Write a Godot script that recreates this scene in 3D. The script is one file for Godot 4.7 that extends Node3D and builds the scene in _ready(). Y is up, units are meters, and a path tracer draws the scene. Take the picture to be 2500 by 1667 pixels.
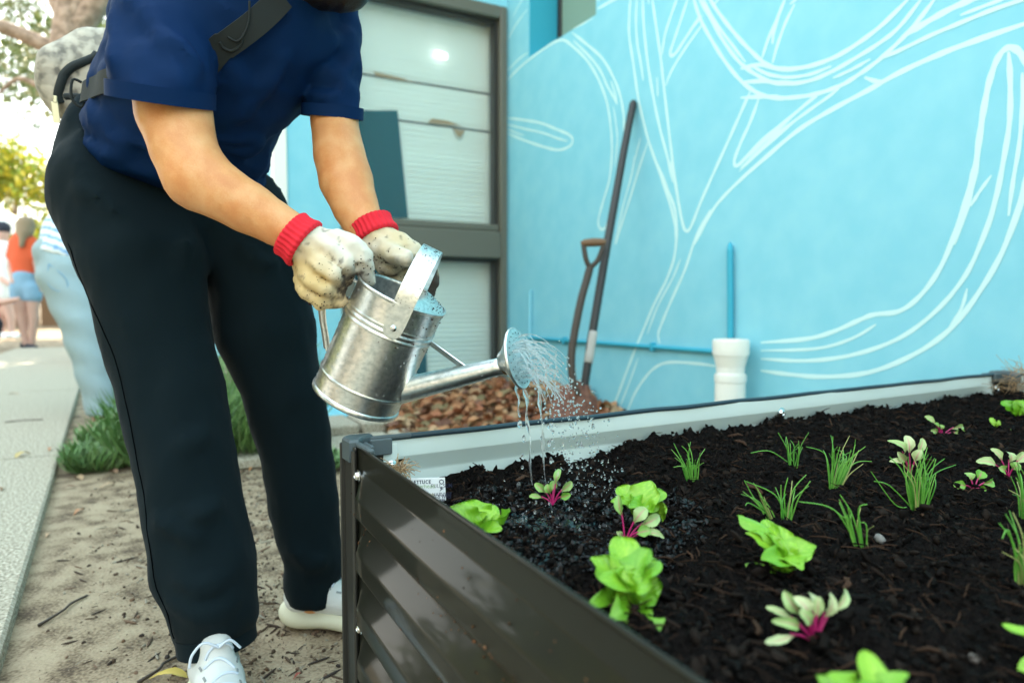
extends Node3D

var rng := RandomNumberGenerator.new()
var M := {}
var used := {}
var bump_images := {}


# ---------------------------------------------------------------- mesh tools
class MB:
	var v := PackedVector3Array()
	var uv := PackedVector2Array()
	var col := PackedColorArray()
	var idx := PackedInt32Array()
	var tint := Color.WHITE
	var rib := Color(0, 0, 0, 0)

	func add(p: Vector3, t := Vector2.ZERO) -> int:
		v.append(p)
		uv.append(t)
		col.append(tint)
		return v.size() - 1

	func face(a: int, b: int, c: int) -> void:  # counter-clockwise from the front
		idx.append(a)
		idx.append(c)
		idx.append(b)

	func face4(a: int, b: int, c: int, d: int) -> void:
		face(a, b, c)
		face(a, c, d)

	func tri(a: Vector3, b: Vector3, c: Vector3) -> void:
		var i := add(a)
		add(b)
		add(c)
		face(i, i + 1, i + 2)

	func quad(a: Vector3, b: Vector3, c: Vector3, d: Vector3) -> void:
		var i := add(a, Vector2(0, 1))
		add(b, Vector2(1, 1))
		add(c, Vector2(1, 0))
		add(d, Vector2(0, 0))
		face4(i, i + 1, i + 2, i + 3)

	func sheet(nu: int, nv: int, f: Callable) -> void:
		var base := v.size()
		for j in nv + 1:
			for i in nu + 1:
				var a := float(i) / nu
				var b := float(j) / nv
				add(f.call(a, b), Vector2(a, b))
		for j in nv:
			for i in nu:
				var k := base + j * (nu + 1) + i
				face4(k, k + 1, k + nu + 2, k + nu + 1)

	func tube(path: Array, radii: Array, sides := 8, caps := true) -> void:
		var n := path.size()
		var base := v.size()
		var nn := Vector3.ZERO
		for j in n:
			var t: Vector3 = (path[mini(j + 1, n - 1)] - path[maxi(j - 1, 0)]).normalized()
			if j == 0:
				nn = t.cross(Vector3.UP if absf(t.y) < 0.9 else Vector3.RIGHT).normalized()
			else:
				nn = (nn - t * nn.dot(t)).normalized()
			var bb := t.cross(nn)
			var rr: float = radii[mini(j, radii.size() - 1)]
			for i in sides:
				var a := TAU * i / sides
				add(path[j] + (nn * cos(a) + bb * sin(a)) * rr, Vector2(float(i) / sides, float(j) / n))
		for j in n - 1:
			for i in sides:
				var i2 := (i + 1) % sides
				face4(base + j * sides + i, base + j * sides + i2, base + (j + 1) * sides + i2, base + (j + 1) * sides + i)
		if caps:
			var a0 := add(path[0])
			var a1 := add(path[n - 1])
			for i in sides:
				var i2 := (i + 1) % sides
				face(a0, base + i2, base + i)
				face(a1, base + (n - 1) * sides + i, base + (n - 1) * sides + i2)

	func lathe(xf: Transform3D, prof: Array, sides := 48, flip := false) -> void:
		var base := v.size()
		for q in prof:
			for i in sides + 1:
				var a := TAU * i / sides
				add(xf * Vector3(q.x * cos(a), q.y, q.x * sin(a)), Vector2(float(i) / sides, q.y))
		for j in prof.size() - 1:
			if prof[j].is_equal_approx(prof[j + 1]):
				continue
			for i in sides:
				var k := base + j * (sides + 1) + i
				if flip:
					face4(k, k + 1, k + sides + 2, k + sides + 1)
				else:
					face4(k, k + sides + 1, k + sides + 2, k + 1)

	func box(xf: Transform3D, s: Vector3, bev := 0.0) -> void:
		var h := s / 2
		var b := minf(bev, minf(h.x, minf(h.y, h.z)) * 0.9)
		for ax in 3:
			for sg in [-1.0, 1.0]:
				var u := (ax + 1) % 3
				var w := (ax + 2) % 3
				var c := []
				for k in [[-1, -1], [1, -1], [1, 1], [-1, 1]]:
					var q := Vector3.ZERO
					q[ax] = sg * h[ax]
					q[u] = k[0] * (h[u] - b)
					q[w] = k[1] * (h[w] - b)
					c.append(xf * q)
				if sg > 0:
					quad(c[0], c[1], c[2], c[3])
				else:
					quad(c[3], c[2], c[1], c[0])
		if b <= 0.0:
			return
		for ax in 3:  # edges along ax
			var u := (ax + 1) % 3
			var w := (ax + 2) % 3
			for k in [[-1, -1], [1, -1], [1, 1], [-1, 1]]:
				var c := []
				for e in [-1.0, 1.0]:
					for side in 2:
						var q := Vector3.ZERO
						q[ax] = e * (h[ax] - b)
						q[u] = k[0] * (h[u] if side == 0 else h[u] - b)
						q[w] = k[1] * (h[w] - b if side == 0 else h[w])
						c.append(xf * q)
				if k[0] * k[1] > 0:
					quad(c[0], c[1], c[3], c[2])
				else:
					quad(c[1], c[0], c[2], c[3])
		for x in [-1, 1]:
			for y in [-1, 1]:
				for z in [-1, 1]:
					var a := xf * Vector3(x * h.x, y * (h.y - b), z * (h.z - b))
					var c := xf * Vector3(x * (h.x - b), y * h.y, z * (h.z - b))
					var d := xf * Vector3(x * (h.x - b), y * (h.y - b), z * h.z)
					if x * y * z > 0:
						tri(a, c, d)
					else:
						tri(a, d, c)

	func bar(lo: Vector3, hi: Vector3, bev := 0.0) -> void:
		box(Transform3D(Basis(), (lo + hi) / 2), (hi - lo).abs(), bev)

	func ribbon(path: Array, wide: Array, thick: float, out: Array) -> void:  # a strip: its half-width vectors and outward vectors per point
		var n := path.size()
		for s in [1.0, -1.0]:
			var base := v.size()
			for j in n:
				var wv: Vector3 = wide[mini(j, wide.size() - 1)]
				var ov: Vector3 = out[mini(j, out.size() - 1)]
				var off: Vector3 = ov * (thick * 0.5 * s)
				for t in 5:
					add(path[j] + wv * (t * 0.5 - 1.0) + off, Vector2(t * 0.25, float(j) / n))
			for j in n - 1:
				for i in 4:
					var k := base + j * 5 + i
					if s > 0:
						face4(k, k + 1, k + 6, k + 5)
					else:
						face4(k + 5, k + 6, k + 1, k)
		for e in [-1.0, 1.0]:
			var base := v.size()
			for j in n:
				var wv: Vector3 = wide[mini(j, wide.size() - 1)]
				var ov: Vector3 = out[mini(j, out.size() - 1)]
				for s in [1.0, -1.0]:
					add(path[j] + wv * e + ov * (thick * 0.5 * s))
			for j in n - 1:
				var k := base + j * 2
				if e > 0:
					face4(k, k + 1, k + 3, k + 2)
				else:
					face4(k + 2, k + 3, k + 1, k)

	func ball(c: Vector3, r: Vector3, n := 8, basis := Basis()) -> void:
		var base := v.size()
		for j in n / 2 + 1:
			var th := PI * j / (n / 2)
			for i in n:
				var a := TAU * i / n
				add(c + basis * Vector3(r.x * sin(th) * cos(a), r.y * cos(th), r.z * sin(th) * sin(a)))
		for j in n / 2:
			for i in n:
				var i2 := (i + 1) % n
				face4(base + j * n + i, base + j * n + i2, base + (j + 1) * n + i2, base + (j + 1) * n + i)

	# a leaf from b to t; face is roughly the way its upper side looks
	func leaf(b: Vector3, t: Vector3, width: float, up: Vector3, bend: float, cup: float, ruffle := 0.0, sd := 0.0, peak := 0.5, nu := 9, nw := 6) -> void:
		var ax := t - b
		var l := ax.length()
		var d := ax / l
		var side := d.cross(up).normalized()
		var nn := side.cross(d).normalized()
		var base := v.size()
		var was := tint
		for j in nu + 1:
			var q := 1.0 - pow(1.0 - float(j) / nu, 1.5)
			var w := width * 0.5 * (lerpf(0.16, 1.0, smoothstep(0.0, peak, q)) if q < peak else sqrt(maxf(1.0 - pow((q - peak) / (1.0 - peak), 2.2), 0.0)))
			if j == nu:
				w = width * 0.03
			var c := b + ax * q + nn * (bend * l * 4.0 * q * (1.0 - q)) - nn * (bend * l * 1.2 * q * q * q)
			for i in nw + 1:
				var u := 2.0 * i / nw - 1.0
				var edge := absf(u) ** 2
				var p := c + side * (w * u * (1.0 - 0.1 * absf(cup))) + nn * (cup * w * edge + ruffle * width * edge * sin(q * 19.0 + u * 3.0 + sd) + 0.016 * width * sin((q - absf(u) * 0.45) * 34.0 + sd) * minf(1.0, absf(u) * 3.0) - 0.02 * width * (1.0 - smoothstep(0.0, 0.15, absf(u))) * (1.0 - q)) + d * (ruffle * width * 0.3 * edge * cos(q * 23.0 + sd))
				tint = was.lerp(Color(was.r * 1.5 + 0.06, was.g * 1.2 + 0.08, was.b * 1.5 + 0.02), (1.0 - smoothstep(0.02, 0.16, absf(u))) * (1.0 - q) * 0.8)
				if rib.a > 0.0:
					tint = tint.lerp(Color(rib.r, rib.g, rib.b), rib.a * (1.0 - smoothstep(0.05, 0.22, absf(u) + 0.08 * absf(sin(q * 22.0)))) * (1.0 - 0.7 * q))
				if nu > 14:
					var vein := pow(absf(sin((q - absf(u) * 0.42) * 19.0)), 14.0) * (1.0 - 0.6 * absf(u))
					tint = tint.lerp(Color(was.r * 1.5 + 0.06, was.g * 1.25 + 0.05, was.b * 1.6 + 0.02), 0.55 * vein)
					tint = tint.lerp(Color(was.r * 0.7, was.g * 0.82, was.b * 0.6), 0.5 * (1.0 - vein) * (0.5 + 0.5 * sin(u * 5.0 + q * 9.0 + sd)))
				add(p, Vector2(u, q))
		tint = was
		for j in nu:
			for i in nw:
				var k := base + j * (nw + 1) + i
				face4(k, k + 1, k + nw + 2, k + nw + 1)

	func mesh() -> ArrayMesh:
		var nr := PackedVector3Array()
		nr.resize(v.size())
		for i in range(0, idx.size(), 3):
			var a := idx[i]
			var b := idx[i + 1]
			var c := idx[i + 2]
			var f := (v[c] - v[a]).cross(v[b] - v[a])
			nr[a] += f
			nr[b] += f
			nr[c] += f
		for i in nr.size():
			nr[i] = nr[i].normalized() if nr[i].length_squared() > 1e-24 else Vector3.UP
		var arr := []
		arr.resize(Mesh.ARRAY_MAX)
		arr[Mesh.ARRAY_VERTEX] = v
		arr[Mesh.ARRAY_NORMAL] = nr
		arr[Mesh.ARRAY_TEX_UV] = uv
		arr[Mesh.ARRAY_COLOR] = col
		arr[Mesh.ARRAY_INDEX] = idx
		var m := ArrayMesh.new()
		m.add_surface_from_arrays(Mesh.PRIMITIVE_TRIANGLES, arr)
		return m


# a soft body: tapered capsules joined by a smooth minimum, meshed by surface nets
class Soft:
	var bones := []
	var k := 0.03
	var trims := []
	var dent: Callable
	var paint: Callable

	func limb(pts: Array, radii: Array, axis := Vector3.ZERO, squash := 1.0) -> void:
		for i in pts.size() - 1:
			bones.append([pts[i], pts[i + 1], radii[i], radii[i + 1], axis, 1.0 / squash - 1.0, k if i == 0 else k * 0.2])
		if pts.size() == 1:
			bones.append([pts[0], pts[0] + Vector3(0, 0.0005, 0), radii[0], radii[0], axis, 1.0 / squash - 1.0, k])

	func at(p: Vector3) -> float:
		var r := 1e9
		for b in bones:
			var q: Vector3 = p - b[0]
			var ab: Vector3 = b[1] - b[0]
			var t := clampf(q.dot(ab) / ab.length_squared(), 0, 1)
			var o := q - ab * t
			o += b[4] * (o.dot(b[4]) * b[5])
			var s: float = o.length() - lerpf(b[2], b[3], t)
			if r > 1e8:
				r = s
			else:
				var bk: float = b[6]
				var h := clampf(0.5 + 0.5 * (r - s) / bk, 0, 1)
				r = lerpf(r, s, h) - bk * h * (1 - h)
		return r

	func normal(p: Vector3) -> Vector3:
		var e := 0.004
		return Vector3(at(p + Vector3(e, 0, 0)) - at(p - Vector3(e, 0, 0)), at(p + Vector3(0, e, 0)) - at(p - Vector3(0, e, 0)), at(p + Vector3(0, 0, e)) - at(p - Vector3(0, 0, e))).normalized()

	func onto(p: Vector3, lift := 0.0) -> Vector3:
		for i in 7:
			p -= normal(p) * (at(p) - lift) * 0.9
		return p

	func mesh(cell: float) -> MB:
		var lo := Vector3.ONE * 1e9
		var hi := -lo
		for b in bones:
			var rr: float = maxf(b[2], b[3]) * maxf(1.0, 1.0 / (1.0 + b[5])) + cell * 3 + 0.006
			for q in [b[0], b[1]]:
				lo = lo.min(q - Vector3.ONE * rr)
				hi = hi.max(q + Vector3.ONE * rr)
		var n := Vector3i(((hi - lo) / cell).ceil()) + Vector3i.ONE
		var d := PackedFloat32Array()
		d.resize(n.x * n.y * n.z)
		d.fill(1e9)
		var sy := n.x
		var sz := n.x * n.y
		for b in bones:
			var a: Vector3 = b[0]
			var ab: Vector3 = b[1] - b[0]
			var il := 1.0 / ab.length_squared()
			var r0: float = b[2]
			var r1: float = b[3]
			var ax: Vector3 = b[4]
			var sq: float = b[5]
			var bk: float = b[6]
			var rr := maxf(r0, r1) * maxf(1.0, 1.0 / (1.0 + sq)) + bk + cell * 3
			var l3 := Vector3i(((a.min(b[1]) - Vector3.ONE * rr - lo) / cell).floor()).clamp(Vector3i.ZERO, n - Vector3i.ONE)
			var h3 := Vector3i(((a.max(b[1]) + Vector3.ONE * rr - lo) / cell).ceil()).clamp(Vector3i.ZERO, n - Vector3i.ONE)
			for z in range(l3.z, h3.z + 1):
				for y in range(l3.y, h3.y + 1):
					var q := lo + Vector3(l3.x, y, z) * cell - a
					var c := z * sz + y * sy + l3.x
					for x in range(l3.x, h3.x + 1):
						var t := clampf(q.dot(ab) * il, 0.0, 1.0)
						var o := q - ab * t
						if sq != 0.0:
							o += ax * (o.dot(ax) * sq)
						var s := o.length() - r0 - (r1 - r0) * t
						var w := d[c]
						if w - s > bk:
							d[c] = s
						elif s - w < bk:
							var g := 0.5 + 0.5 * (w - s) / bk
							d[c] = w + (s - w) * g - bk * g * (1.0 - g)
						q.x += cell
						c += 1
		var shaped := dent.is_valid()
		if shaped or trims.size():
			var c := 0
			for z in n.z:
				for y in n.y:
					for x in n.x:
						var w := d[c]
						if w < cell * 4.5:
							var p := lo + Vector3(x, y, z) * cell
							if shaped and w > -cell * 3.5:
								w += dent.call(p)
							for t in trims:  # [plane, centre, reach]
								if p.distance_squared_to(t[1]) < t[2] * t[2]:
									w = maxf(w, (t[0] as Plane).distance_to(p))
							d[c] = w
						c += 1
		var mb := MB.new()
		var of := {}
		var lim := cell * 2.8
		for z in n.z - 1:
			for y in n.y - 1:
				var c := z * sz + y * sy
				for x in n.x - 1:
					var w0 := d[c]
					if absf(w0) < lim:
						var acc := Vector3.ZERO
						var cnt := 0
						var w1 := d[c + 1]
						var w2 := d[c + sy]
						var w3 := d[c + sy + 1]
						var w4 := d[c + sz]
						var w5 := d[c + sz + 1]
						var w6 := d[c + sz + sy]
						var w7 := d[c + sz + sy + 1]
						var ng := int(w0 < 0) + int(w1 < 0) + int(w2 < 0) + int(w3 < 0) + int(w4 < 0) + int(w5 < 0) + int(w6 < 0) + int(w7 < 0)
						if ng > 0 and ng < 8:
							if (w0 < 0) != (w1 < 0):
								acc += Vector3(w0 / (w0 - w1), 0, 0)
								cnt += 1
							if (w2 < 0) != (w3 < 0):
								acc += Vector3(w2 / (w2 - w3), 1, 0)
								cnt += 1
							if (w4 < 0) != (w5 < 0):
								acc += Vector3(w4 / (w4 - w5), 0, 1)
								cnt += 1
							if (w6 < 0) != (w7 < 0):
								acc += Vector3(w6 / (w6 - w7), 1, 1)
								cnt += 1
							if (w0 < 0) != (w2 < 0):
								acc += Vector3(0, w0 / (w0 - w2), 0)
								cnt += 1
							if (w1 < 0) != (w3 < 0):
								acc += Vector3(1, w1 / (w1 - w3), 0)
								cnt += 1
							if (w4 < 0) != (w6 < 0):
								acc += Vector3(0, w4 / (w4 - w6), 1)
								cnt += 1
							if (w5 < 0) != (w7 < 0):
								acc += Vector3(1, w5 / (w5 - w7), 1)
								cnt += 1
							if (w0 < 0) != (w4 < 0):
								acc += Vector3(0, 0, w0 / (w0 - w4))
								cnt += 1
							if (w1 < 0) != (w5 < 0):
								acc += Vector3(1, 0, w1 / (w1 - w5))
								cnt += 1
							if (w2 < 0) != (w6 < 0):
								acc += Vector3(0, 1, w2 / (w2 - w6))
								cnt += 1
							if (w3 < 0) != (w7 < 0):
								acc += Vector3(1, 1, w3 / (w3 - w7))
								cnt += 1
							var p := lo + (Vector3(x, y, z) + acc / cnt) * cell
							if paint.is_valid():
								mb.tint = paint.call(p)
							of[c] = mb.add(p)
					c += 1
		for c in of:
			var w0 := d[c]
			var ins := w0 < 0
			for e in 3:
				var s: int = [1, sy, sz][e]
				if (d[c + s] < 0) == ins:
					continue
				var s1: int = [sy, sz, 1][e]
				var s2: int = [sz, 1, sy][e]
				if not (of.has(c - s1) and of.has(c - s2) and of.has(c - s1 - s2)):
					continue
				if ins:
					mb.face4(of[c], of[c - s1], of[c - s1 - s2], of[c - s2])
				else:
					mb.face4(of[c], of[c - s2], of[c - s1 - s2], of[c - s1])
		return mb


# ---------------------------------------------------------------- scene tools
func numbered(called: String) -> String:
	used[called] = used.get(called, -1) + 1
	return called if used[called] == 0 else "%s_%03d" % [called, used[called]]


func tag(o: Node3D, label: String, category: String, group := "", kind := "") -> Node3D:
	if label:
		o.set_meta("label", label)
	if category:
		o.set_meta("category", category)
	if group:
		o.set_meta("group", group)
	if kind:
		o.set_meta("kind", kind)
	return o


func thing(called: String, label: String, category: String, where := Vector3.ZERO, group := "") -> Node3D:
	var o := Node3D.new()
	o.name = numbered(called)
	o.position = where
	add_child(o, true)
	tag(o, label, category, group)
	return o


# the mesh is given in the scene's own coordinates; the part sits at its thing's base
func part(mb: MB, called: String, m: Material, parent: Node3D, kind := "") -> MeshInstance3D:
	var o := MeshInstance3D.new()
	o.mesh = mb.mesh()
	o.material_override = m
	if parent == self:
		o.name = numbered(called)
		add_child(o, true)
	else:
		var n := 0
		for c in parent.get_children():
			if c.name == called or (str(c.name).begins_with(called + "_") and str(c.name).length() == called.length() + 4):
				n += 1
		o.name = called if n == 0 else "%s_%03d" % [called, n]
		parent.add_child(o, true)
		if parent.get_parent() == self:
			o.position = -parent.position
	if kind:
		o.set_meta("kind", kind)
	return o


func structure(mb: MB, called: String, label: String, m: Material) -> MeshInstance3D:
	var o := part(mb, called, m, self, "structure")
	o.set_meta("label", label)
	return o


func swarm(called: String, mesh: Mesh, m: Material, places: Array, tints: Array, parent: Node3D) -> MultiMeshInstance3D:
	var mm := MultiMesh.new()
	mm.transform_format = MultiMesh.TRANSFORM_3D
	mm.use_colors = true
	mm.mesh = mesh
	mm.instance_count = places.size()
	for i in places.size():
		mm.set_instance_transform(i, places[i])
		mm.set_instance_color(i, tints[i % tints.size()])
	var o := MultiMeshInstance3D.new()
	o.name = called if parent != self else numbered(called)
	o.multimesh = mm
	o.material_override = m
	o.set_meta("kind", "stuff")
	parent.add_child(o, true)
	if parent != self and parent.get_parent() == self:
		o.position = -parent.position
	return o


func noise_of(sd: int, freq: float, oct := 3, kind := FastNoiseLite.TYPE_SIMPLEX_SMOOTH) -> FastNoiseLite:
	var n := FastNoiseLite.new()
	n.noise_type = kind
	n.seed = sd
	n.frequency = freq
	n.fractal_octaves = oct
	return n


func grain(sd: int, freq: float, oct := 4, size := 256, kind := FastNoiseLite.TYPE_SIMPLEX_SMOOTH) -> Image:
	var key := [sd, freq, oct, size, kind]
	if not bump_images.has(key):
		bump_images[key] = noise_of(sd, freq, oct, kind).get_seamless_image(size, size)
	return bump_images[key]


func mk(c: Color, rough: float, metal := 0.0) -> StandardMaterial3D:
	var m := StandardMaterial3D.new()
	m.albedo_color = c.linear_to_srgb()
	m.roughness = rough
	m.metallic = metal
	return m


func relief(m: StandardMaterial3D, im: Image, cm: float, per_metre: float) -> StandardMaterial3D:
	m.heightmap_enabled = true
	m.heightmap_texture = ImageTexture.create_from_image(im)
	m.heightmap_scale = cm
	m.uv1_triplanar = true
	m.uv1_world_triplanar = true
	m.uv1_scale = Vector3.ONE * per_metre
	return m


func blended(a: Image, b: Image, share: float) -> Image:
	var w := a.get_width()
	var out := Image.create(w, w, false, Image.FORMAT_L8)
	for y in w:
		for x in w:
			var t := lerpf(a.get_pixel(x, y).r, b.get_pixel(x, y).r, share)
			out.set_pixel(x, y, Color(t, t, t))
	return out


func mottle(m: StandardMaterial3D, im: Image, stops: Array) -> StandardMaterial3D:  # stops: [share, linear colour] over the grain's lightness
	var w := im.get_width()
	var out := Image.create(w, w, false, Image.FORMAT_RGB8)
	for y in w:
		for x in w:
			var t := im.get_pixel(x, y).r
			var c: Color = stops[0][1]
			for i in stops.size() - 1:
				if t >= stops[i][0]:
					c = (stops[i][1] as Color).lerp(stops[i + 1][1], clampf((t - stops[i][0]) / (stops[i + 1][0] - stops[i][0]), 0, 1))
			out.set_pixel(x, y, c.linear_to_srgb())
	m.albedo_color = Color.WHITE
	m.albedo_texture = ImageTexture.create_from_image(out)
	return m


func tinted(m: StandardMaterial3D, back := Color.BLACK) -> StandardMaterial3D:
	m.vertex_color_use_as_albedo = true
	m.albedo_color = Color.WHITE
	if back != Color.BLACK:
		m.backlight_enabled = true
		m.backlight = back
	return m


func spline(pts: Array, each := 6) -> Array:
	var out := []
	for i in pts.size() - 1:
		var a = pts[maxi(i - 1, 0)]
		var b = pts[i]
		var c = pts[i + 1]
		var d = pts[mini(i + 2, pts.size() - 1)]
		for j in each:
			out.append(b.cubic_interpolate(c, a, d, float(j) / each))
	out.append(pts[-1])
	return out


func facing(y: Vector3, x := Vector3.RIGHT) -> Basis:  # a basis whose y axis is given
	y = y.normalized()
	var z := x.cross(y)
	if z.length() < 0.01:
		z = Vector3.FORWARD.cross(y)
	z = z.normalized()
	return Basis(y.cross(z), y, z)


# ---------------------------------------------------------------- the scene
func _ready() -> void:
	rng.seed = 7
	var cam := Camera3D.new()
	cam.name = "camera"
	cam.fov = 53.9
	cam.far = 400.0
	cam.near = 0.02
	cam.position = Vector3(0, 0.62, 0)
	cam.rotation = Vector3(-0.0576, deg_to_rad(-28.0), 0)
	var lens := CameraAttributesPhysical.new()
	lens.frustum_focal_length = 24.0
	lens.frustum_focus_distance = 0.92
	lens.exposure_aperture = 3.8
	cam.attributes = lens
	add_child(cam)
	var env := Environment.new()
	env.background_mode = Environment.BG_SKY
	var sm := ProceduralSkyMaterial.new()
	sm.sky_top_color = Color(0.70, 0.77, 0.80)
	sm.sky_horizon_color = Color(0.98, 0.97, 0.93)
	sm.sky_curve = 0.2
	sm.ground_horizon_color = Color(0.6, 0.58, 0.52)
	sm.ground_bottom_color = Color(0.3, 0.28, 0.24)
	sm.sun_angle_max = 12.0
	sm.sky_energy_multiplier = 1.0
	env.sky = Sky.new()
	env.sky.sky_material = sm
	env.tonemap_mode = Environment.TONE_MAPPER_LINEAR
	env.tonemap_exposure = 5.5
	env.sdfgi_enabled = true
	env.ssao_enabled = true
	env.ssil_enabled = true
	var we := WorldEnvironment.new()
	we.name = "world_environment"
	we.environment = env
	add_child(we)
	var sun := DirectionalLight3D.new()
	sun.name = "sun"
	sun.light_color = Color(1.0, 0.93, 0.82)
	sun.light_energy = 1.3
	sun.light_angular_distance = 0.5
	sun.shadow_enabled = true
	add_child(sun)
	sun.look_at_from_position(Vector3.ZERO, -Vector3(0.335, 0.72, -0.92))

	make_materials()
	build_ground()
	build_window_wall()
	build_mural_wall()
	build_background()
	build_garden_edge()
	build_tools()
	build_bed()
	build_plants()
	build_person()
	build_can()
	build_water()


func make_materials() -> void:
	var fine := grain(3, 0.09, 3)
	var coarse := grain(5, 0.02, 5)
	M.wall = relief(mk(Color(0.13, 0.55, 0.70), 0.75), grain(8, 0.3, 2, 512), 0.025, 3.0)
	mottle(M.wall, grain(11, 0.008, 4, 512), [[0.2, Color(0.215, 0.565, 0.68)], [0.6, Color(0.235, 0.585, 0.695)], [1.0, Color(0.255, 0.605, 0.70)]])
	M.wall.uv1_scale = Vector3.ONE * 1.4
	M.teal = mk(Color(0.03, 0.36, 0.50), 0.6)
	M.line = mk(Color(0.56, 0.80, 0.80), 0.7)
	M.frame = mk(Color(0.115, 0.115, 0.09), 0.45)
	M.dark_frame = mk(Color(0.02, 0.02, 0.018), 0.5)
	M.blind = mk(Color(0.66, 0.76, 0.71), 0.7)
	M.curtain = mk(Color(0.001, 0.075, 0.095), 0.95)
	M.curtain.metallic_specular = 0.05
	M.brown = mk(Color(0.27, 0.21, 0.12), 0.9)
	M.glass = mk(Color(0.9, 0.97, 1.0), 0.03)
	M.glass.transparency = BaseMaterial3D.TRANSPARENCY_ALPHA
	M.glass.albedo_color.a = 0.04
	M.glass.metallic_specular = 0.22
	M.panel_green = mk(Color(0.22, 0.33, 0.26), 0.6)
	M.dirt = relief(mk(Color.WHITE, 0.95), grain(22, 0.2, 4, 1024), 0.3, 0.7)
	mottle(M.dirt, blended(grain(21, 0.012, 4, 1024), grain(24, 0.16, 4, 1024), 0.42), [[0.25, Color(0.085, 0.056, 0.034)], [0.39, Color(0.20, 0.142, 0.088)], [0.5, Color(0.31, 0.232, 0.15)], [0.75, Color(0.41, 0.32, 0.215)]])
	M.concrete = relief(mk(Color.WHITE, 0.85), grain(23, 0.11, 4, 512), 0.2, 1.7)
	mottle(M.concrete, grain(23, 0.11, 4, 512), [[0.25, Color(0.17, 0.145, 0.105)], [0.42, Color(0.36, 0.315, 0.24)], [0.6, Color(0.42, 0.37, 0.285)], [0.75, Color(0.66, 0.60, 0.48)]])
	M.sheet = relief(mk(Color(0.016, 0.0165, 0.012), 0.33), coarse, 0.010, 2.0)
	M.sheet.clearcoat_enabled = true
	M.sheet.metallic_specular = 0.16
	M.sheet.clearcoat = 0.28
	M.sheet.clearcoat_roughness = 0.06
	M.sheet_inside = mk(Color(0.66, 0.76, 0.73), 0.38)
	M.trim = mk(Color(0.02, 0.04, 0.055), 0.35)
	M.cap = relief(mk(Color(0.07, 0.095, 0.105), 0.45), fine, 0.01, 20.0)
	M.post = mk(Color(0.03, 0.03, 0.026), 0.35)
	M.zinc = mk(Color(0.78, 0.80, 0.80), 0.22, 1.0)
	M.galv = mk(Color(0.80, 0.83, 0.83), 0.35, 1.0)
	relief(M.galv, grain(31, 0.03, 4), 0.014, 9.0)
	mottle(M.galv, grain(32, 0.05, 4), [[0.25, Color(0.56, 0.60, 0.60)], [0.5, Color(0.72, 0.75, 0.75)], [0.75, Color(0.84, 0.86, 0.85)]])
	M.soil = relief(mk(Color.WHITE, 0.85), grain(41, 0.05, 6, 512), 1.0, 5.0)
	mottle(M.soil, grain(41, 0.05, 6, 512), [[0.2, Color(0.003, 0.0025, 0.0025)], [0.55, Color(0.007, 0.0055, 0.005)], [0.9, Color(0.016, 0.012, 0.010)]])
	M.soil.metallic_specular = 0.14
	M.crumb = tinted(mk(Color.WHITE, 0.75))
	M.crumb.metallic_specular = 0.16
	M.wet = tinted(mk(Color.WHITE, 0.3))
	M.wet.metallic_specular = 0.35
	M.water = mk(Color(0.97, 0.99, 1.0), 0.0)
	M.water.refraction_enabled = true
	M.water.refraction_scale = 0.033
	M.water.albedo_color.a = 0.08
	M.puddle = mk(Color(0.004, 0.005, 0.006), 0.13)
	M.puddle.metallic_specular = 0.4
	M.leaf = tinted(mk(Color.WHITE, 0.42), Color(0.16, 0.20, 0.02))
	M.stem = tinted(mk(Color.WHITE, 0.4), Color(0.12, 0.12, 0.05))
	M.litter = tinted(mk(Color.WHITE, 0.8), Color(0.1, 0.06, 0.02))
	M.white_plastic = mk(Color(0.80, 0.80, 0.73), 0.35)
	M.tag = mk(Color(0.86, 0.87, 0.86), 0.4)
	M.print_dark = mk(Color(0.02, 0.025, 0.06), 0.5)
	M.print_green = mk(Color(0.30, 0.45, 0.20), 0.5)
	M.print_leaf = mk(Color(0.25, 0.62, 0.08), 0.5)
	M.print_pale = mk(Color(0.72, 0.66, 0.50), 0.5)
	M.skin = relief(mk(Color(0.54, 0.25, 0.105), 0.5), grain(51, 0.2, 3), 0.02, 5.0)
	M.skin.subsurf_scatter_enabled = true
	M.skin.subsurf_scatter_strength = 0.08
	mottle(M.skin, blended(grain(52, 0.018, 4), grain(50, 0.3, 2), 0.25), [[0.28, Color(0.62, 0.245, 0.085)], [0.5, Color(0.69, 0.315, 0.118)], [0.72, Color(0.73, 0.385, 0.175)]])
	M.shirt = relief(mk(Color(0.0010, 0.0185, 0.075), 0.75), grain(53, 0.2, 2), 0.02, 14.0)
	M.shirt.rim_enabled = true
	M.shirt.rim = 0.12
	M.shirt.rim_tint = 1.0
	M.shirt.metallic_specular = 0.25
	M.trousers = relief(mk(Color(0.0042, 0.0105, 0.0142), 0.85), grain(54, 0.2, 2), 0.025, 14.0)
	M.trousers.rim_enabled = true
	M.trousers.rim = 0.16
	M.trousers.rim_tint = 0.35
	M.trousers.metallic_specular = 0.2
	M.seam = mk(Color(0.001, 0.002, 0.003), 1.0)
	M.seam.metallic_specular = 0.05
	M.strap = relief(mk(Color(0.010, 0.016, 0.017), 0.8), grain(55, 0.25, 2), 0.03, 20.0)
	M.bag = relief(mk(Color.WHITE, 0.85), grain(57, 0.02, 3), 0.1, 6.0)
	mottle(M.bag, grain(57, 0.02, 3), [[0.28, Color(0.15, 0.14, 0.12)], [0.45, Color(0.36, 0.33, 0.27)], [0.65, Color(0.50, 0.46, 0.38)]])
	M.hair = relief(mk(Color(0.006, 0.005, 0.005), 0.4), grain(58, 0.15, 3), 0.1, 10.0)
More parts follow.
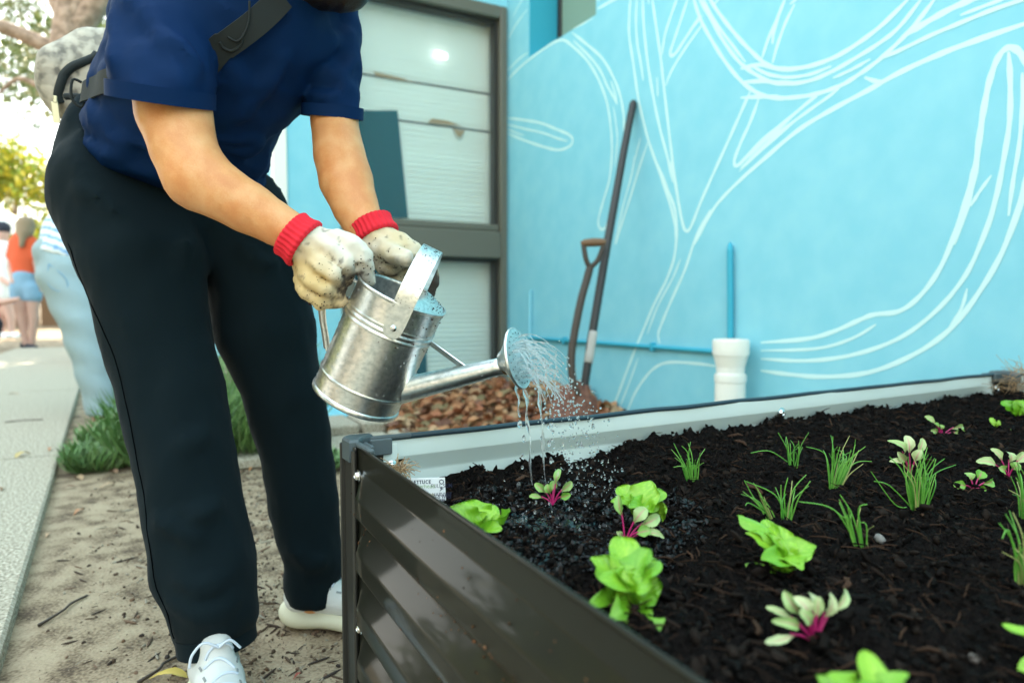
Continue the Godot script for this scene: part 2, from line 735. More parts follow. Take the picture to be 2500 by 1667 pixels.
	M.glove = tinted(relief(mk(Color.WHITE, 0.9), grain(59, 0.3, 2), 0.12, 16.0))
	M.cuff = relief(mk(Color(0.70, 0.012, 0.03), 0.85), grain(60, 0.25, 2), 0.03, 22.0)
	M.shoe = relief(mk(Color(0.66, 0.68, 0.66), 0.8), grain(61, 0.3, 1), 0.05, 24.0)
	M.sole = mk(Color(0.70, 0.69, 0.52), 0.6)
	M.lace = mk(Color(0.62, 0.70, 0.80), 0.7)
	M.rust = relief(mk(Color.WHITE, 0.8), coarse, 0.1, 8.0)
	mottle(M.rust, coarse, [[0.2, Color(0.07, 0.03, 0.022)], [0.55, Color(0.17, 0.07, 0.045)], [0.9, Color(0.24, 0.11, 0.07)]])
	M.handle = relief(mk(Color(0.045, 0.030, 0.020), 0.6), grain(63, 0.04, 4), 0.05, 12.0)
	M.wood = mk(Color(0.16, 0.085, 0.04), 0.6)
	M.shaft = mk(Color(0.022, 0.020, 0.020), 0.45)
	M.bark = relief(mk(Color.WHITE, 0.9), coarse, 2.0, 1.5)
	mottle(M.bark, coarse, [[0.2, Color(0.14, 0.095, 0.065)], [0.6, Color(0.30, 0.21, 0.15)], [0.9, Color(0.42, 0.31, 0.24)]])
	M.foliage = tinted(mk(Color.WHITE, 0.5), Color(0.30, 0.36, 0.10))
	M.canvas = mk(Color(0.72, 0.72, 0.68), 0.8)
	M.coir = tinted(mk(Color.WHITE, 0.9))
	for c in [["red_cloth", Color(0.62, 0.10, 0.035)], ["denim", Color(0.20, 0.36, 0.50)], ["pale_denim", Color(0.30, 0.40, 0.43)], ["pink_skin", Color(0.52, 0.33, 0.27)], ["blond", Color(0.26, 0.20, 0.13)], ["white_cloth", Color(0.75, 0.75, 0.74)], ["dark_cloth", Color(0.02, 0.025, 0.04)]]:
		M[c[0]] = mk(c[1], 0.85)
	M.stripes = tinted(mk(Color.WHITE, 0.85))


# ---------------------------------------------------------------- setting
func build_ground() -> void:
	var g := MB.new()
	g.sheet(40, 40, func(a, b): return Vector3(-150 + 300 * a, 0, 150 - 300 * b))
	structure(g, "ground", "sandy bare earth with scattered bits of bark around the garden bed", M.dirt)
	# the path: slabs with a joint between them
	var slabs := [[3.0, 0.9], [0.89, -1.0], [-1.01, -3.1], [-3.11, -5.4], [-5.41, -7.9], [-7.91, -10.6]]
	var o := Node3D.new()
	o.name = "path"
	add_child(o)
	tag(o, "pale pebbled concrete path running along the left beside the bare earth", "", "", "structure")
	for s in slabs:
		var p := MB.new()
		var z0: float = s[0]
		var z1: float = s[1]
		var x0 := -0.168 - 0.049 * absf(z0)
		var x1 := -0.168 - 0.049 * absf(z1)
		var h := 0.036
		var b := 0.006
		var A := [Vector3(-1.5, h, z0), Vector3(x0 - b, h, z0), Vector3(x1 - b, h, z1), Vector3(-1.5, h, z1)]
		p.quad(A[0], A[1], A[2], A[3])
		p.quad(A[1], Vector3(x0, h - b, z0), Vector3(x1, h - b, z1), A[2])
		p.quad(Vector3(x0, h - b, z0), Vector3(x0, -0.05, z0), Vector3(x1, -0.05, z1), Vector3(x1, h - b, z1))
		p.quad(Vector3(-1.5, -0.05, z0), Vector3(x0, -0.05, z0), Vector3(x0 - b, h, z0), Vector3(-1.5, h, z0))
		p.quad(Vector3(x1, -0.05, z1), Vector3(-1.5, -0.05, z1), Vector3(-1.5, h, z1), Vector3(x1 - b, h, z1))
		part(p, "slab", M.concrete, o)
	# small bits lying about on the earth: bark, pebbles, twigs nobody could count
	var chip := MB.new()
	chip.ball(Vector3.ZERO, Vector3(0.5, 0.28, 0.5), 6)
	var places := []
	var tints := []
	for i in 12000:
		var z := -rng.randf_range(0.9, 3.6)
		var x := rng.randf_range(-0.2, 0.9) if i % 3 == 0 else clampf(rng.randfn(0.22, 0.14), -0.2, 0.6)
		var e := rng.randf() ** 2
		var s := 0.0018 + 0.008 * e * e
		if rng.randf() < 0.3:
			places.append(Transform3D(Basis.from_euler(Vector3(rng.randf() - 0.5, rng.randf() * TAU, rng.randf() - 0.5) * Vector3(0.4, 1, 0.4)).scaled_local(Vector3(s * 5, s * 0.7, s * 0.7)), Vector3(x, s * 0.2, z)))
		else:
			places.append(Transform3D(Basis.from_euler(Vector3(rng.randf(), rng.randf(), rng.randf()) * TAU).scaled_local(Vector3(s * 1.4, s, s)), Vector3(x, s * 0.15, z)))
	for i in 23:
		tints.append([Color(0.10, 0.07, 0.05), Color(0.05, 0.04, 0.035), Color(0.32, 0.28, 0.22), Color(0.20, 0.13, 0.09), Color(0.07, 0.05, 0.04)][rng.randi() % 5])
	tag(swarm("earth_bits", chip.mesh(), M.crumb, places, tints, self), "small crumbs of bark and grit scattered on the bare earth", "ground litter")
	# fallen leaves one can tell apart
	var spots := [
		[Vector3(-0.1998, 0, -2.345), 0.045, "curled orange brown leaf on the earth beside the path edge", Color(0.42, 0.20, 0.10)],
		[Vector3(-0.2539, 0, -2.146), 0.03, "small pale tan leaf right against the path edge", Color(0.50, 0.33, 0.20)],
		[Vector3(-0.1296, 0, -2.852), 0.05, "pinkish dead leaf below the front of the green weeds", Color(0.46, 0.28, 0.18)],
		[Vector3(-0.235, 0, -2.802), 0.06, "buff curled leaf under the left tip of the weeds", Color(0.40, 0.27, 0.16)],
		[Vector3(0.0114, 0, -1.229), 0.06, "long yellow leaf lying beside the front white shoe", Color(0.55, 0.42, 0.10)],
		[Vector3(0.1998, 0, -1.132), 0.018, "small reddish leaf scrap between the two shoes", Color(0.30, 0.07, 0.05)],
		[Vector3(-0.2067, 0, -2.984), 0.055, "broad brown leaf in the shade of the weeds", Color(0.25, 0.14, 0.08)],
		[Vector3(0.2726, 0, -2.602), 0.05, "tan leaf on the earth between the trouser legs", Color(0.42, 0.26, 0.17)],
		[Vector3(0.3162, 0, -2.652), 0.04, "orange leaf under the green shrub between the legs", Color(0.50, 0.24, 0.10)],
		[Vector3(-0.4388, 0.036, -3.146), 0.07, "yellow leaf lying flat on the pale path", Color(0.52, 0.40, 0.18)],
		[Vector3(-0.3615, 0.036, -3.211), 0.05, "rusty leaf at the far edge of the path near the weeds", Color(0.42, 0.20, 0.10)],
		[Vector3(-0.7689, 0.036, -5.247), 0.06, "pale curled leaf lying in the middle of the path, farther off", Color(0.46, 0.34, 0.22)],
		[Vector3(-0.4195, 0.036, -2.594), 0.035, "small dark brown leaf at the left border of the path", Color(0.20, 0.11, 0.06)],
		[Vector3(-0.253, 0, -2.664), 0.045, "dark curled leaf where the weeds meet the path corner", Color(0.18, 0.10, 0.06)],
		[Vector3(-0.138, 0, -2.64), 0.05, "large buff leaf in front of the weeds, nearest the trouser leg", Color(0.48, 0.33, 0.21)],
		[Vector3(0.3063, 0, -2.038), 0.03, "small tan leaf on bare earth between the far leg and the near leg", Color(0.36, 0.22, 0.13)],
		[Vector3(-0.2605, 0, -1.697), 0.02, "tiny red leaf on the earth by the path's near edge", Color(0.30, 0.05, 0.04)]]
	for s in spots:
		var l := MB.new()
		l.tint = s[3]
		var a := rng.randf() * TAU
		var d := Vector3(cos(a), 0.12, sin(a))
		if str(s[2]).begins_with("long"):
			d = Vector3(0.95, 0.05, 0.3)
		l.leaf(Vector3(0, 0.004, 0) - d * s[1] * 0.5, Vector3(0, 0.006, 0) + d * s[1] * 0.5, s[1] * 0.38, Vector3.UP, 0.12, 0.35, 0.04, a, 0.7, 6, 4)
		var t := tag(part(l, "fallen_leaf", M.litter, self), s[2], "leaf", "fallen leaves on the ground")
		t.position = s[0]
	for s in [[Vector3(-0.2027, 0, -1.546), Vector3(-0.1312, 0, -1.659), "thin grey twig lying on the earth beside the path"], [Vector3(-0.0321, 0, -1.233), Vector3(0.028, 0, -1.295), "pale thin twig pointing at the front shoe"], [Vector3(-0.6292, 0.036, -4.047), Vector3(-0.4786, 0.036, -4.051), "dark brown stick lying across the far path"]]:
		var t := MB.new()
		var a: Vector3 = s[0]
		var b: Vector3 = s[1]
		t.tube(spline([a + Vector3(0, 0.004, 0), a.lerp(b, 0.4) + Vector3(0.006, 0.008, 0.004), a.lerp(b, 0.7) + Vector3(-0.004, 0.006, 0), b + Vector3(0, 0.004, 0)], 4), [0.0035, 0.003, 0.003, 0.0025], 6)
		tag(part(t, "twig", M.handle, self), s[2], "twig", "twigs on the ground")


func build_window_wall() -> void:
	var zf := -3.85
	var xl: float = 0.96   # window opening
	var xr: float = 2.009
	var yb: float = 0.04912
	var yt: float = 2.44
	var x0: float = 0.6782
	var xm := 2.02
	var top := 4.3
	var back := -12.5
	var w := thing("rendered_house", "light blue rendered building with a grey framed window beside the mural wall", "building", Vector3(x0, 0, zf))
	var b := MB.new()
	b.bar(Vector3(x0, 0, zf - 0.25), Vector3(xl, top, zf))
	b.bar(Vector3(xl, 0, zf - 0.25), Vector3(xr, yb, zf))
	b.bar(Vector3(xl, yt, zf - 0.25), Vector3(xr, top, zf))
	b.bar(Vector3(xr, 0, zf - 0.25), Vector3(xm - 0.002, top, zf))
	b.bar(Vector3(x0, 0, back), Vector3(x0 + 0.25, top, zf - 0.25))
	b.bar(Vector3(x0 + 0.25, 0, back), Vector3(8.0, top, back + 0.25))
	b.bar(Vector3(7.75, 0, back + 0.25), Vector3(8.0, top, zf))
	part(b, "wall", M.wall, w)
	var r := MB.new()
	r.bar(Vector3(x0 - 0.3, top, back - 0.3), Vector3(8.3, top + 0.18, zf + 0.35), 0.02)
	part(r, "roof", M.frame, w)
	var f := MB.new()
	f.bar(Vector3(x0 + 0.25, -0.02, back + 0.25), Vector3(7.75, 0.1, zf - 0.25))
	part(f, "floor_slab", M.concrete, w)
	# white corner strip and plinth ledge
	var c := MB.new()
	c.bar(Vector3(x0 - 0.075, 0, zf - 0.08), Vector3(x0 - 0.003, top - 0.01, zf + 0.02), 0.006)
	part(c, "corner_strip", M.white_plastic, w)
	var p := MB.new()
	p.bar(Vector3(x0 + 0.02, 0, zf + 0.003), Vector3(xm - 0.004, yb - 0.012, zf + 0.28), 0.012)
	part(p, "plinth", M.wall, w)
	# window
	var win := MB.new()
	var fw := 0.075
	win.bar(Vector3(xl, yb, zf - 0.12), Vector3(xl + fw, yt, zf + 0.015), 0.006)
	win.bar(Vector3(xr - fw * 0.62, yb, zf - 0.12), Vector3(xr, yt, zf + 0.015), 0.006)
	win.bar(Vector3(xl + fw, yt - fw, zf - 0.12), Vector3(xr - fw * 0.62, yt, zf + 0.013), 0.006)
	win.bar(Vector3(xl + fw, yb, zf - 0.12), Vector3(xr - fw * 0.62, yb + fw * 0.9, zf + 0.013), 0.006)
	var wi := part(win, "window", M.frame, w)
	var y0: float = 0.8917
	var y1: float = 1.106
	var ra := MB.new()
	ra.bar(Vector3(xl + fw, y0, zf - 0.11), Vector3(xr - fw * 0.62, y1 - 0.045, zf + 0.02), 0.008)
	ra.bar(Vector3(xl + fw, y1 - 0.044, zf - 0.11), Vector3(xr - fw * 0.62, y1, zf - 0.005), 0.008)
	part(ra, "rail", M.frame, wi)
	var dk := MB.new()
	var xi := xr - fw * 0.62
	dk.bar(Vector3(xi - 0.022, yb + fw * 0.9, zf - 0.10), Vector3(xi - 0.001, y0 - 0.001, zf - 0.03))
	dk.bar(Vector3(xi - 0.022, y1 + 0.001, zf - 0.10), Vector3(xi - 0.001, yt - fw, zf - 0.03))
	dk.bar(Vector3(xl + fw, yt - fw - 0.02, zf - 0.10), Vector3(xi - 0.023, yt - fw - 0.001, zf - 0.03))
	dk.bar(Vector3(xl + fw, y0 - 0.02, zf - 0.10), Vector3(xi - 0.023, y0 - 0.001, zf - 0.03))
	part(dk, "gasket", M.dark_frame, wi)
	for s in [[yb + fw * 0.9, y0], [y1, yt - fw]]:
		var g := MB.new()
		g.quad(Vector3(xl + fw, s[0], zf - 0.06), Vector3(xi, s[0], zf - 0.06), Vector3(xi, s[1], zf - 0.06), Vector3(xl + fw, s[1], zf - 0.06))
		part(g, "pane", M.glass, wi)
	# pleated blinds hanging behind the panes, in drops
	var zb := zf - 0.16
	var drops := [[yb, y0 + 0.03], [y1 - 0.03, 1.73 - 0.03], [1.73 - 0.012, 1.951 - 0.012], [1.951 + 0.006, yt]]
	for d in drops:
		var bl := MB.new()
		var n := int((d[1] - d[0]) / 0.030)
		for i in n:
			var ya := lerpf(d[0], d[1], float(i) / n)
			var yc := lerpf(d[0], d[1], (i + 1.0) / n)
			var bow := 0.006 * sin(i * 0.7) if d == drops[1] or d == drops[0] else 0.0
			bl.quad(Vector3(xl, ya, zb + bow), Vector3(xr, ya, zb + bow), Vector3(xr, yc, zb + 0.016 + bow), Vector3(xl, yc, zb + 0.016 + bow))
			bl.quad(Vector3(xl, yc, zb + 0.016 + bow), Vector3(xr, yc, zb + 0.016 + bow), Vector3(xr, yc + 0.003, zb - 0.002), Vector3(xl, yc + 0.003, zb - 0.002))
		part(bl, "blind", M.blind, wi)
	var rl := MB.new()
	for y in [1.951 - 0.004, 1.73 - 0.02]:
		rl.bar(Vector3(xl, y - 0.006, zb - 0.004), Vector3(xr, y + 0.006, zb + 0.003))
	part(rl, "blind_rail", M.dark_frame, wi)
	var cu := MB.new()
	var zc := zb + 0.016
	cu.quad(Vector3(0.7741, 1.093, -3.984), Vector3(1.404, 1.129, -3.984), Vector3(1.343, 1.762, -3.984), Vector3(0.7844, 1.69, -3.984))
	cu.quad(Vector3(0.757, 0.1032, -3.984), Vector3(1.522, 0.0553, -3.984), Vector3(1.499, 0.8781, -3.984), Vector3(0.77, 0.8572, -3.984))
	part(cu, "curtain", M.curtain, wi)
	for q in [[865, 1]]:
		var t := MB.new()
		t.quad(Vector3(1.211, 1.942, -3.978), Vector3(1.454, 1.94, -3.978), Vector3(1.365, 1.955, -3.978), Vector3(1.196, 1.965, -3.978))
		part(t, "torn_edge", M.brown, wi)
		t = MB.new()
		t.quad(Vector3(1.532, 1.71, -3.978), Vector3(1.767, 1.717, -3.978), Vector3(1.663, 1.74, -3.978), Vector3(1.561, 1.741, -3.978))
		part(t, "torn_edge", M.brown, wi)
		t = MB.new()
		t.tri(Vector3(1.743, 1.641, -3.978), Vector3(1.785, 1.692, -3.978), Vector3(1.698, 1.696, -3.978))
		part(t, "torn_edge", M.brown, wi)
	var lm := MB.new()
	lm.box(Transform3D(Basis(Vector3(0, 0, 1), -0.12), Vector3(1.625, 2.13, -3.98)), Vector3(0.078, 0.036, 0.012), 0.014)
	var disc := mk(Color(0.9, 0.9, 0.9), 0.3)
	disc.emission_enabled = true
	disc.emission = Color.WHITE
	disc.emission_energy_multiplier = 0.6
	part(lm, "room_lamp", disc, wi)
	var li := OmniLight3D.new()
	li.name = "room_lamp_glow"
	li.light_energy = 0.0004
	li.light_size = 0.03
	li.omni_range = 4.0
	li.omni_attenuation = 2.0
	li.shadow_enabled = true
	li.position = Vector3(1.613, 2.119, -3.95)
	add_child(li)


var none: Callable
var mural: Node3D


func painted_line(width: float, pts: Array) -> void:
	var q := spline(pts, 5)
	var mb := MB.new()
	var n := q.size()
	var x := 2.02 - 0.0004 - 0.00005 * (mural.get_child_count() % 13)
	var base := mb.v.size()
	for i in n:
		var t: Vector2 = (q[mini(i + 1, n - 1)] - q[maxi(i - 1, 0)]).normalized()
		var nn := Vector2(-t.y, t.x)
		var w := width * 0.385 * (0.45 + 0.55 * minf(1.0, minf(i, n - 1 - i) / 3.0)) * (1.0 + 0.12 * sin(i * 1.3 + width * 900))
		var a: Vector2 = q[i] + nn * w
		var b: Vector2 = q[i] - nn * w
		mb.add(Vector3(x, a.y, a.x))
		mb.add(Vector3(x, b.y, b.x))
	for i in n - 1:
		var k := base + i * 2
		mb.face4(k, k + 1, k + 3, k + 2)
	part(mb, "painted_line", M.line, mural)


func build_mural_wall() -> void:
	var xm := 2.02
	var top := 4.3
	var zn: float = -2.902
	var zfar: float = -3.588
	var y0: float = 2.059
	var y1 := y0 + 1.1
	var near := 3.2
	mural = thing("mural_wall", "sky blue wall with white line drawing of sea plants behind the garden bed", "wall", Vector3(xm, 0, -3.85))
	var b := MB.new()
	b.bar(Vector3(xm, 0, -3.85), Vector3(xm + 0.3, y0, near))
	b.bar(Vector3(xm, y0, -3.85), Vector3(xm + 0.3, y1, zfar))
	b.bar(Vector3(xm, y0, zn), Vector3(xm + 0.3, y1, near))
	b.bar(Vector3(xm, y1, -3.85), Vector3(xm + 0.3, top, near))
	part(b, "wall", M.wall, mural)
	var rf := MB.new()
	rf.bar(Vector3(xm - 0.12, top + 0.19, -3.7), Vector3(8.2, top + 0.35, near + 0.2), 0.02)
	part(rf, "roof", M.frame, mural)
	var t := MB.new()
	t.bar(Vector3(xm + 0.004, y0 + 0.001, zfar - 0.002), Vector3(xm + 0.26, y1 - 0.001, zfar + 0.004))
	part(t, "reveal", M.teal, mural)
	var wp := MB.new()
	wp.bar(Vector3(xm + 0.19, y0 + 0.001, zfar + 0.006), Vector3(xm + 0.22, y1 - 0.001, zfar + 0.05), 0.004)
	part(wp, "window_frame", M.dark_frame, mural)
	var wq := MB.new()
	wq.bar(Vector3(xm + 0.20, y0 + 0.001, zfar + 0.05), Vector3(xm + 0.23, y1 - 0.001, zn - 0.001))
	part(wq, "panel", M.panel_green, mural)
	painted_line(0.0180, [Vector2(-3.864, 1.774), Vector2(-3.681, 1.721), Vector2(-3.452, 1.650), Vector2(-3.277, 1.576), Vector2(-3.147, 1.518), Vector2(-3.107, 1.480), Vector2(-3.146, 1.454), Vector2(-3.260, 1.459), Vector2(-3.415, 1.507), Vector2(-3.641, 1.590), Vector2(-3.864, 1.680)])
	painted_line(0.0140, [Vector2(-3.864, 1.734), Vector2(-3.661, 1.665), Vector2(-3.416, 1.584), Vector2(-3.277, 1.528), Vector2(-3.162, 1.487)])
	painted_line(0.0110, [Vector2(-3.864, 1.705), Vector2(-3.762, 1.663), Vector2(-3.641, 1.618)])
	painted_line(0.0180, [Vector2(-3.863, 2.004), Vector2(-3.681, 2.037), Vector2(-3.436, 2.053), Vector2(-3.231, 2.043), Vector2(-3.104, 1.964), Vector2(-2.970, 1.849), Vector2(-2.870, 1.725), Vector2(-2.801, 1.598), Vector2(-2.766, 1.460), Vector2(-2.758, 1.343), Vector2(-2.776, 1.223), Vector2(-2.828, 1.121), Vector2(-2.868, 1.030), Vector2(-2.847, 0.988), Vector2(-2.800, 0.996), Vector2(-2.755, 1.088), Vector2(-2.724, 1.199)])
	painted_line(0.0180, [Vector2(-3.120, 2.044), Vector2(-2.985, 1.942), Vector2(-2.844, 1.826), Vector2(-2.750, 1.707), Vector2(-2.692, 1.601), Vector2(-2.665, 1.497), Vector2(-2.664, 1.430)])
	painted_line(0.0160, [Vector2(-3.105, 1.997), Vector2(-2.955, 1.869), Vector2(-2.857, 1.768), Vector2(-2.802, 1.683), Vector2(-2.749, 1.616), Vector2(-2.716, 1.570)])
	painted_line(0.0140, [Vector2(-2.770, 1.697), Vector2(-2.736, 1.628), Vector2(-2.721, 1.586)])
	painted_line(0.0120, [Vector2(-2.748, 1.570), Vector2(-2.724, 1.473), Vector2(-2.714, 1.395), Vector2(-2.731, 1.277)])
	painted_line(0.0140, [Vector2(-3.863, 2.062), Vector2(-3.721, 2.087), Vector2(-3.603, 2.092)])
	painted_line(0.0140, [Vector2(-3.846, 2.251), Vector2(-3.762, 2.299), Vector2(-3.604, 2.345)])
	painted_line(0.0130, [Vector2(-3.783, 2.364), Vector2(-3.702, 2.409), Vector2(-3.623, 2.435)])
	painted_line(0.0120, [Vector2(-3.105, 2.059), Vector2(-2.929, 2.049)])
	painted_line(0.0200, [Vector2(-2.888, 2.081), Vector2(-2.781, 2.076), Vector2(-2.680, 2.071)])
	painted_line(0.0160, [Vector2(-2.889, 2.120), Vector2(-2.821, 2.125)])
	painted_line(0.0180, [Vector2(-2.620, 2.047), Vector2(-2.630, 1.964), Vector2(-2.629, 1.862), Vector2(-2.597, 1.729), Vector2(-2.559, 1.566), Vector2(-2.516, 1.441), Vector2(-2.475, 1.339), Vector2(-2.396, 1.184), Vector2(-2.325, 1.036), Vector2(-2.293, 0.943), Vector2(-2.286, 0.869)])
	painted_line(0.0160, [Vector2(-2.572, 2.029), Vector2(-2.580, 1.925), Vector2(-2.569, 1.813), Vector2(-2.544, 1.720), Vector2(-2.522, 1.628)])
	painted_line(0.0180, [Vector2(-2.532, 2.013), Vector2(-2.524, 1.884), Vector2(-2.493, 1.704), Vector2(-2.446, 1.523), Vector2(-2.400, 1.380), Vector2(-2.350, 1.252), Vector2(-2.312, 1.136)])
	painted_line(0.0180, [Vector2(-2.470, 1.990), Vector2(-2.441, 1.861), Vector2(-2.406, 1.705), Vector2(-2.382, 1.575), Vector2(-2.342, 1.360), Vector2(-2.308, 1.190), Vector2(-2.275, 1.050), Vector2(-2.248, 0.952), Vector2(-2.223, 0.920), Vector2(-2.194, 0.940), Vector2(-2.140, 1.033), Vector2(-2.063, 1.149), Vector2(-1.981, 1.270), Vector2(-1.926, 1.354), Vector2(-1.889, 1.409)])
	painted_line(0.0120, [Vector2(-2.498, 2.000), Vector2(-2.486, 1.954)])
	painted_line(0.0160, [Vector2(-2.426, 1.615), Vector2(-2.419, 1.530)])
	painted_line(0.0180, [Vector2(-2.293, 1.921), Vector2(-2.331, 1.863), Vector2(-2.376, 1.784), Vector2(-2.395, 1.702)])
	painted_line(0.0180, [Vector2(-2.229, 1.896), Vector2(-2.280, 1.805), Vector2(-2.319, 1.738), Vector2(-2.343, 1.692), Vector2(-2.313, 1.680), Vector2(-2.250, 1.722), Vector2(-2.162, 1.788)])
	painted_line(0.0120, [Vector2(-2.288, 1.702), Vector2(-2.212, 1.748), Vector2(-2.148, 1.783)])
	painted_line(0.0160, [Vector2(-2.369, 1.564), Vector2(-2.327, 1.620), Vector2(-2.249, 1.682), Vector2(-2.143, 1.750)])
	painted_line(0.0140, [Vector2(-2.082, 1.803), Vector2(-2.040, 1.823)])
	painted_line(0.0140, [Vector2(-2.578, 1.302), Vector2(-2.606, 1.204), Vector2(-2.665, 1.077), Vector2(-2.726, 0.901)])
	painted_line(0.0160, [Vector2(-2.486, 1.342), Vector2(-2.542, 1.244), Vector2(-2.616, 1.101), Vector2(-2.689, 0.966), Vector2(-2.719, 0.901)])
	painted_line(0.0140, [Vector2(-2.538, 1.374), Vector2(-2.583, 1.273)])
	painted_line(0.0190, [Vector2(-2.210, 1.889), Vector2(-2.157, 1.767), Vector2(-2.092, 1.663), Vector2(-2.013, 1.552), Vector2(-1.929, 1.456), Vector2(-1.850, 1.393), Vector2(-1.776, 1.357), Vector2(-1.687, 1.335)])
	painted_line(0.0180, [Vector2(-2.182, 1.878), Vector2(-2.112, 1.770), Vector2(-2.031, 1.644), Vector2(-1.947, 1.538), Vector2(-1.867, 1.468), Vector2(-1.785, 1.416), Vector2(-1.688, 1.389)])
	painted_line(0.0140, [Vector2(-2.159, 1.869), Vector2(-2.076, 1.732), Vector2(-1.981, 1.609), Vector2(-1.915, 1.526)])
	painted_line(0.0190, [Vector2(-2.123, 1.855), Vector2(-2.060, 1.763), Vector2(-1.974, 1.654), Vector2(-1.893, 1.563), Vector2(-1.823, 1.495), Vector2(-1.765, 1.459), Vector2(-1.689, 1.435)])
	painted_line(0.0140, [Vector2(-1.876, 1.496), Vector2(-1.808, 1.450), Vector2(-1.736, 1.419), Vector2(-1.689, 1.406)])
	painted_line(0.0180, [Vector2(-1.730, 1.703), Vector2(-1.770, 1.635), Vector2(-1.811, 1.571), Vector2(-1.835, 1.516)])
	painted_line(0.0160, [Vector2(-1.746, 1.677), Vector2(-1.783, 1.595), Vector2(-1.789, 1.552)])
	painted_line(0.0160, [Vector2(-1.696, 1.658), Vector2(-1.734, 1.606), Vector2(-1.767, 1.540), Vector2(-1.787, 1.484)])
	painted_line(0.0180, [Vector2(-1.846, 1.375), Vector2(-1.886, 1.297), Vector2(-1.931, 1.229), Vector2(-1.962, 1.168), Vector2(-1.949, 1.145), Vector2(-1.906, 1.164), Vector2(-1.816, 1.212), Vector2(-1.685, 1.276)])
	painted_line(0.0120, [Vector2(-1.936, 1.122), Vector2(-1.830, 1.180), Vector2(-1.684, 1.251)])
	painted_line(0.0180, [Vector2(-2.174, 0.860), Vector2(-2.120, 0.933), Vector2(-2.059, 1.003), Vector2(-1.976, 1.061), Vector2(-1.844, 1.135), Vector2(-1.683, 1.217)])
	painted_line(0.0190, [Vector2(-1.936, 1.399), Vector2(-1.798, 1.368), Vector2(-1.734, 1.346), Vector2(-1.634, 1.328), Vector2(-1.559, 1.324), Vector2(-1.494, 1.329), Vector2(-1.432, 1.347), Vector2(-1.374, 1.369), Vector2(-1.309, 1.405), Vector2(-1.257, 1.443), Vector2(-1.200, 1.498)])
	painted_line(0.0180, [Vector2(-1.937, 1.458), Vector2(-1.822, 1.429), Vector2(-1.736, 1.396), Vector2(-1.635, 1.377), Vector2(-1.548, 1.381), Vector2(-1.456, 1.399), Vector2(-1.371, 1.421), Vector2(-1.311, 1.448), Vector2(-1.241, 1.510)])
	painted_line(0.0200, [Vector2(-1.939, 1.509), Vector2(-1.839, 1.494), Vector2(-1.744, 1.449), Vector2(-1.630, 1.426), Vector2(-1.526, 1.426), Vector2(-1.435, 1.447), Vector2(-1.362, 1.475), Vector2(-1.274, 1.527)])
	painted_line(0.0140, [Vector2(-1.880, 1.500), Vector2(-1.801, 1.448), Vector2(-1.715, 1.413), Vector2(-1.623, 1.397), Vector2(-1.543, 1.400)])
	painted_line(0.0130, [Vector2(-1.536, 1.359), Vector2(-1.466, 1.367), Vector2(-1.403, 1.380)])
	painted_line(0.0140, [Vector2(-1.716, 1.665), Vector2(-1.663, 1.678)])
	painted_line(0.0160, [Vector2(-1.421, 1.329), Vector2(-1.382, 1.306), Vector2(-1.351, 1.297)])
	painted_line(0.0160, [Vector2(-1.379, 1.371), Vector2(-1.308, 1.377), Vector2(-1.214, 1.390), Vector2(-1.127, 1.397), Vector2(-1.046, 1.402), Vector2(-0.961, 1.400)])
	painted_line(0.0240, [Vector2(-1.285, 1.416), Vector2(-1.238, 1.430), Vector2(-1.171, 1.444), Vector2(-1.108, 1.450), Vector2(-1.075, 1.450)])
	painted_line(0.0130, [Vector2(-1.136, 1.418), Vector2(-1.066, 1.420), Vector2(-1.001, 1.422)])
	painted_line(0.0210, [Vector2(-1.928, 1.090), Vector2(-1.814, 1.148), Vector2(-1.676, 1.216), Vector2(-1.550, 1.254), Vector2(-1.408, 1.286), Vector2(-1.306, 1.311), Vector2(-1.189, 1.328), Vector2(-1.083, 1.335), Vector2(-0.958, 1.338)])
	painted_line(0.0160, [Vector2(-1.930, 1.157), Vector2(-1.817, 1.223), Vector2(-1.711, 1.268), Vector2(-1.614, 1.312), Vector2(-1.595, 1.315)])
	painted_line(0.0140, [Vector2(-1.929, 1.132), Vector2(-1.780, 1.216), Vector2(-1.645, 1.269), Vector2(-1.558, 1.300), Vector2(-1.511, 1.319)])
	painted_line(0.0220, [Vector2(-1.130, 0.783), Vector2(-1.100, 0.886), Vector2(-1.082, 0.975), Vector2(-1.073, 1.068), Vector2(-1.064, 1.151), Vector2(-1.051, 1.224), Vector2(-1.033, 1.273), Vector2(-1.011, 1.289), Vector2(-0.988, 1.275), Vector2(-0.965, 1.236), Vector2(-0.948, 1.187), Vector2(-0.939, 1.120), Vector2(-0.945, 1.001), Vector2(-0.956, 0.922), Vector2(-0.988, 0.789)])
	painted_line(0.0180, [Vector2(-1.009, 1.278), Vector2(-1.002, 1.194), Vector2(-1.000, 1.094), Vector2(-1.011, 0.993), Vector2(-1.027, 0.890), Vector2(-1.055, 0.778)])
	painted_line(0.0140, [Vector2(-0.975, 1.214), Vector2(-0.971, 1.128), Vector2(-0.975, 1.027), Vector2(-0.986, 0.934), Vector2(-0.993, 0.848)])
	painted_line(0.0120, [Vector2(-1.089, 0.885), Vector2(-1.068, 0.921), Vector2(-1.039, 0.962)])
	painted_line(0.0190, [Vector2(-1.081, 1.007), Vector2(-1.093, 0.940), Vector2(-1.122, 0.834), Vector2(-1.163, 0.724), Vector2(-1.218, 0.642), Vector2(-1.282, 0.593), Vector2(-1.364, 0.581), Vector2(-1.413, 0.563), Vector2(-1.510, 0.521), Vector2(-1.615, 0.492), Vector2(-1.814, 0.469)])
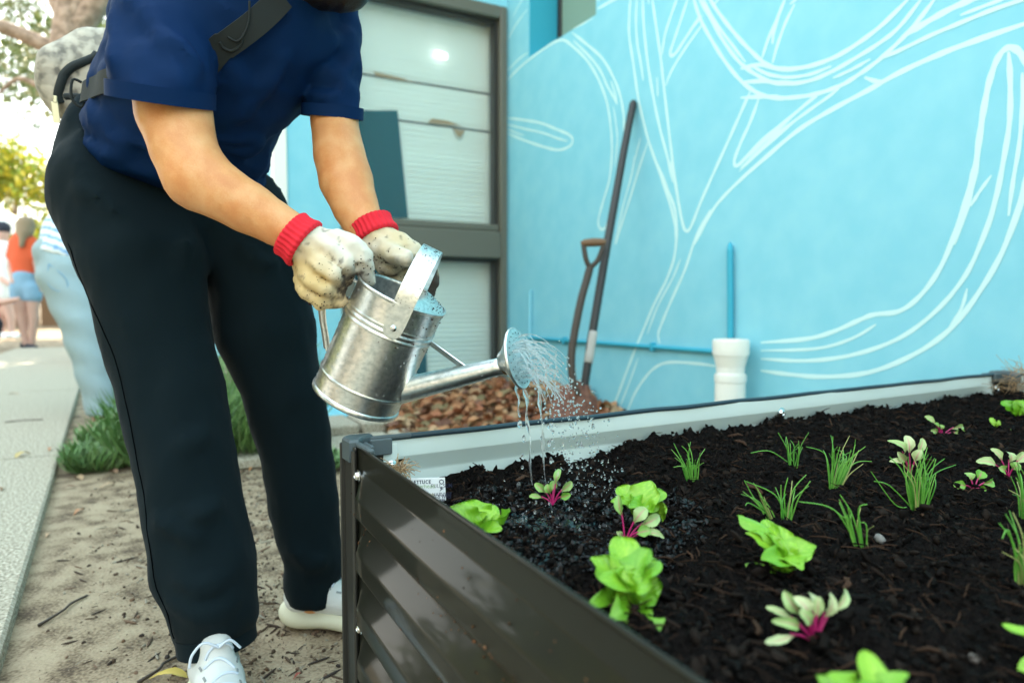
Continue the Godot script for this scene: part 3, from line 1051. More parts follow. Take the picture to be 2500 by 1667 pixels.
	painted_line(0.0170, [Vector2(-1.009, 0.994), Vector2(-1.027, 0.892), Vector2(-1.063, 0.769), Vector2(-1.107, 0.676), Vector2(-1.184, 0.584), Vector2(-1.290, 0.505), Vector2(-1.441, 0.447), Vector2(-1.613, 0.416), Vector2(-1.812, 0.408)])
	painted_line(0.0190, [Vector2(-0.947, 0.983), Vector2(-0.966, 0.884), Vector2(-1.004, 0.755), Vector2(-1.063, 0.640), Vector2(-1.132, 0.543), Vector2(-1.233, 0.464), Vector2(-1.376, 0.397), Vector2(-1.540, 0.367), Vector2(-1.688, 0.362), Vector2(-1.811, 0.364)])
	painted_line(0.0130, [Vector2(-1.357, 0.550), Vector2(-1.443, 0.500), Vector2(-1.578, 0.460), Vector2(-1.813, 0.439)])
	painted_line(0.0120, [Vector2(-1.090, 0.658), Vector2(-1.104, 0.600), Vector2(-1.137, 0.543)])
	painted_line(0.0180, [Vector2(-2.425, 1.249), Vector2(-2.350, 1.118), Vector2(-2.290, 0.994), Vector2(-2.292, 0.839), Vector2(-2.343, 0.724), Vector2(-2.426, 0.613), Vector2(-2.500, 0.496), Vector2(-2.565, 0.391), Vector2(-2.632, 0.274), Vector2(-2.731, 0.094)])
	painted_line(0.0170, [Vector2(-2.086, 0.993), Vector2(-2.166, 0.891), Vector2(-2.229, 0.759), Vector2(-2.317, 0.621), Vector2(-2.375, 0.524), Vector2(-2.398, 0.475), Vector2(-2.385, 0.435)])
	painted_line(0.0120, [Vector2(-2.258, 0.806), Vector2(-2.307, 0.723), Vector2(-2.401, 0.605), Vector2(-2.474, 0.472)])
	painted_line(0.0160, [Vector2(-2.041, 0.362), Vector2(-2.166, 0.363), Vector2(-2.324, 0.355), Vector2(-2.420, 0.322), Vector2(-2.496, 0.261), Vector2(-2.562, 0.186), Vector2(-2.615, 0.098)])
	painted_line(0.0120, [Vector2(-2.537, 0.359), Vector2(-2.604, 0.233), Vector2(-2.687, 0.088)])
	painted_line(0.0140, [Vector2(-2.329, 1.231), Vector2(-2.304, 1.150), Vector2(-2.268, 1.014), Vector2(-2.232, 0.931)])


func leaf_mesh(w := 0.42) -> Mesh:
	var l := MB.new()
	l.quad(Vector3(0, 0, 0), Vector3(w * 0.5, 0.08, 0.5), Vector3(0, 0.0, 1), Vector3(-w * 0.5, 0.08, 0.5))
	return l.mesh()


func foliage(parent: Node3D, lumps: Array, n: int, size: float, cols: Array, sd: int, w := 0.42) -> void:
	var rg := RandomNumberGenerator.new()
	rg.seed = sd
	var places := []
	var tints := []
	var total := 0.0
	for l in lumps:
		total += l[1].x * l[1].y
	for l in lumps:
		var m := int(n * l[1].x * l[1].y / total)
		for i in m:
			var d := Vector3(rg.randfn(), rg.randfn(), rg.randfn()).normalized() * pow(rg.randf(), 0.45)
			var c: Vector3 = l[0] + d * l[1]
			var s := size * rg.randf_range(0.6, 1.4)
			places.append(Transform3D(Basis.from_euler(Vector3(rg.randf_range(-1.4, 0.6), rg.randf() * TAU, rg.randf_range(-0.8, 0.8))).scaled_local(Vector3.ONE * s), c))
			tints.append((cols[rg.randi() % cols.size()] as Color).lerp(Color(0.05, 0.07, 0.02), rg.randf() * 0.35))
	swarm("crown", leaf_mesh(w), M.foliage, places, tints, parent)


func tree(called: String, label: String, where: Vector3, limbs: Array, lumps: Array, n: int, size: float, cols: Array, sd: int, w := 0.42) -> void:
	var t := thing(called, label, "tree", where)
	var tr := MB.new()
	for l in limbs:
		tr.tube(spline(l[0], 5), l[1], 10)
	part(tr, "trunk", M.bark, t)
	foliage(t, lumps, n, size, cols, sd, w)


func taper(a: float, b: float, n: int) -> Array:
	var o := []
	for i in n:
		o.append(lerpf(a, b, float(i) / (n - 1)))
	return o


func build_background() -> void:
	var gum := [Color(0.16, 0.21, 0.09), Color(0.24, 0.27, 0.14), Color(0.11, 0.15, 0.06), Color(0.30, 0.30, 0.18)]
	var gold := [Color(0.58, 0.52, 0.04), Color(0.40, 0.46, 0.04), Color(0.66, 0.56, 0.06), Color(0.26, 0.34, 0.04)]
	var green := [Color(0.08, 0.16, 0.03), Color(0.13, 0.22, 0.04), Color(0.05, 0.10, 0.02)]
	# the big leaning gum whose limbs cross the top left
	var d := 8.0
	tree("gum_tree", "large pale barked tree with forking limbs behind the person", Vector3(-0.2086, 0, -7.084), [
		[[Vector3(-0.2086, -0.1, -7.084), Vector3(-0.3124, 1.629, -9.308), Vector3(-0.5819, 2.665, -9.519), Vector3(-0.7482, 3.286, -9.648), Vector3(-0.7085, 3.907, -9.667), Vector3(-0.5716, 4.735, -9.648), Vector3(-0.4151, 6.288, -9.667)], taper(0.26, 0.15, 31)],
		[[Vector3(-0.8556, 3.545, -9.722), Vector3(-1.112, 3.661, -9.752), Vector3(-1.407, 3.764, -9.802), Vector3(-1.716, 3.792, -9.741), Vector3(-2.254, 4.043, -9.817)], taper(0.10, 0.05, 21)],
		[[Vector3(-0.7772, 3.907, -9.704), Vector3(-0.8846, 4.166, -9.778), Vector3(-1.048, 4.577, -10), Vector3(-1.205, 5.368, -10.25)], taper(0.09, 0.05, 16)],
		[[Vector3(-0.737, 3.7, -9.669), Vector3(-0.4754, 4.062, -9.553), Vector3(-0.1395, 4.631, -9.412)], taper(0.16, 0.10, 11)],
		[[Vector3(-1.005, 3.104, -9.772), Vector3(-1.276, 3.234, -9.925), Vector3(-1.529, 3.057, -10.16)], taper(0.04, 0.015, 11)]],
		[[Vector3(-1.778, 3.147, -10.64), Vector3(0.55, 0.35, 0.5)], [Vector3(-1.453, 3.397, -10.6), Vector3(0.45, 0.35, 0.4)], [Vector3(-1.27, 2.869, -10.81), Vector3(0.30, 0.25, 0.3)], [Vector3(-1.595, 4.265, -10.84), Vector3(0.3, 0.3, 0.4)], [Vector3(-1.821, 5.156, -10.57), Vector3(1.1, 0.7, 0.9)], [Vector3(-0.5595, 6.029, -9.726), Vector3(1.4, 0.7, 1.0)], [Vector3(-1.321, 3.968, -11.13), Vector3(0.3, 0.2, 0.3)]], 5200, 0.085, gum, 3, 0.3)
	tree("golden_tree", "sunlit yellow green shrubby tree beyond the people at left", Vector3(-4.324, 0, -29.44), [[[Vector3(-4.324, 0, -29.44), Vector3(-3.919, 1.972, -27.13), Vector3(-3.602, 4.392, -27.12)], taper(0.14, 0.06, 11)]],
		[[Vector3(-3.96, 5.104, -27.36), Vector3(1.0, 0.9, 0.9)], [Vector3(-4.105, 4.392, -27.39), Vector3(1.1, 1.0, 0.9)], [Vector3(-2.85, 4.25, -26.71), Vector3(1.1, 1.1, 0.9)], [Vector3(-5.345, 5.104, -28.09), Vector3(1.2, 1.2, 0.9)], [Vector3(-3.652, 2.542, -27.03), Vector3(1.5, 0.9, 0.9)], [Vector3(-5.178, 1.972, -27.8), Vector3(1.4, 0.9, 0.9)]], 7000, 0.20, gold, 5, 0.6)
	tree("green_tree", "darker green tree at the far left edge beyond the tent", Vector3(-7.588, 0, -40.23), [[[Vector3(-7.588, 0, -40.23), Vector3(-7.04, 3.24, -37.95), Vector3(-6.602, 6.734, -37.94)], taper(0.2, 0.08, 11)]],
		[[Vector3(-6.269, 6.346, -37.74), Vector3(1.2, 1.6, 1.0)], [Vector3(-7.434, 7.705, -38.45), Vector3(1.6, 1.6, 1.0)], [Vector3(-3.481, 3.415, -38.34), Vector3(2.4, 1.2, 1.0)]], 4000, 0.26, green, 7, 0.6)
	tree("shade_tree", "broad shady tree standing behind the house's far corner", Vector3(1.2, 0, -17.6), [[[Vector3(1.2, 0, -17.6), Vector3(1.1, 2.2, -17.5), Vector3(0.9, 4.6, -17.4)], taper(0.24, 0.1, 11)], [[Vector3(1.1, 2.4, -17.5), Vector3(-0.2, 4.2, -17.8), Vector3(-1.0, 5.2, -18.0)], taper(0.12, 0.05, 11)]],
		[[Vector3(0.9, 5.0, -17.4), Vector3(2.4, 1.4, 2.4)], [Vector3(-1.0, 5.6, -18.2), Vector3(1.8, 1.1, 2.0)], [Vector3(1.6, 4.6, -15.4), Vector3(1.8, 1.0, 1.6)]], 6500, 0.24, gum, 21, 0.6)
	tree("leafy_tree", "leafy tree with hazy pale foliage high behind the gum limbs", Vector3(-1.308, 0, -27.83), [[[Vector3(-1.308, 0, -27.83), Vector3(-1.349, 3.648, -28.14), Vector3(-1.36, 8.306, -28.45)], taper(0.25, 0.1, 11)]],
		[[Vector3(-1.052, 9.549, -28.37), Vector3(1.6, 2.2, 1.3)], [Vector3(-3.913, 11.54, -31.16), Vector3(1.1, 1.0, 1.0)], [Vector3(0.0747, 5.511, -27.51), Vector3(2.0, 2.0, 1.2)]], 4200, 0.22, gum, 9, 0.5)
	# trees behind the camera, in the sun; the can and the glossy panel mirror them
	for s in [[Vector3(-4.5, 0, 5.5), 11, "round leafy tree in the sun left of the path", gold], [Vector3(-7.0, 0, 0.5), 12, "bushy sunlit tree beyond the left side of the path", green], [Vector3(0.5, 0, 9.5), 13, "bushy tree in the sun facing the mural wall", gold], [Vector3(5.0, 0, 9.0), 14, "tall leafy tree at the open end of the yard", green], [Vector3(-3.9, 0, -3.2), 15, "leafy yellow green tree beside the far side of the path", gold], [Vector3(-5.4, 0, -6.5), 16, "dark leafy tree farther along the path's left side", green], [Vector3(-4.2, 0, 0.2), 17, "low spreading tree on the left, level with the near end of the bed", green]]:
		var q: Vector3 = s[0]
		tree("yard_tree", s[2], q, [[[q, q + Vector3(0.1, 1.2, 0), q + Vector3(0, 2.6, 0.1)], taper(0.16, 0.08, 11)]],
			[[q + Vector3(0, 2.6, 0), Vector3(1.6, 1.2, 1.6)], [q + Vector3(0.7, 1.5, 0.5), Vector3(1.2, 1.1, 1.2)], [q + Vector3(-0.8, 1.4, -0.6), Vector3(1.3, 1.1, 1.3)], [q + Vector3(0.3, 0.7, -0.9), Vector3(1.0, 0.7, 1.0)]], 3600, 0.22, s[3], s[1], 0.6)
	# canopy tent
	var tw := Vector3(-2.966, 0, -15.65)
	var tent := thing("canopy_tent", "white canopy tent on thin poles at the far left", "tent", tw)
	var c := MB.new()
	var P := [Vector3(-5.205, 2.137, -18.07), Vector3(-2.214, 2.172, -16.48), Vector3(-2.586, 2.556, -19.65), Vector3(-5.938, 2.514, -21.43)]
	var ap := Vector3(-3.889, 3.312, -18.81)
	for i in 4:
		var a: Vector3 = P[i]
		var b: Vector3 = P[(i + 1) % 4]
		c.tri(a, b, ap)
		c.quad(a + Vector3(0, -0.22, 0), b + Vector3(0, -0.22, 0), b, a)
	part(c, "canopy", M.canvas, tent)
	for a in P:
		var q := MB.new()
		q.bar(Vector3(a.x - 0.025, 0, a.z - 0.025), Vector3(a.x + 0.025, a.y - 0.2, a.z + 0.025))
		part(q, "pole", M.canvas, tent)
	# low brown fence far behind
	var fw := thing("timber_fence", "brown timber fence far behind the people at left", "fence", Vector3(-4.149, 0, -25.3))
	for i in 24:
		var f := MB.new()
		var x := -9.5 + i * 0.44
		f.bar(Vector3(x, 0, -21.2), Vector3(x + 0.42, 1.75 + 0.02 * sin(i * 3.0), -21.17))
		part(f, "board", M.wood, fw)
	bystanders()


func soft_part(pts: Array, k: float, cell: float, called: String, m: Material, parent: Node3D, dent: Callable = none, paint: Callable = none, trims := [], folds := []) -> Soft:
	var s := Soft.new()
	s.k = k
	for q in pts:
		s.limb(q[0], q[1], q[2] if q.size() > 2 else Vector3.ZERO, q[3] if q.size() > 3 else 1.0)
	s.dent = dent
	s.paint = paint
	s.trims = trims
	var plain := s.bones.duplicate()
	for q in folds:  # creases of cloth: slim ridges half sunk into the surface
		var on := Soft.new()
		on.k = k
		on.bones = plain
		var line := []
		var rad := []
		var c := spline(q[0], 4)
		for i in c.size():
			line.append(on.onto(c[i], -q[1] * 0.35))
			rad.append(q[1] * (0.35 + 0.65 * sin(PI * (i + 0.5) / c.size())))
		var kk := s.k
		s.k = 0.016
		for i in line.size() - 1:
			s.bones.append([line[i], line[i + 1], rad[i], rad[i + 1], Vector3.ZERO, 0.0, 0.014])
		s.k = kk
	part(s.mesh(cell), called, m, parent)
	s.bones = plain
	return s


func bystanders() -> void:
	# woman in red, seen from behind
	var w := thing("person", "person with fair ponytail, orange red T-shirt and blue denim shorts, walking away", "person", Vector3(-1.423, 0, -11.07))
	soft_part([
		[[Vector3(-1.448, 1.415, -11.15), Vector3(-1.443, 1.591, -11.15)], [0.075, 0.095]],
		[[Vector3(-1.448, 1.415, -11.15), Vector3(-1.461, 0.9438, -11.12)], [0.06, 0.10]],
		[[Vector3(-1.592, 1.297, -11.21), Vector3(-1.614, 1.062, -11.21), Vector3(-1.57, 0.882, -11.06)], [0.05, 0.04, 0.03]],
		[[Vector3(-1.331, 1.297, -11.08), Vector3(-1.292, 1.003, -11.04), Vector3(-1.288, 0.7672, -11.02)], [0.05, 0.04, 0.03]],
		[[Vector3(-1.518, 0.7672, -11.14), Vector3(-1.498, 0.355, -11.1), Vector3(-1.464, 0.0607, -11.07)], [0.085, 0.058, 0.038]],
		[[Vector3(-1.361, 0.7672, -11.06), Vector3(-1.361, 0.4139, -11.03), Vector3(-1.391, 0.0607, -11.03)], [0.09, 0.062, 0.038]]], 0.02, 0.022, "body", M.pink_skin, w)
	soft_part([[[Vector3(-1.458, 1.444, -11.15), Vector3(-1.475, 1.179, -11.14), Vector3(-1.461, 0.9438, -11.12)], [0.14, 0.15, 0.135], Vector3(0.47, 0, -0.88), 0.7], [[Vector3(-1.552, 1.403, -11.2), Vector3(-1.599, 1.238, -11.21)], [0.075, 0.065]], [[Vector3(-1.344, 1.403, -11.09), Vector3(-1.312, 1.238, -11.06)], [0.075, 0.065]]], 0.05, 0.022, "shirt", M.red_cloth, w)
	soft_part([[[Vector3(-1.461, 0.9438, -11.12), Vector3(-1.474, 0.8261, -11.12)], [0.145, 0.15], Vector3(0.47, 0, -0.88), 0.8], [[Vector3(-1.517, 0.7966, -11.14), Vector3(-1.53, 0.6789, -11.14)], [0.11, 0.10]], [[Vector3(-1.371, 0.7966, -11.06), Vector3(-1.358, 0.6965, -11.05)], [0.11, 0.105]]], 0.04, 0.022, "shorts", M.denim, w)
	soft_part([[[Vector3(-1.418, 1.648, -11.12), Vector3(-1.426, 1.557, -11.09)], [0.115, 0.105]], [[Vector3(-1.439, 1.523, -11.03), Vector3(-1.461, 1.358, -11.01)], [0.05, 0.03]]], 0.03, 0.02, "hair", M.blond, w)
	for s in [[Vector3(-1.444, 0.0194, -11.05), Vector3(-1.336, 0.0144, -10.88)], [Vector3(-1.502, 0.0367, -11.2), Vector3(-1.413, 0.0312, -11.04)]]:
		soft_part([[[s[0], s[1]], [0.05, 0.04]]], 0.02, 0.016, "shoe", M.dark_cloth, w)
	# someone beyond her
	var o := thing("person", "person in white top and white shoes, half hidden by the one in red", "person", Vector3(-2.093, 0, -14.17))
	soft_part([
		[[Vector3(-2.053, 1.581, -13.63), Vector3(-2.047, 1.794, -13.64)], [0.07, 0.10]], [[Vector3(-2.04, 0.6556, -13.57), Vector3(-1.972, 0.3709, -13.51), Vector3(-1.967, 0.1004, -13.49)], [0.10, 0.065, 0.045]], [[Vector3(-2.103, 0.6556, -13.6), Vector3(-2.123, 0.3709, -13.59), Vector3(-2.105, 0.1004, -13.56)], [0.10, 0.065, 0.045]],
		[[Vector3(-2.083, 1.367, -13.64), Vector3(-2.087, 1.008, -13.5), Vector3(-1.934, 0.8995, -13.3)], [0.055, 0.045, 0.035]]], 0.02, 0.026, "body", M.pink_skin, o)
	soft_part([[[Vector3(-2.068, 1.474, -13.63), Vector3(-2.08, 1.011, -13.61), Vector3(-2.063, 0.7268, -13.58)], [0.15, 0.16, 0.17]]], 0.04, 0.026, "shirt", M.white_cloth, o)
	soft_part([[[Vector3(-2.046, 1.809, -13.64), Vector3(-2.072, 1.692, -13.71)], [0.115, 0.10]]], 0.03, 0.024, "hair", M.dark_cloth, o)
	for s in [[Vector3(-1.992, 0.0862, -13.5), Vector3(-1.862, 0.077, -13.32)], [Vector3(-2.118, 0.0862, -13.57), Vector3(-2, 0.077, -13.39)]]:
		soft_part([[[s[0], s[1]], [0.055, 0.05]]], 0.02, 0.02, "shoe", M.white_cloth, o)
	# someone crouching at the left edge
	var cr := thing("person", "person crouching in dark red at the left edge, one arm stretched out", "person", Vector3(-1.971, 0, -11.36))
	soft_part([[[Vector3(-2.024, 0.8529, -11.3), Vector3(-2.022, 0.9403, -11.31)], [0.10, 0.10]], [[Vector3(-1.9, 0.6782, -11.22), Vector3(-1.677, 0.62, -10.99), Vector3(-1.48, 0.6599, -10.77)], [0.05, 0.04, 0.03]]], 0.02, 0.024, "body", M.pink_skin, cr)
	soft_part([[[Vector3(-2.004, 0.6491, -11.28), Vector3(-1.933, 0.4162, -11.22)], [0.17, 0.18]], [[Vector3(-1.926, 0.6782, -11.24), Vector3(-1.773, 0.62, -11.1)], [0.10, 0.07]]], 0.05, 0.026, "shirt", mk(Color(0.35, 0.02, 0.03), 0.9), cr)
	soft_part([[[Vector3(-1.935, 0.3288, -11.22), Vector3(-1.791, 0.3321, -11.03), Vector3(-1.839, 0.073, -11.04)], [0.14, 0.10, 0.08]]], 0.04, 0.026, "trousers", M.dark_cloth, cr)
	# someone in stripes bending over close behind
	var s := thing("person", "person in blue and white striped top and pale jeans bending over, back turned", "person", Vector3(-0.2327, 0, -3.832))
	var wn := Vector3(-0.2, 1.0, 0.15).normalized()
	var pale := Color(0.78, 0.82, 0.84)
	var blue := Color(0.16, 0.33, 0.56)
	soft_part([[[Vector3(-0.3671, 0.8351, -4.18), Vector3(-0.3329, 0.9694, -4.284), Vector3(-0.2318, 0.9911, -4.345), Vector3(-0.0463, 0.8536, -4.351)], [0.135, 0.150, 0.155, 0.14]], [[Vector3(-0.0439, 0.8413, -4.122), Vector3(0.0501, 0.5634, -3.94)], [0.07, 0.06]]], 0.05, 0.014, "shirt", M.stripes, s, none, func(p): return blue if fposmod(p.dot(Vector3(0.55, 1.0, -0.2).normalized()), 0.043) > 0.027 else pale, [[Plane((Vector3(-0.35, -1.0, 0.1)).normalized(), Vector3(-0.4625, 0.8623, -4.232)), Vector3(-0.4232, 0.8351, -4.21), 0.22]])
	var jn := soft_part([[[Vector3(-0.3807, 0.8591, -4.211), Vector3(-0.3495, 0.7445, -4.165)], [0.135, 0.140]], [[Vector3(-0.3722, 0.7428, -4.12), Vector3(-0.3006, 0.5204, -4.033), Vector3(-0.2548, 0.279, -3.97), Vector3(-0.2176, 0.07, -3.937)], [0.118, 0.100, 0.078, 0.070]], [[Vector3(-0.2627, 0.7481, -4.232), Vector3(-0.1941, 0.4686, -4.177), Vector3(-0.1536, 0.2124, -4.139), Vector3(-0.1281, 0.0345, -4.137)], [0.13, 0.11, 0.09, 0.08]]], 0.03, 0.014, "jeans", M.pale_denim, s, func(p): return 0.004 * sin(p.y * 45 + p.x * 20), none, [[Plane(Vector3(0, -1, 0), -0.06), Vector3(-0.2049, 0.0199, -4.04), 0.4]])
	var pk := MB.new()
	var pc := [Vector3(-0.4517, 0.8314, -3.998), Vector3(-0.363, 0.7588, -3.946), Vector3(-0.3531, 0.7054, -3.937), Vector3(-0.4029, 0.6776, -3.962), Vector3(-0.451, 0.7161, -3.99), Vector3(-0.4517, 0.8314, -3.998)]
	for i in pc.size():
		pc[i] = jn.onto(pc[i], 0.001)
	pk.tube(spline(pc, 4), [0.003], 5)
	part(pk, "pocket_seam", M.denim, s)
	soft_part([[[Vector3(-0.2245, 0.103, -3.943), Vector3(-0.22, -0.018, -3.933)], [0.045, 0.04]], [[Vector3(-0.1272, 0.0696, -4.138), Vector3(-0.1256, -0.0241, -4.131)], [0.045, 0.04]], [[Vector3(-0.045, 0.8748, -4.295), Vector3(0.1005, 0.7517, -4.153)], [0.06, 0.10]], [[Vector3(0.0501, 0.5634, -3.94), Vector3(0.0403, 0.257, -3.812)], [0.045, 0.035]], [[Vector3(-0.2245, 0.103, -3.943), Vector3(-0.3072, 0.7453, -4.165), Vector3(-0.1231, 0.0696, -4.136)], [0.04, 0.08, 0.04]], [[Vector3(-0.3072, 0.7453, -4.165), Vector3(-0.2724, 0.9397, -4.318), Vector3(-0.045, 0.8748, -4.295), Vector3(0.0501, 0.5634, -3.94)], [0.08, 0.09, 0.06, 0.045]]], 0.03, 0.014, "body", M.pink_skin, s)
	for q in [[Vector3(-0.1848, 0, -3.669), Vector3(-0.0673, 0, -3.425)], [Vector3(-0.1132, 0, -3.902), Vector3(0.0131, 0, -3.701)]]:
		soft_part([[[q[0] + Vector3(0, 0.035, 0), q[1] + Vector3(0, 0.03, 0)], [0.045, 0.04]]], 0.02, 0.014, "shoe", M.dark_cloth, s)


# feathery weeds, leaf litter and edging along the house
func build_garden_edge() -> void:
	var cols := [Color(0.07, 0.19, 0.045), Color(0.12, 0.26, 0.07), Color(0.20, 0.34, 0.13), Color(0.05, 0.13, 0.035)]
	for s in [[Vector3(-0.1858, 0, -2.942), 0.11, 0.13, 190, "low feathery green weeds at the path edge behind the front leg"], [Vector3(-0.1188, 0, -3.174), 0.14, 0.18, 210, "green weeds growing around the ankle of the striped person"], [Vector3(0.2865, 0, -2.958), 0.26, 0.52, 760, "tall soft green shrub seen between the black trouser legs"], [Vector3(0.1003, 0, -2.968), 0.24, 0.36, 520, "green shrub behind the nearer trouser leg"], [Vector3(0.6058, 0, -2.536), 0.10, 0.06, 80, "small green tuft beside the corner post of the bed"]]:
		var o := thing("weed_clump", s[4], "plant", s[0], "weeds along the path")
		var mb := MB.new()
		var q: Vector3 = s[0]
		for i in int(s[3] * 1.7):
			var a := rng.randf() * TAU
			var r: float = sqrt(rng.randf()) * s[1] * 0.8
			var b := q + Vector3(cos(a) * r, 0, sin(a) * r)
			var l: float = s[2] * rng.randf_range(0.45, 1.05) * (1.15 - 0.5 * r / s[1])
			var dir := Vector3(cos(a) * 0.5 + rng.randf_range(-0.4, 0.4), 1.0, sin(a) * 0.5 + rng.randf_range(-0.4, 0.4)).normalized()
			mb.tint = (cols[rng.randi() % 4] as Color).lerp(cols[2], rng.randf() * 0.5)
			mb.leaf(b, b + dir * l, 0.0065, Vector3(cos(a + 1), 0.2, sin(a + 1)), 0.12, 0.3, 0.0, a, 0.35, 4, 2)
			for t in 3:
				var f := 0.35 + 0.2 * t
				var p := b + dir * (l * f)
				var sd := Vector3(rng.randf_range(-1, 1), 0.6, rng.randf_range(-1, 1)).normalized() * 0.055
				mb.leaf(p, p + sd, 0.0055, Vector3.UP, 0.1, 0.2, 0.0, a, 0.35, 2, 2)
		part(mb, "foliage", M.leaf, o, "stuff")
	# edging slabs beside the house
	var e := thing("edging_slabs", "pale concrete edging slabs on the ground below the blue plinth", "paving", Vector3(0.8828, 0, -3.239))
	for i in 3:
		var m := MB.new()
		m.bar(Vector3(0.15 + i * 0.36, 0.0, -3.42), Vector3(0.145 + (i + 1) * 0.36 - 0.01, 0.05 + 0.004 * i, -3.12), 0.01)
		part(m, "slab", M.concrete, e)
	for i in 3:
		var m := MB.new()
		m.bar(Vector3(0.12 + i * 0.4, 0.0, -2.92), Vector3(0.12 + (i + 1) * 0.4 - 0.012, 0.045 + 0.003 * i, -2.66), 0.01)
		part(m, "slab", M.concrete, e)
	# leaf litter heaped in the corner
	var places := []
	var tints := []
	for i in 2600:
		var x := rng.randf_range(0.98, 2.0)
		var z := rng.randf_range(-3.55, -2.4)
		var h := 0.02 + 0.12 * smoothstep(0.95, 1.9, x) * smoothstep(-2.3, -3.0, z)
		var c := Vector3(x, h * rng.randf() ** 0.4 + rng.randf() * 0.03, z)
		places.append(Transform3D(Basis.from_euler(Vector3(rng.randf_range(-0.9, 0.9), rng.randf() * TAU, rng.randf_range(-0.9, 0.9))).scaled_local(Vector3.ONE * rng.randf_range(0.05, 0.11)), c))
		tints.append([Color(0.30, 0.11, 0.05), Color(0.42, 0.20, 0.09), Color(0.14, 0.06, 0.035), Color(0.42, 0.27, 0.15), Color(0.30, 0.12, 0.05), Color(0.20, 0.15, 0.07)][rng.randi() % 6])
	var lf := MB.new()
	lf.leaf(Vector3(0, 0, -0.5), Vector3(0, 0.05, 0.5), 0.6, Vector3.UP, 0.15, 0.5, 0.05, 1.0, 0.75, 4, 4)
	tag(swarm("leaf_litter", lf.mesh(), M.litter, places, tints, self), "heap of dry brown leaves on the ground in the corner of the blue walls", "leaf litter")
	var mo := MB.new()
	mo.sheet(14, 14, func(a, b): return Vector3(0.95 + 1.06 * a, -0.01 + 0.07 * smoothstep(0.0, 0.9, a) * smoothstep(0.0, 0.7, b) + 0.012 * sin(a * 17) * sin(b * 13), -2.5 - 1.06 * b))
	structure(mo, "litter_bank", "low bank of brown earth under the dry leaves", M.dirt)


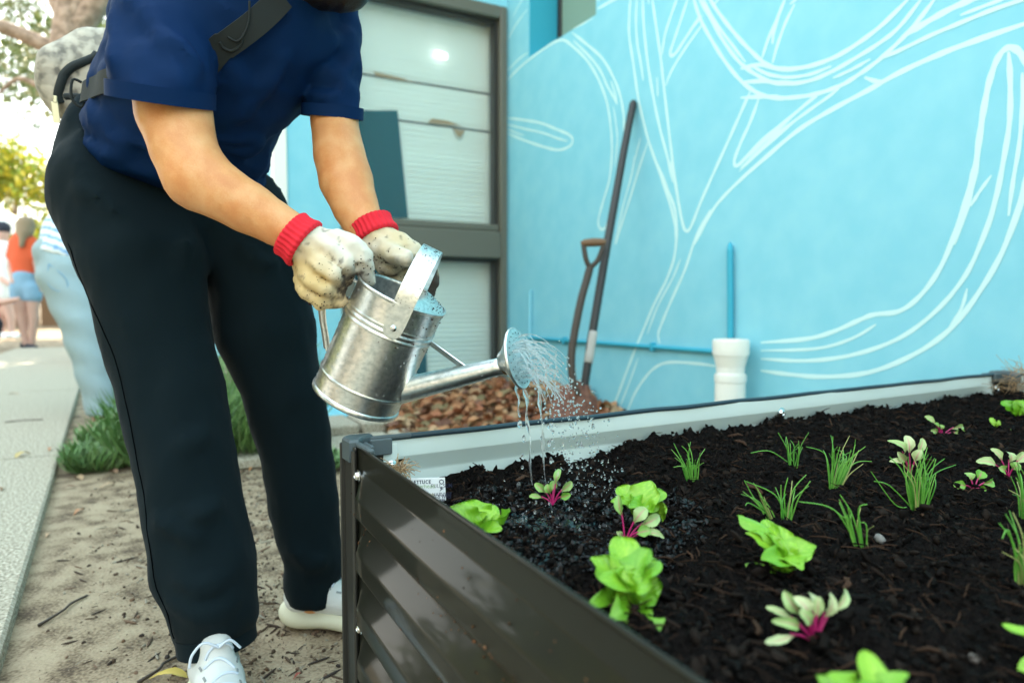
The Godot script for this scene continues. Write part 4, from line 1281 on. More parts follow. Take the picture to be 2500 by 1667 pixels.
func build_tools() -> void:
	# drain riser
	var pw := Vector3(1.93, 0, -1.875)
	var d := thing("drain_riser", "cream plastic drain riser with a wide socket standing by the blue wall", "pipe", pw)
	var b := MB.new()
	var s0: float = 0.4804
	b.lathe(Transform3D(Basis(), pw), [Vector2(0.056, 0), Vector2(0.056, s0 - 0.13), Vector2(0.056, s0 - 0.13), Vector2(0.051, s0 - 0.127), Vector2(0.051, s0 - 0.115), Vector2(0.051, s0 - 0.115), Vector2(0.051, s0 - 0.11), Vector2(0.063, s0 - 0.062), Vector2(0.063, s0 - 0.062), Vector2(0.067, s0 - 0.056), Vector2(0.068, s0 - 0.006), Vector2(0.064, s0), Vector2(0.064, s0), Vector2(0.055, s0), Vector2(0.055, s0), Vector2(0.052, s0 - 0.12)], 40)
	part(b, "riser", M.white_plastic, d)
	var ring := MB.new()
	ring.lathe(Transform3D(Basis(), pw), [Vector2(0.057, s0 - 0.16), Vector2(0.0585, s0 - 0.158), Vector2(0.0585, s0 - 0.135), Vector2(0.057, s0 - 0.133)], 40)
	part(ring, "collar", M.white_plastic, d)
	# painted pipes on the wall
	var xm := 2.02
	var c := thing("wall_pipe", "thin pipe painted turquoise running along the mural wall to the drain riser", "pipe", Vector3(2.02, 0.4071, -3.578))
	var t := MB.new()
	t.tube([Vector3(2.006, 0.4062, -3.547), Vector3(2.006, 0.4221, -2.046), Vector3(2.006, 0.4225, -1.906)], [0.010], 10)
	part(t, "pipe", M.teal, c)
	t = MB.new()
	t.tube([Vector3(2.007, 0.0762, -3.548), Vector3(2.007, 0.4061, -3.549), Vector3(2.007, 0.6909, -3.545)], [0.012], 10)
	part(t, "pipe", M.wall, c)
	for q in [Vector3(2.02, 0.4093, -3.158), Vector3(2.02, 0.4181, -2.417)]:
		var k := MB.new()
		k.bar(q - Vector3(0.03, 0.02, 0.008), q + Vector3(0.0, 0.02, 0.008), 0.003)
		part(k, "clip", M.teal, c)
	var v := thing("vent_pipe", "short upright turquoise pipe on the wall above the drain riser", "pipe", Vector3(2.02, 0.4809, -1.966))
	t = MB.new()
	t.tube([Vector3(2.004, 0.4387, -1.95), Vector3(2.004, 0.6114, -1.954), Vector3(2.004, 0.8177, -1.961), Vector3(2.008, 0.8352, -1.965), Vector3(2.016, 0.8516, -1.974)], [0.0125, 0.0125, 0.0125, 0.010, 0.004], 12)
	part(t, "pipe", M.teal, v)
	# long handled shovel leaning on the wall
	var sb := Vector3(1.624, 0.1884, -2.398)
	var sh := thing("long_shovel", "long shovel with thin black handle and white sticker leaning on the wall", "shovel", sb)
	t = MB.new()
	t.tube([Vector3(1.622, 0.2354, -2.402), Vector3(1.667, 0.4209, -2.424), Vector3(1.801, 0.8838, -2.486), Vector3(1.933, 1.314, -2.546), Vector3(2.003, 1.537, -2.574), Vector3(2.008, 1.549, -2.574)], [0.0175, 0.0185, 0.0185, 0.0175, 0.0165, 0.01], 12)
	part(t, "handle", M.shaft, sh)
	t = MB.new()
	t.tube([Vector3(1.649, 0.3621, -2.407), Vector3(1.66, 0.3991, -2.413), Vector3(1.668, 0.4213, -2.418), Vector3(1.679, 0.4625, -2.424), Vector3(1.689, 0.4926, -2.429)], [0.0192, 0.0196, 0.0188, 0.0195, 0.0190], 12)
	part(t, "sticker", mk(Color(0.42, 0.41, 0.38), 0.7), sh)
	blade(sh, Vector3(1.622, 0.2354, -2.402), Vector3(1.551, 0.0412, -2.36), 0.068)
	# D handle spade in front of it
	var dp := thing("handled_spade", "rusty old spade with a wooden D grip leaning beside the long shovel", "spade", Vector3(1.528, 0.2033, -2.337))
	t = MB.new()
	t.tube(spline([Vector3(1.557, 0.2355, -2.358), Vector3(1.548, 0.3168, -2.379), Vector3(1.562, 0.4257, -2.401), Vector3(1.619, 0.6106, -2.428), Vector3(1.664, 0.7148, -2.446), Vector3(1.683, 0.7665, -2.45)], 4), [0.017], 10)
	t.tube(spline([Vector3(1.683, 0.7665, -2.45), Vector3(1.669, 0.8045, -2.46), Vector3(1.667, 0.8681, -2.476)], 4), [0.011], 8)
	t.tube(spline([Vector3(1.683, 0.7665, -2.45), Vector3(1.714, 0.8007, -2.436), Vector3(1.745, 0.8681, -2.435)], 4), [0.011], 8)
	part(t, "shaft", M.handle, dp)
	t = MB.new()
	t.tube([Vector3(1.659, 0.87, -2.481), Vector3(1.671, 0.8739, -2.475), Vector3(1.705, 0.8777, -2.457), Vector3(1.742, 0.8777, -2.437), Vector3(1.752, 0.8758, -2.432)], [0.012, 0.017, 0.019, 0.017, 0.012], 10)
	part(t, "grip", M.wood, dp)
	blade(dp, Vector3(1.557, 0.2617, -2.371), Vector3(1.49, 0.0714, -2.326), 0.078)


func blade(parent: Node3D, a: Vector3, b: Vector3, half: float) -> void:
	var mb := MB.new()
	var ax := (b - a)
	var side := Vector3(0.883, 0, 0.469)
	side = (side - ax.normalized() * side.dot(ax.normalized())).normalized()
	var nn := side.cross(ax.normalized())
	for s in [1.0, -1.0]:
		mb.sheet(10, 10, func(u, w):
			var x: float = (u * 2 - 1)
			var hw: float = half * (1.0 if w < 0.7 else sqrt(maxf(0.0, 1.0 - pow((w - 0.7) / 0.3, 2))) * 0.8 + 0.2 * (1.0 - (w - 0.7) / 0.3)) * (0.85 + 0.15 * minf(1, w * 8))
			return a + ax * w + side * (x * hw * s) + nn * (0.02 * x * x - 0.02 * w * w + 0.0012 * s))
	mb.tube([a - ax * 0.15, a + ax * 0.1, a + ax * 0.3], [0.022, 0.021, 0.006], 10)
	part(mb, "blade", M.rust, parent)


# ---------------------------------------------------------------- garden bed
const RIM := 0.436
var NL := Vector2(0.2309, -0.885)
var BR := Vector2(1.935, -0.955)


func bed_profile(y: float) -> float:
	for c in [0.374, 0.307, 0.240, 0.173, 0.106, 0.039]:
		var t: float = y - c
		if t > -0.027 and t < 0.036:
			return 0.016 * clampf(minf((0.036 - t) / 0.026, (t + 0.027) / 0.014), 0.0, 1.0)
	return 0.0


func panel(parent: Node3D, called: String, a: Vector2, b: Vector2, outward: Vector2, y0 := 0.0) -> void:
	var l := a.distance_to(b)
	var dir := (b - a) / l
	var nu := int(l / 0.03)
	var ys := []
	ys.append(y0)
	for c in [0.039, 0.106, 0.173, 0.240, 0.307, 0.374]:
		for t in [-0.029, -0.0265, -0.0245, -0.0155, -0.0135, -0.011, -0.002, 0.0075, 0.0095, 0.0125, 0.023, 0.0335, 0.0358]:
			if c + t > y0:
				ys.append(c + t)
	ys.append(0.424)
	ys.append(RIM)
	for s in [1.0, -1.0]:
		var mb := MB.new()
		mb.sheet(nu, ys.size() - 1, func(u, w):
			var e := minf(u, 1.0 - u) * l
			var y: float = ys[int(round(w * (ys.size() - 1)))]
			var taper_in := smoothstep(0.022, 0.060, e)
			var o: float = bed_profile(y) * taper_in + 0.0006 * s + 0.002 * sin(u * 9.0) * (y / RIM)
			var uu: float = u if s > 0 else 1.0 - u
			e = minf(uu, 1.0 - uu) * l
			var q: Vector2 = a + dir * (uu * l) + outward * (bed_profile(y) * smoothstep(0.022, 0.060, e) + 0.0007 * s + 0.0015 * sin(uu * 9.0))
			return Vector3(q.x, y, q.y))
		part(mb, called + ("_outside" if s > 0 else "_inside"), M.sheet if s > 0 else M.sheet_inside, parent)


func bolt(parent: Node3D, c: Vector3, n: Vector3, r := 0.0075) -> void:
	var mb := MB.new()
	var xf := Transform3D(facing(n), c)
	mb.lathe(xf, [Vector2(r * 1.25, 0), Vector2(r * 1.25, 0.0012), Vector2(r * 1.25, 0.0012), Vector2(r * 0.95, 0.0018), Vector2(r * 0.95, 0.0018), Vector2(r * 0.86, 0.0045), Vector2(r * 0.5, 0.006), Vector2(r * 0.42, 0.006), Vector2(r * 0.42, 0.006), Vector2(r * 0.36, 0.004), Vector2(0.0003, 0.004)], 24)
	part(mb, "bolt", M.zinc, parent)


func soil_height(x: float, z: float) -> float:
	var h := 0.372 + 0.013 * n_a.get_noise_2d(x * 100, z * 100) + 0.009 * n_b.get_noise_2d(x * 100, z * 100) + 0.006 * n_c.get_noise_2d(x * 100, z * 100)
	h += 0.016 * smoothstep(-0.80, -0.90, z) * smoothstep(0.5, 0.9, x) - 0.010 * smoothstep(0.45, 0.25, x) * smoothstep(-0.7, -0.85, z)
	h -= 0.010 * exp(-(Vector2(x, z) - Vector2(0.3974, -0.6669)).length_squared() / 0.006)
	return h


var n_a := noise_of(71, 0.09, 2)
var n_b := noise_of(72, 0.28, 2)
var n_c := noise_of(73, 0.8, 2)


func build_bed() -> void:
	var bed := thing("raised_garden_bed", "corrugated steel raised garden bed, dark outside and pale inside, filled with soil", "planter", Vector3(NL.x, 0, NL.y))
	var FL := Vector2(NL.x, 0.36)
	var FR := Vector2(BR.x, 0.36)
	var nb := Vector2(BR.y - NL.y, -(BR.x - NL.x)).normalized()
	panel(bed, "side_panel", FL, Vector2(NL.x, NL.y + 0.02), Vector2(-1, 0))
	panel(bed, "back_panel", NL + (BR - NL).normalized() * 0.022, BR - (BR - NL).normalized() * 0.022, nb)
	panel(bed, "end_panel", BR + Vector2(0, 0.02), FR, Vector2(1, 0))
	panel(bed, "front_panel", FR, FL, Vector2(0, 1))
	# rubber edge on the back rim, folded lip on the near rim
	var t := MB.new()
	var a3 := Vector3(NL.x + 0.05, RIM, NL.y - 0.002)
	var b3 := Vector3(BR.x - 0.015, RIM, BR.y)
	var steps := []
	for i in 25:
		steps.append(a3.lerp(b3, i / 24.0) + Vector3(0, 0.0006 * sin(i * 2.1), 0.0015 * sin(i * 1.7)))
	t.tube(steps, [0.0042], 8)
	part(t, "rim_trim", M.trim, bed)
	t = MB.new()
	t.tube([Vector3(NL.x, RIM, NL.y + 0.03), Vector3(NL.x - 0.0005, RIM, -0.4), Vector3(NL.x, RIM, 0.35)], [0.0024], 8)
	part(t, "rim_trim", M.sheet, bed)
	# corner posts and caps
	for q in [[NL, Vector2(-1, 0), nb], [BR, Vector2(1, 0), nb], [FL, Vector2(-1, 0), Vector2(0, 1)], [FR, Vector2(1, 0), Vector2(0, 1)]]:
		var c: Vector2 = q[0]
		var o1: Vector2 = q[1]
		var o2: Vector2 = q[2]
		var m := MB.new()
		# an L of folded steel outside, one fold returning inside
		for e in [[o1, o2], [o2, o1]]:
			var n: Vector2 = e[0]
			var s: Vector2 = -e[1]
			var ctr: Vector2 = c + n * 0.006 + s * 0.012
			m.box(Transform3D(Basis(Vector3(s.x, 0, s.y), Vector3.UP, Vector3(s.x, 0, s.y).cross(Vector3.UP)), Vector3(ctr.x, RIM * 0.5, ctr.y)), Vector3(0.052, RIM, 0.0035), 0.0015)
			ctr = c - n * 0.006 + s * 0.028
			m.box(Transform3D(Basis(Vector3(s.x, 0, s.y), Vector3.UP, Vector3(s.x, 0, s.y).cross(Vector3.UP)), Vector3(ctr.x, RIM * 0.5, ctr.y)), Vector3(0.026, RIM - 0.004, 0.0025), 0.001)
			ctr = c + n * 0.003 + s * 0.038
			m.tube([Vector3(ctr.x + n.x * 0.006, 0, ctr.y + n.y * 0.006), Vector3(ctr.x + n.x * 0.006, RIM - 0.004, ctr.y + n.y * 0.006)], [0.003], 6)
		part(m, "corner_post", M.post, bed)
		m = MB.new()
		var k := c - (o1 + o2) * 0.004
		var cb := Basis(Vector3(o1.x, 0, o1.y), Vector3.UP, Vector3(o1.x, 0, o1.y).cross(Vector3.UP))
		var pts := []
		for e in [[-0.026, 0.016], [0.006, 0.016], [0.016, 0.006], [0.016, -0.026], [0.004, -0.026], [-0.008, -0.008], [-0.026, 0.004]]:
			var w: Vector2 = k + o1 * e[0] + o2 * e[1]
			pts.append(w)
		var n := pts.size()
		var mid := Vector2.ZERO
		for w in pts:
			mid += w / n
		var flip := o1.cross(o2) > 0
		for i in n:
			var w0: Vector2 = pts[i]
			var w1: Vector2 = pts[(i + 1) % n]
			if flip:
				var sw := w0
				w0 = w1
				w1 = sw
			var i0 := w0.lerp(mid, 0.14)
			var i1 := w1.lerp(mid, 0.14)
			var y2 := RIM + 0.008
			m.quad(Vector3(w1.x, RIM - 0.020, w1.y), Vector3(w0.x, RIM - 0.020, w0.y), Vector3(w0.x, y2 - 0.003, w0.y), Vector3(w1.x, y2 - 0.003, w1.y))
			m.quad(Vector3(w1.x, y2 - 0.003, w1.y), Vector3(w0.x, y2 - 0.003, w0.y), Vector3(i0.x, y2, i0.y), Vector3(i1.x, y2, i1.y))
			m.tri(Vector3(i1.x, y2, i1.y), Vector3(i0.x, y2, i0.y), Vector3(mid.x, y2 - 0.001, mid.y))
		# two tongues of the cap that grip the rims
		for e in [o1, o2]:
			var s: Vector2 = -(o2 if e == o1 else o1)
			var ctr: Vector2 = c + s * 0.052
			m.box(Transform3D(Basis(Vector3(s.x, 0, s.y), Vector3.UP, Vector3(s.x, 0, s.y).cross(Vector3.UP)), Vector3(ctr.x, RIM + 0.002, ctr.y)), Vector3(0.06, 0.006, 0.008), 0.0015)
			ctr = c + s * 0.036 - e * 0.011
			m.box(Transform3D(Basis(Vector3(s.x, 0, s.y), Vector3.UP, Vector3(s.x, 0, s.y).cross(Vector3.UP)), Vector3(ctr.x, RIM - 0.008, ctr.y)), Vector3(0.03, 0.022, 0.006), 0.0015)
		part(m, "corner_cap", M.cap, bed)
	# inner bracket plate and the bolts
	t = MB.new()
	t.bar(Vector3(NL.x + 0.034, 0.3, NL.y + 0.005), Vector3(NL.x + 0.060, RIM - 0.006, NL.y + 0.0065), 0.0006)
	part(t, "bracket", M.sheet_inside, bed)
	bolt(bed, Vector3(NL.x + 0.052, 0.399, NL.y + 0.007), Vector3(0, 0, 1), 0.0068)
	bolt(bed, Vector3(1.083, 0.404, lerpf(NL.y, BR.y, (1.083 - NL.x) / (BR.x - NL.x)) + 0.001), Vector3(0, 0, 1), 0.009)
	bolt(bed, Vector3(BR.x - 0.03, 0.40, BR.y + 0.005), Vector3(0, 0, 1), 0.010)
	for y in [0.403, 0.207, 0.05]:
		bolt(bed, Vector3(NL.x - 0.004, y, NL.y + 0.050), Vector3(-1, 0, 0), 0.006)
	var pc2 := MB.new()
	var rp := RandomNumberGenerator.new()
	rp.seed = 19
	for i in 260:
		var y: float = [0.335, 0.345, 0.292, 0.281, 0.40, 0.36, 0.345][rp.randi() % 7] + rp.randfn(0, 0.009)
		var z := -0.18 - 0.66 * rp.randf()
		var e := rp.randf() ** 3
		pc2.tint = Color(0.05, 0.03, 0.02).lerp(Color(0.30, 0.15, 0.08), rp.randf() ** 2)
		pc2.ball(Vector3(NL.x - bed_profile(y) - 0.0012, y, z), Vector3(0.0007 + 0.0008 * e, 0.0007 + 0.0022 * e, 0.0007 + 0.0011 * e), 4, Basis(Vector3(1, 0, 0), rp.randf()))
	part(pc2, "dried_soil", M.crumb, bed, "stuff")
	# the soil
	var so := MB.new()
	so.sheet(300, 220, func(u, w):
		var x := lerpf(NL.x + 0.001, BR.x - 0.001, u)
		var zb := lerpf(NL.y, BR.y, u) + 0.001
		var z := lerpf(0.33, zb, pow(w, 0.8))
		return Vector3(x, soil_height(x, z), z))
	structure(so, "soil", "dark damp potting soil filling the raised bed", M.soil)
	# clods and fibres on it
	var clod := MB.new()
	clod.ball(Vector3.ZERO, Vector3(0.5, 0.4, 0.5), 6)
	for i in clod.v.size():
		clod.v[i] *= 1.0 + 0.35 * sin(clod.v[i].x * 31.0 + clod.v[i].z * 23.0)
	var pl := []
	var tn := []
	var rg := RandomNumberGenerator.new()
	rg.seed = 12
	for i in 34000:
		var u := pow(rg.randf(), 1.4)
		var x := lerpf(NL.x + 0.004, BR.x - 0.01, u)
		var zb := lerpf(NL.y, BR.y, (x - NL.x) / (BR.x - NL.x))
		var z := lerpf(zb + 0.004, 0.1, rg.randf())
		var e := rg.randf() ** 4
		var s := 0.0022 + 0.011 * e
		pl.append(Transform3D(Basis.from_euler(Vector3(rg.randf(), rg.randf(), rg.randf()) * TAU).scaled_local(Vector3(s * rg.randf_range(0.7, 1.6), s * rg.randf_range(0.25, 0.8), s * rg.randf_range(0.5, 1.2))), Vector3(x, soil_height(x, z) + s * 0.15, z)))
	for i in 17:
		var g := rg.randf()
		tn.append(Color(0.004, 0.0033, 0.003).lerp(Color(0.020, 0.014, 0.011), g * g * g))
	tag(swarm("soil_clods", clod.mesh(), M.crumb, pl, tn, self), "loose dark crumbs of soil over the bed", "soil")
	pl = []
	var wc := Vector3(0.3876, 0, -0.6456)
	for i in 5200:
		var a := rg.randf() * TAU
		var rr := 0.17 * sqrt(rg.randf())
		var x := maxf(wc.x + cos(a) * rr * 1.15, NL.x + 0.01)
		var z := maxf(wc.z + sin(a) * rr * 0.9, NL.y + 0.02)
		var s := 0.0025 + 0.009 * rg.randf() ** 3
		pl.append(Transform3D(Basis.from_euler(Vector3(rg.randf(), rg.randf(), rg.randf()) * TAU).scaled_local(Vector3(s, s * rg.randf_range(0.3, 0.8), s * rg.randf_range(0.5, 1.2))), Vector3(x, soil_height(x, z) + s * 0.2, z)))
	tag(swarm("wet_soil", clod.mesh(), M.wet, pl, [Color(0.004, 0.004, 0.0045), Color(0.007, 0.006, 0.006), Color(0.003, 0.003, 0.004)], self), "soaked glistening soil crumbs round the spot where the water lands", "soil")
	var fib := MB.new()
	fib.tube([Vector3(-0.5, 0, 0), Vector3(-0.15, 0.09, 0.03), Vector3(0.2, 0.06, -0.03), Vector3(0.5, 0.0, 0)], [0.04, 0.055, 0.05, 0.02], 5)
	pl = []
	tn = []
	for i in 520:
		var x := lerpf(NL.x + 0.03, BR.x - 0.03, pow(rg.randf(), 1.5))
		var z := lerpf(lerpf(NL.y, BR.y, (x - NL.x) / (BR.x - NL.x)) + 0.03, 0.1, rg.randf())
		var s := 0.012 + 0.020 * rg.randf() ** 2
		pl.append(Transform3D(Basis.from_euler(Vector3(rg.randf_range(-0.6, 0.6), rg.randf() * TAU, rg.randfn(0, 0.3))).scaled_local(Vector3(s, s * 1.3, s * 2.4)), Vector3(x, soil_height(x, z) + 0.003, z)))
	for i in 15000:
		var x := lerpf(NL.x + 0.02, BR.x - 0.02, pow(rg.randf(), 1.4))
		var zb := lerpf(NL.y, BR.y, (x - NL.x) / (BR.x - NL.x))
		var z := lerpf(zb + 0.012, 0.1, rg.randf())
		var s := 0.006 + 0.022 * rg.randf() ** 3
		pl.append(Transform3D(Basis.from_euler(Vector3(rg.randf_range(-0.5, 0.5), rg.randf() * TAU, rg.randfn(0, 0.35))).scaled_local(Vector3(s, s * 0.6, s * 0.6)), Vector3(x, soil_height(x, z) + 0.003, z)))
	for i in 31:
		tn.append(Color(0.005, 0.004, 0.0035).lerp(Color(0.060, 0.032, 0.020), rg.randf() ** 3))
	tag(swarm("soil_fibres", fib.mesh(), M.crumb, pl, tn, self), "bark fibres and slivers mixed into the soil of the bed", "soil")
	# standing water where the can pours
	var pu := MB.new()
	var pc := Vector3(0.3889, 0.37, -0.6624)
	pu.sheet(90, 70, func(u, w):
		var x: float = maxf(pc.x + (u - 0.5) * 0.36, NL.x + 0.004)
		var z: float = pc.z + 0.03 - (w - 0.5) * 0.28
		var r := Vector2(u - 0.5, w - 0.5).length() * 2.0
		var dd := Vector2(x - pc.x, z - pc.z).length()
		return Vector3(x, lerpf(soil_height(pc.x, pc.z) + 0.006, soil_height(x, z) - 0.0005, smoothstep(0.2, 0.9, r)) - 0.006 * smoothstep(0.8, 1.0, r) + 0.0012 * sin(dd * 420) * exp(-dd * 14) + 0.0026 * n_c.get_noise_2d(x * 260, z * 260), z))
	tag(part(pu, "puddle", M.puddle, self), "dark wet pool of water on the soil under the pouring water", "puddle")
	# pale stone chips one can see
	for s in [[Vector3(0.6551, 0.378, -0.429), 0.016, "pale grey stone chip on the soil beside the chives with a fallen leaf", Color(0.20, 0.19, 0.18)], [Vector3(0.4859, 0.375, -0.2694), 0.008, "tiny white stone on the bare soil in front right", Color(0.45, 0.48, 0.5)], [Vector3(0.4956, 0.375, -0.2541), 0.010, "small grey brown bark chip near the front right of the bed", Color(0.12, 0.10, 0.09)]]:
		var m := MB.new()
		m.tint = s[3]
		m.ball(Vector3.ZERO, Vector3(s[1], s[1] * 0.6, s[1] * 0.7) * 0.5, 6, Basis.from_euler(Vector3(0.3, 1.0, 0.2)))
		tag(part(m, "stone_chip", M.crumb, self), s[2], "stone", "stone chips on the soil").position = s[0]
	# tufts of coir at the corners
	for s in [[Vector3(0.2749, 0.4032, -0.8323), 0.020, 140, "wisp of tan coir fibre in the corner behind the plant label"], [Vector3(1.965, 0.4073, -0.9039), 0.075, 420, "thick mat of tan coir fibre in the far right corner of the bed"], [Vector3(1.411, 0.3536, -0.8431), 0.016, 60, "small scrap of tan coir against the back panel"]]:
		var m := MB.new()
		var c: Vector3 = s[0]
		for i in s[2]:
			var a: Vector3 = c + Vector3(rg.randfn(), rg.randfn() * 0.5, rg.randfn() * 0.5) * s[1] * 0.4
			var dd: Vector3 = Vector3(rg.randfn(), rg.randfn() * 0.7, rg.randfn()).normalized() * s[1] * rg.randf_range(0.4, 1.2)
			m.tint = Color(0.30, 0.17, 0.08).lerp(Color(0.52, 0.36, 0.20), rg.randf())
			m.tube([a, a + dd * 0.5 + Vector3(0, 0.1 * s[1], 0), a + dd], [0.0006], 3, false)
		tag(part(m, "coir_tuft", M.coir, self, "stuff"), s[3], "coir fibre", "coir fibre in the bed corners")
	build_tag()


func build_tag() -> void:
	var o := Vector3(0.3267, 0.3976, -0.7965)
	var bl := Vector3(0.3242, 0.3633, -0.7955)
	var tl := Vector3(0.2716, 0.3933, -0.8368)
	var X := (o - tl).normalized()
	var Y := (o - bl).normalized()
	var Z := X.cross(Y).normalized()
	Y = Z.cross(X)
	var xf := Transform3D(Basis(X, Y, Z), o)
	var t := thing("plant_label", "white plant label printed LETTUCE stuck in the soil by the near corner", "plant label", xf * Vector3(-0.03, -0.06, 0))
	var b := MB.new()
	b.box(xf * Transform3D(Basis(), Vector3(-0.0325, -0.026, 0)), Vector3(0.065, 0.052, 0.0008), 0.0003)
	b.box(xf * Transform3D(Basis(), Vector3(-0.045, -0.075, 0)), Vector3(0.016, 0.05, 0.0008), 0.0003)
	part(b, "card", M.tag, t)
	for w in [["LETTUCE", 0.0197, Vector2(-0.0313, -0.0052), M.print_dark, 700], ["Baby Butterhead", 0.044, Vector2(-0.0375, -0.0108), M.print_green, 400], ["FULL SUN", 0.0068, Vector2(-0.0046, -0.0105), M.print_dark, 400], ["HARVEST", 0.0068, Vector2(-0.0046, -0.0215), M.print_dark, 400], ["6-8 WKS", 0.0068, Vector2(-0.0046, -0.0243), M.print_dark, 400]]:
		var f := SystemFont.new()
		f.font_names = PackedStringArray(["Droid Sans"])
		f.font_weight = w[4]
		var tm := TextMesh.new()
		tm.font = f
		tm.text = w[0]
		tm.font_size = 64
		tm.pixel_size = 0.0001
		tm.pixel_size *= w[1] / tm.get_aabb().size.x
		tm.depth = 0.0002
		var mi := MeshInstance3D.new()
		mi.name = numbered("lettering")
		mi.mesh = tm
		mi.material_override = w[3]
		mi.transform = Transform3D(Basis(X, Y, Z), xf * Vector3(w[2].x, w[2].y, 0.00055) - t.position)
		t.add_child(mi, true)
	# printed picture of seedlings, icons, bar code
	var pb := MB.new()
	pb.box(xf * Transform3D(Basis(), Vector3(-0.040, -0.036, 0.0004)), Vector3(0.05, 0.032, 0.0003))
	part(pb, "picture", M.print_pale, t)
	var pg := MB.new()
	for i in 26:
		var c := Vector3(-0.018 - rng.randf() * 0.045, -0.026 - rng.randf() * 0.025, 0.0006 + 0.00002 * i)
		pg.box(xf * Transform3D(Basis(Vector3(0, 0, 1), rng.randf() * 3.0), c), Vector3(0.007, 0.004, 0.0001))
	part(pg, "picture_leaves", M.print_leaf, t)
	var ic := MB.new()
	for i in 8:
		ic.box(xf * Transform3D(Basis(Vector3(0, 0, 1), TAU * i / 8), Vector3(-0.0045 + 0.0026 * cos(TAU * i / 8), -0.0055 + 0.0026 * sin(TAU * i / 8), 0.0006)), Vector3(0.0012, 0.0017, 0.0002))
	for i in 4:
		ic.box(xf * Transform3D(Basis(Vector3(0, 0, 1), 0.7 - 0.4 * i), Vector3(-0.0055 + 0.0012 * (i % 2), -0.0155 + 0.0011 * i, 0.0006)), Vector3(0.0042 - 0.0007 * i, 0.0008, 0.0002))
	for i in 9:
		ic.box(xf * Transform3D(Basis(), Vector3(-0.0085 + 0.00088 * i, -0.030, 0.0006)), Vector3(0.0003 + 0.0002 * (i % 3), 0.0055, 0.0002))
	part(ic, "icons", M.print_dark, t)


# ---------------------------------------------------------------- seedlings
func up_for(b: Vector3, t: Vector3) -> Vector3:
	var ax := (t - b).normalized()
	var eye := Vector3(-0.45, 0.55, 0.75)
	return (eye - ax * eye.dot(ax)).normalized()


func lettuce(label: String, at: Vector3, leaves: Array, tone := 0.0) -> void:
	var o := thing("lettuce_seedling", label, "lettuce", at, "lettuce seedlings in the bed")
	var i := 0
	for l in inner(at, leaves):
		var m := MB.new()
		m.tint = Color(0.10, 0.31, 0.010).lerp(Color(0.26, 0.47, 0.03), clampf(rng.randf() * 0.8 + tone, 0, 1))
		var b: Vector3 = l[0] - Vector3(0, 0.006, 0)
		var away := Vector3(0.469, 0, -0.883)
		var tip: Vector3 = l[1] + away * b.distance_to(l[1]) * ([0.25, -0.22, 0.10, -0.30, 0.32, -0.12][i % 6] + rng.randf_range(-0.12, 0.12))
		var h := tip - at
		h.y = 0.0
		var up := (Vector3(-0.42, 0.72, 0.72) - h.normalized() * 0.7).rotated((tip - b).normalized(), rng.randf_range(-0.5, 0.5))
		if absf(up.normalized().dot((tip - b).normalized())) > 0.9:
			up = up_for(b, tip)
		m.leaf(b, tip, l[2] * 1.28, up, l[3] * 0.8 + 0.04, l[4] * 1.2, 0.10, rng.randf() * 6.0, 0.64, 24, 16)
		part(m, "leaf", M.leaf, o)
		i += 1


func inner(at: Vector3, leaves: Array) -> Array:  # small young leaves in the heart of a rosette
	var out := leaves.duplicate()
	for i in mini(4, leaves.size() - 2):
		var a: Vector3 = leaves[i][1]
		var c: Vector3 = leaves[(i + 2) % leaves.size()][1]
		var t := a.lerp(c, 0.5).lerp(at, 0.30) + Vector3(0, 0.004, 0)
		out.append([leaves[i][0], t, leaves[i][2] * 0.62, 0.12, 0.6])
	return out


func beet(label: String, at: Vector3, leaves: Array, pale := 0.3) -> void:
	var o := thing("beet_seedling", label, "beetroot", at, "beet seedlings with magenta stems")
	for l in leaves:
		var b: Vector3 = l[0] - Vector3(0, 0.004, 0)
		var t: Vector3 = l[1]
		var j := b.lerp(t, 0.5) + Vector3(0, 0.15 * b.distance_to(t), 0)
		var s := MB.new()
		s.tint = Color(0.42, 0.012, 0.12)
		s.tube(spline([b, b.lerp(j, 0.5) + Vector3(0, 0.002, 0), j], 4), [0.0013, 0.0010, 0.0009], 6)
		part(s, "stem", M.stem, o)
		var m := MB.new()
		m.tint = Color(0.13, 0.34, 0.03).lerp(Color(0.58, 0.56, 0.34), clampf(pale + rng.randf_range(-0.2, 0.25), 0, 1))
		m.rib = Color(0.45, 0.03, 0.15, 0.85)
		m.leaf(b.lerp(j, 0.85), t, l[2] * rng.randf_range(0.75, 1.0), up_for(b, t).rotated((t - b).normalized(), rng.randf_range(-0.6, 0.6)), l[3] + rng.randf_range(-0.05, 0.12), l[4] * rng.randf_range(0.8, 2.0), 0.05, rng.randf() * 6.0, rng.randf_range(0.42, 0.58), 12, 8)
		part(m, "leaf", M.leaf, o)


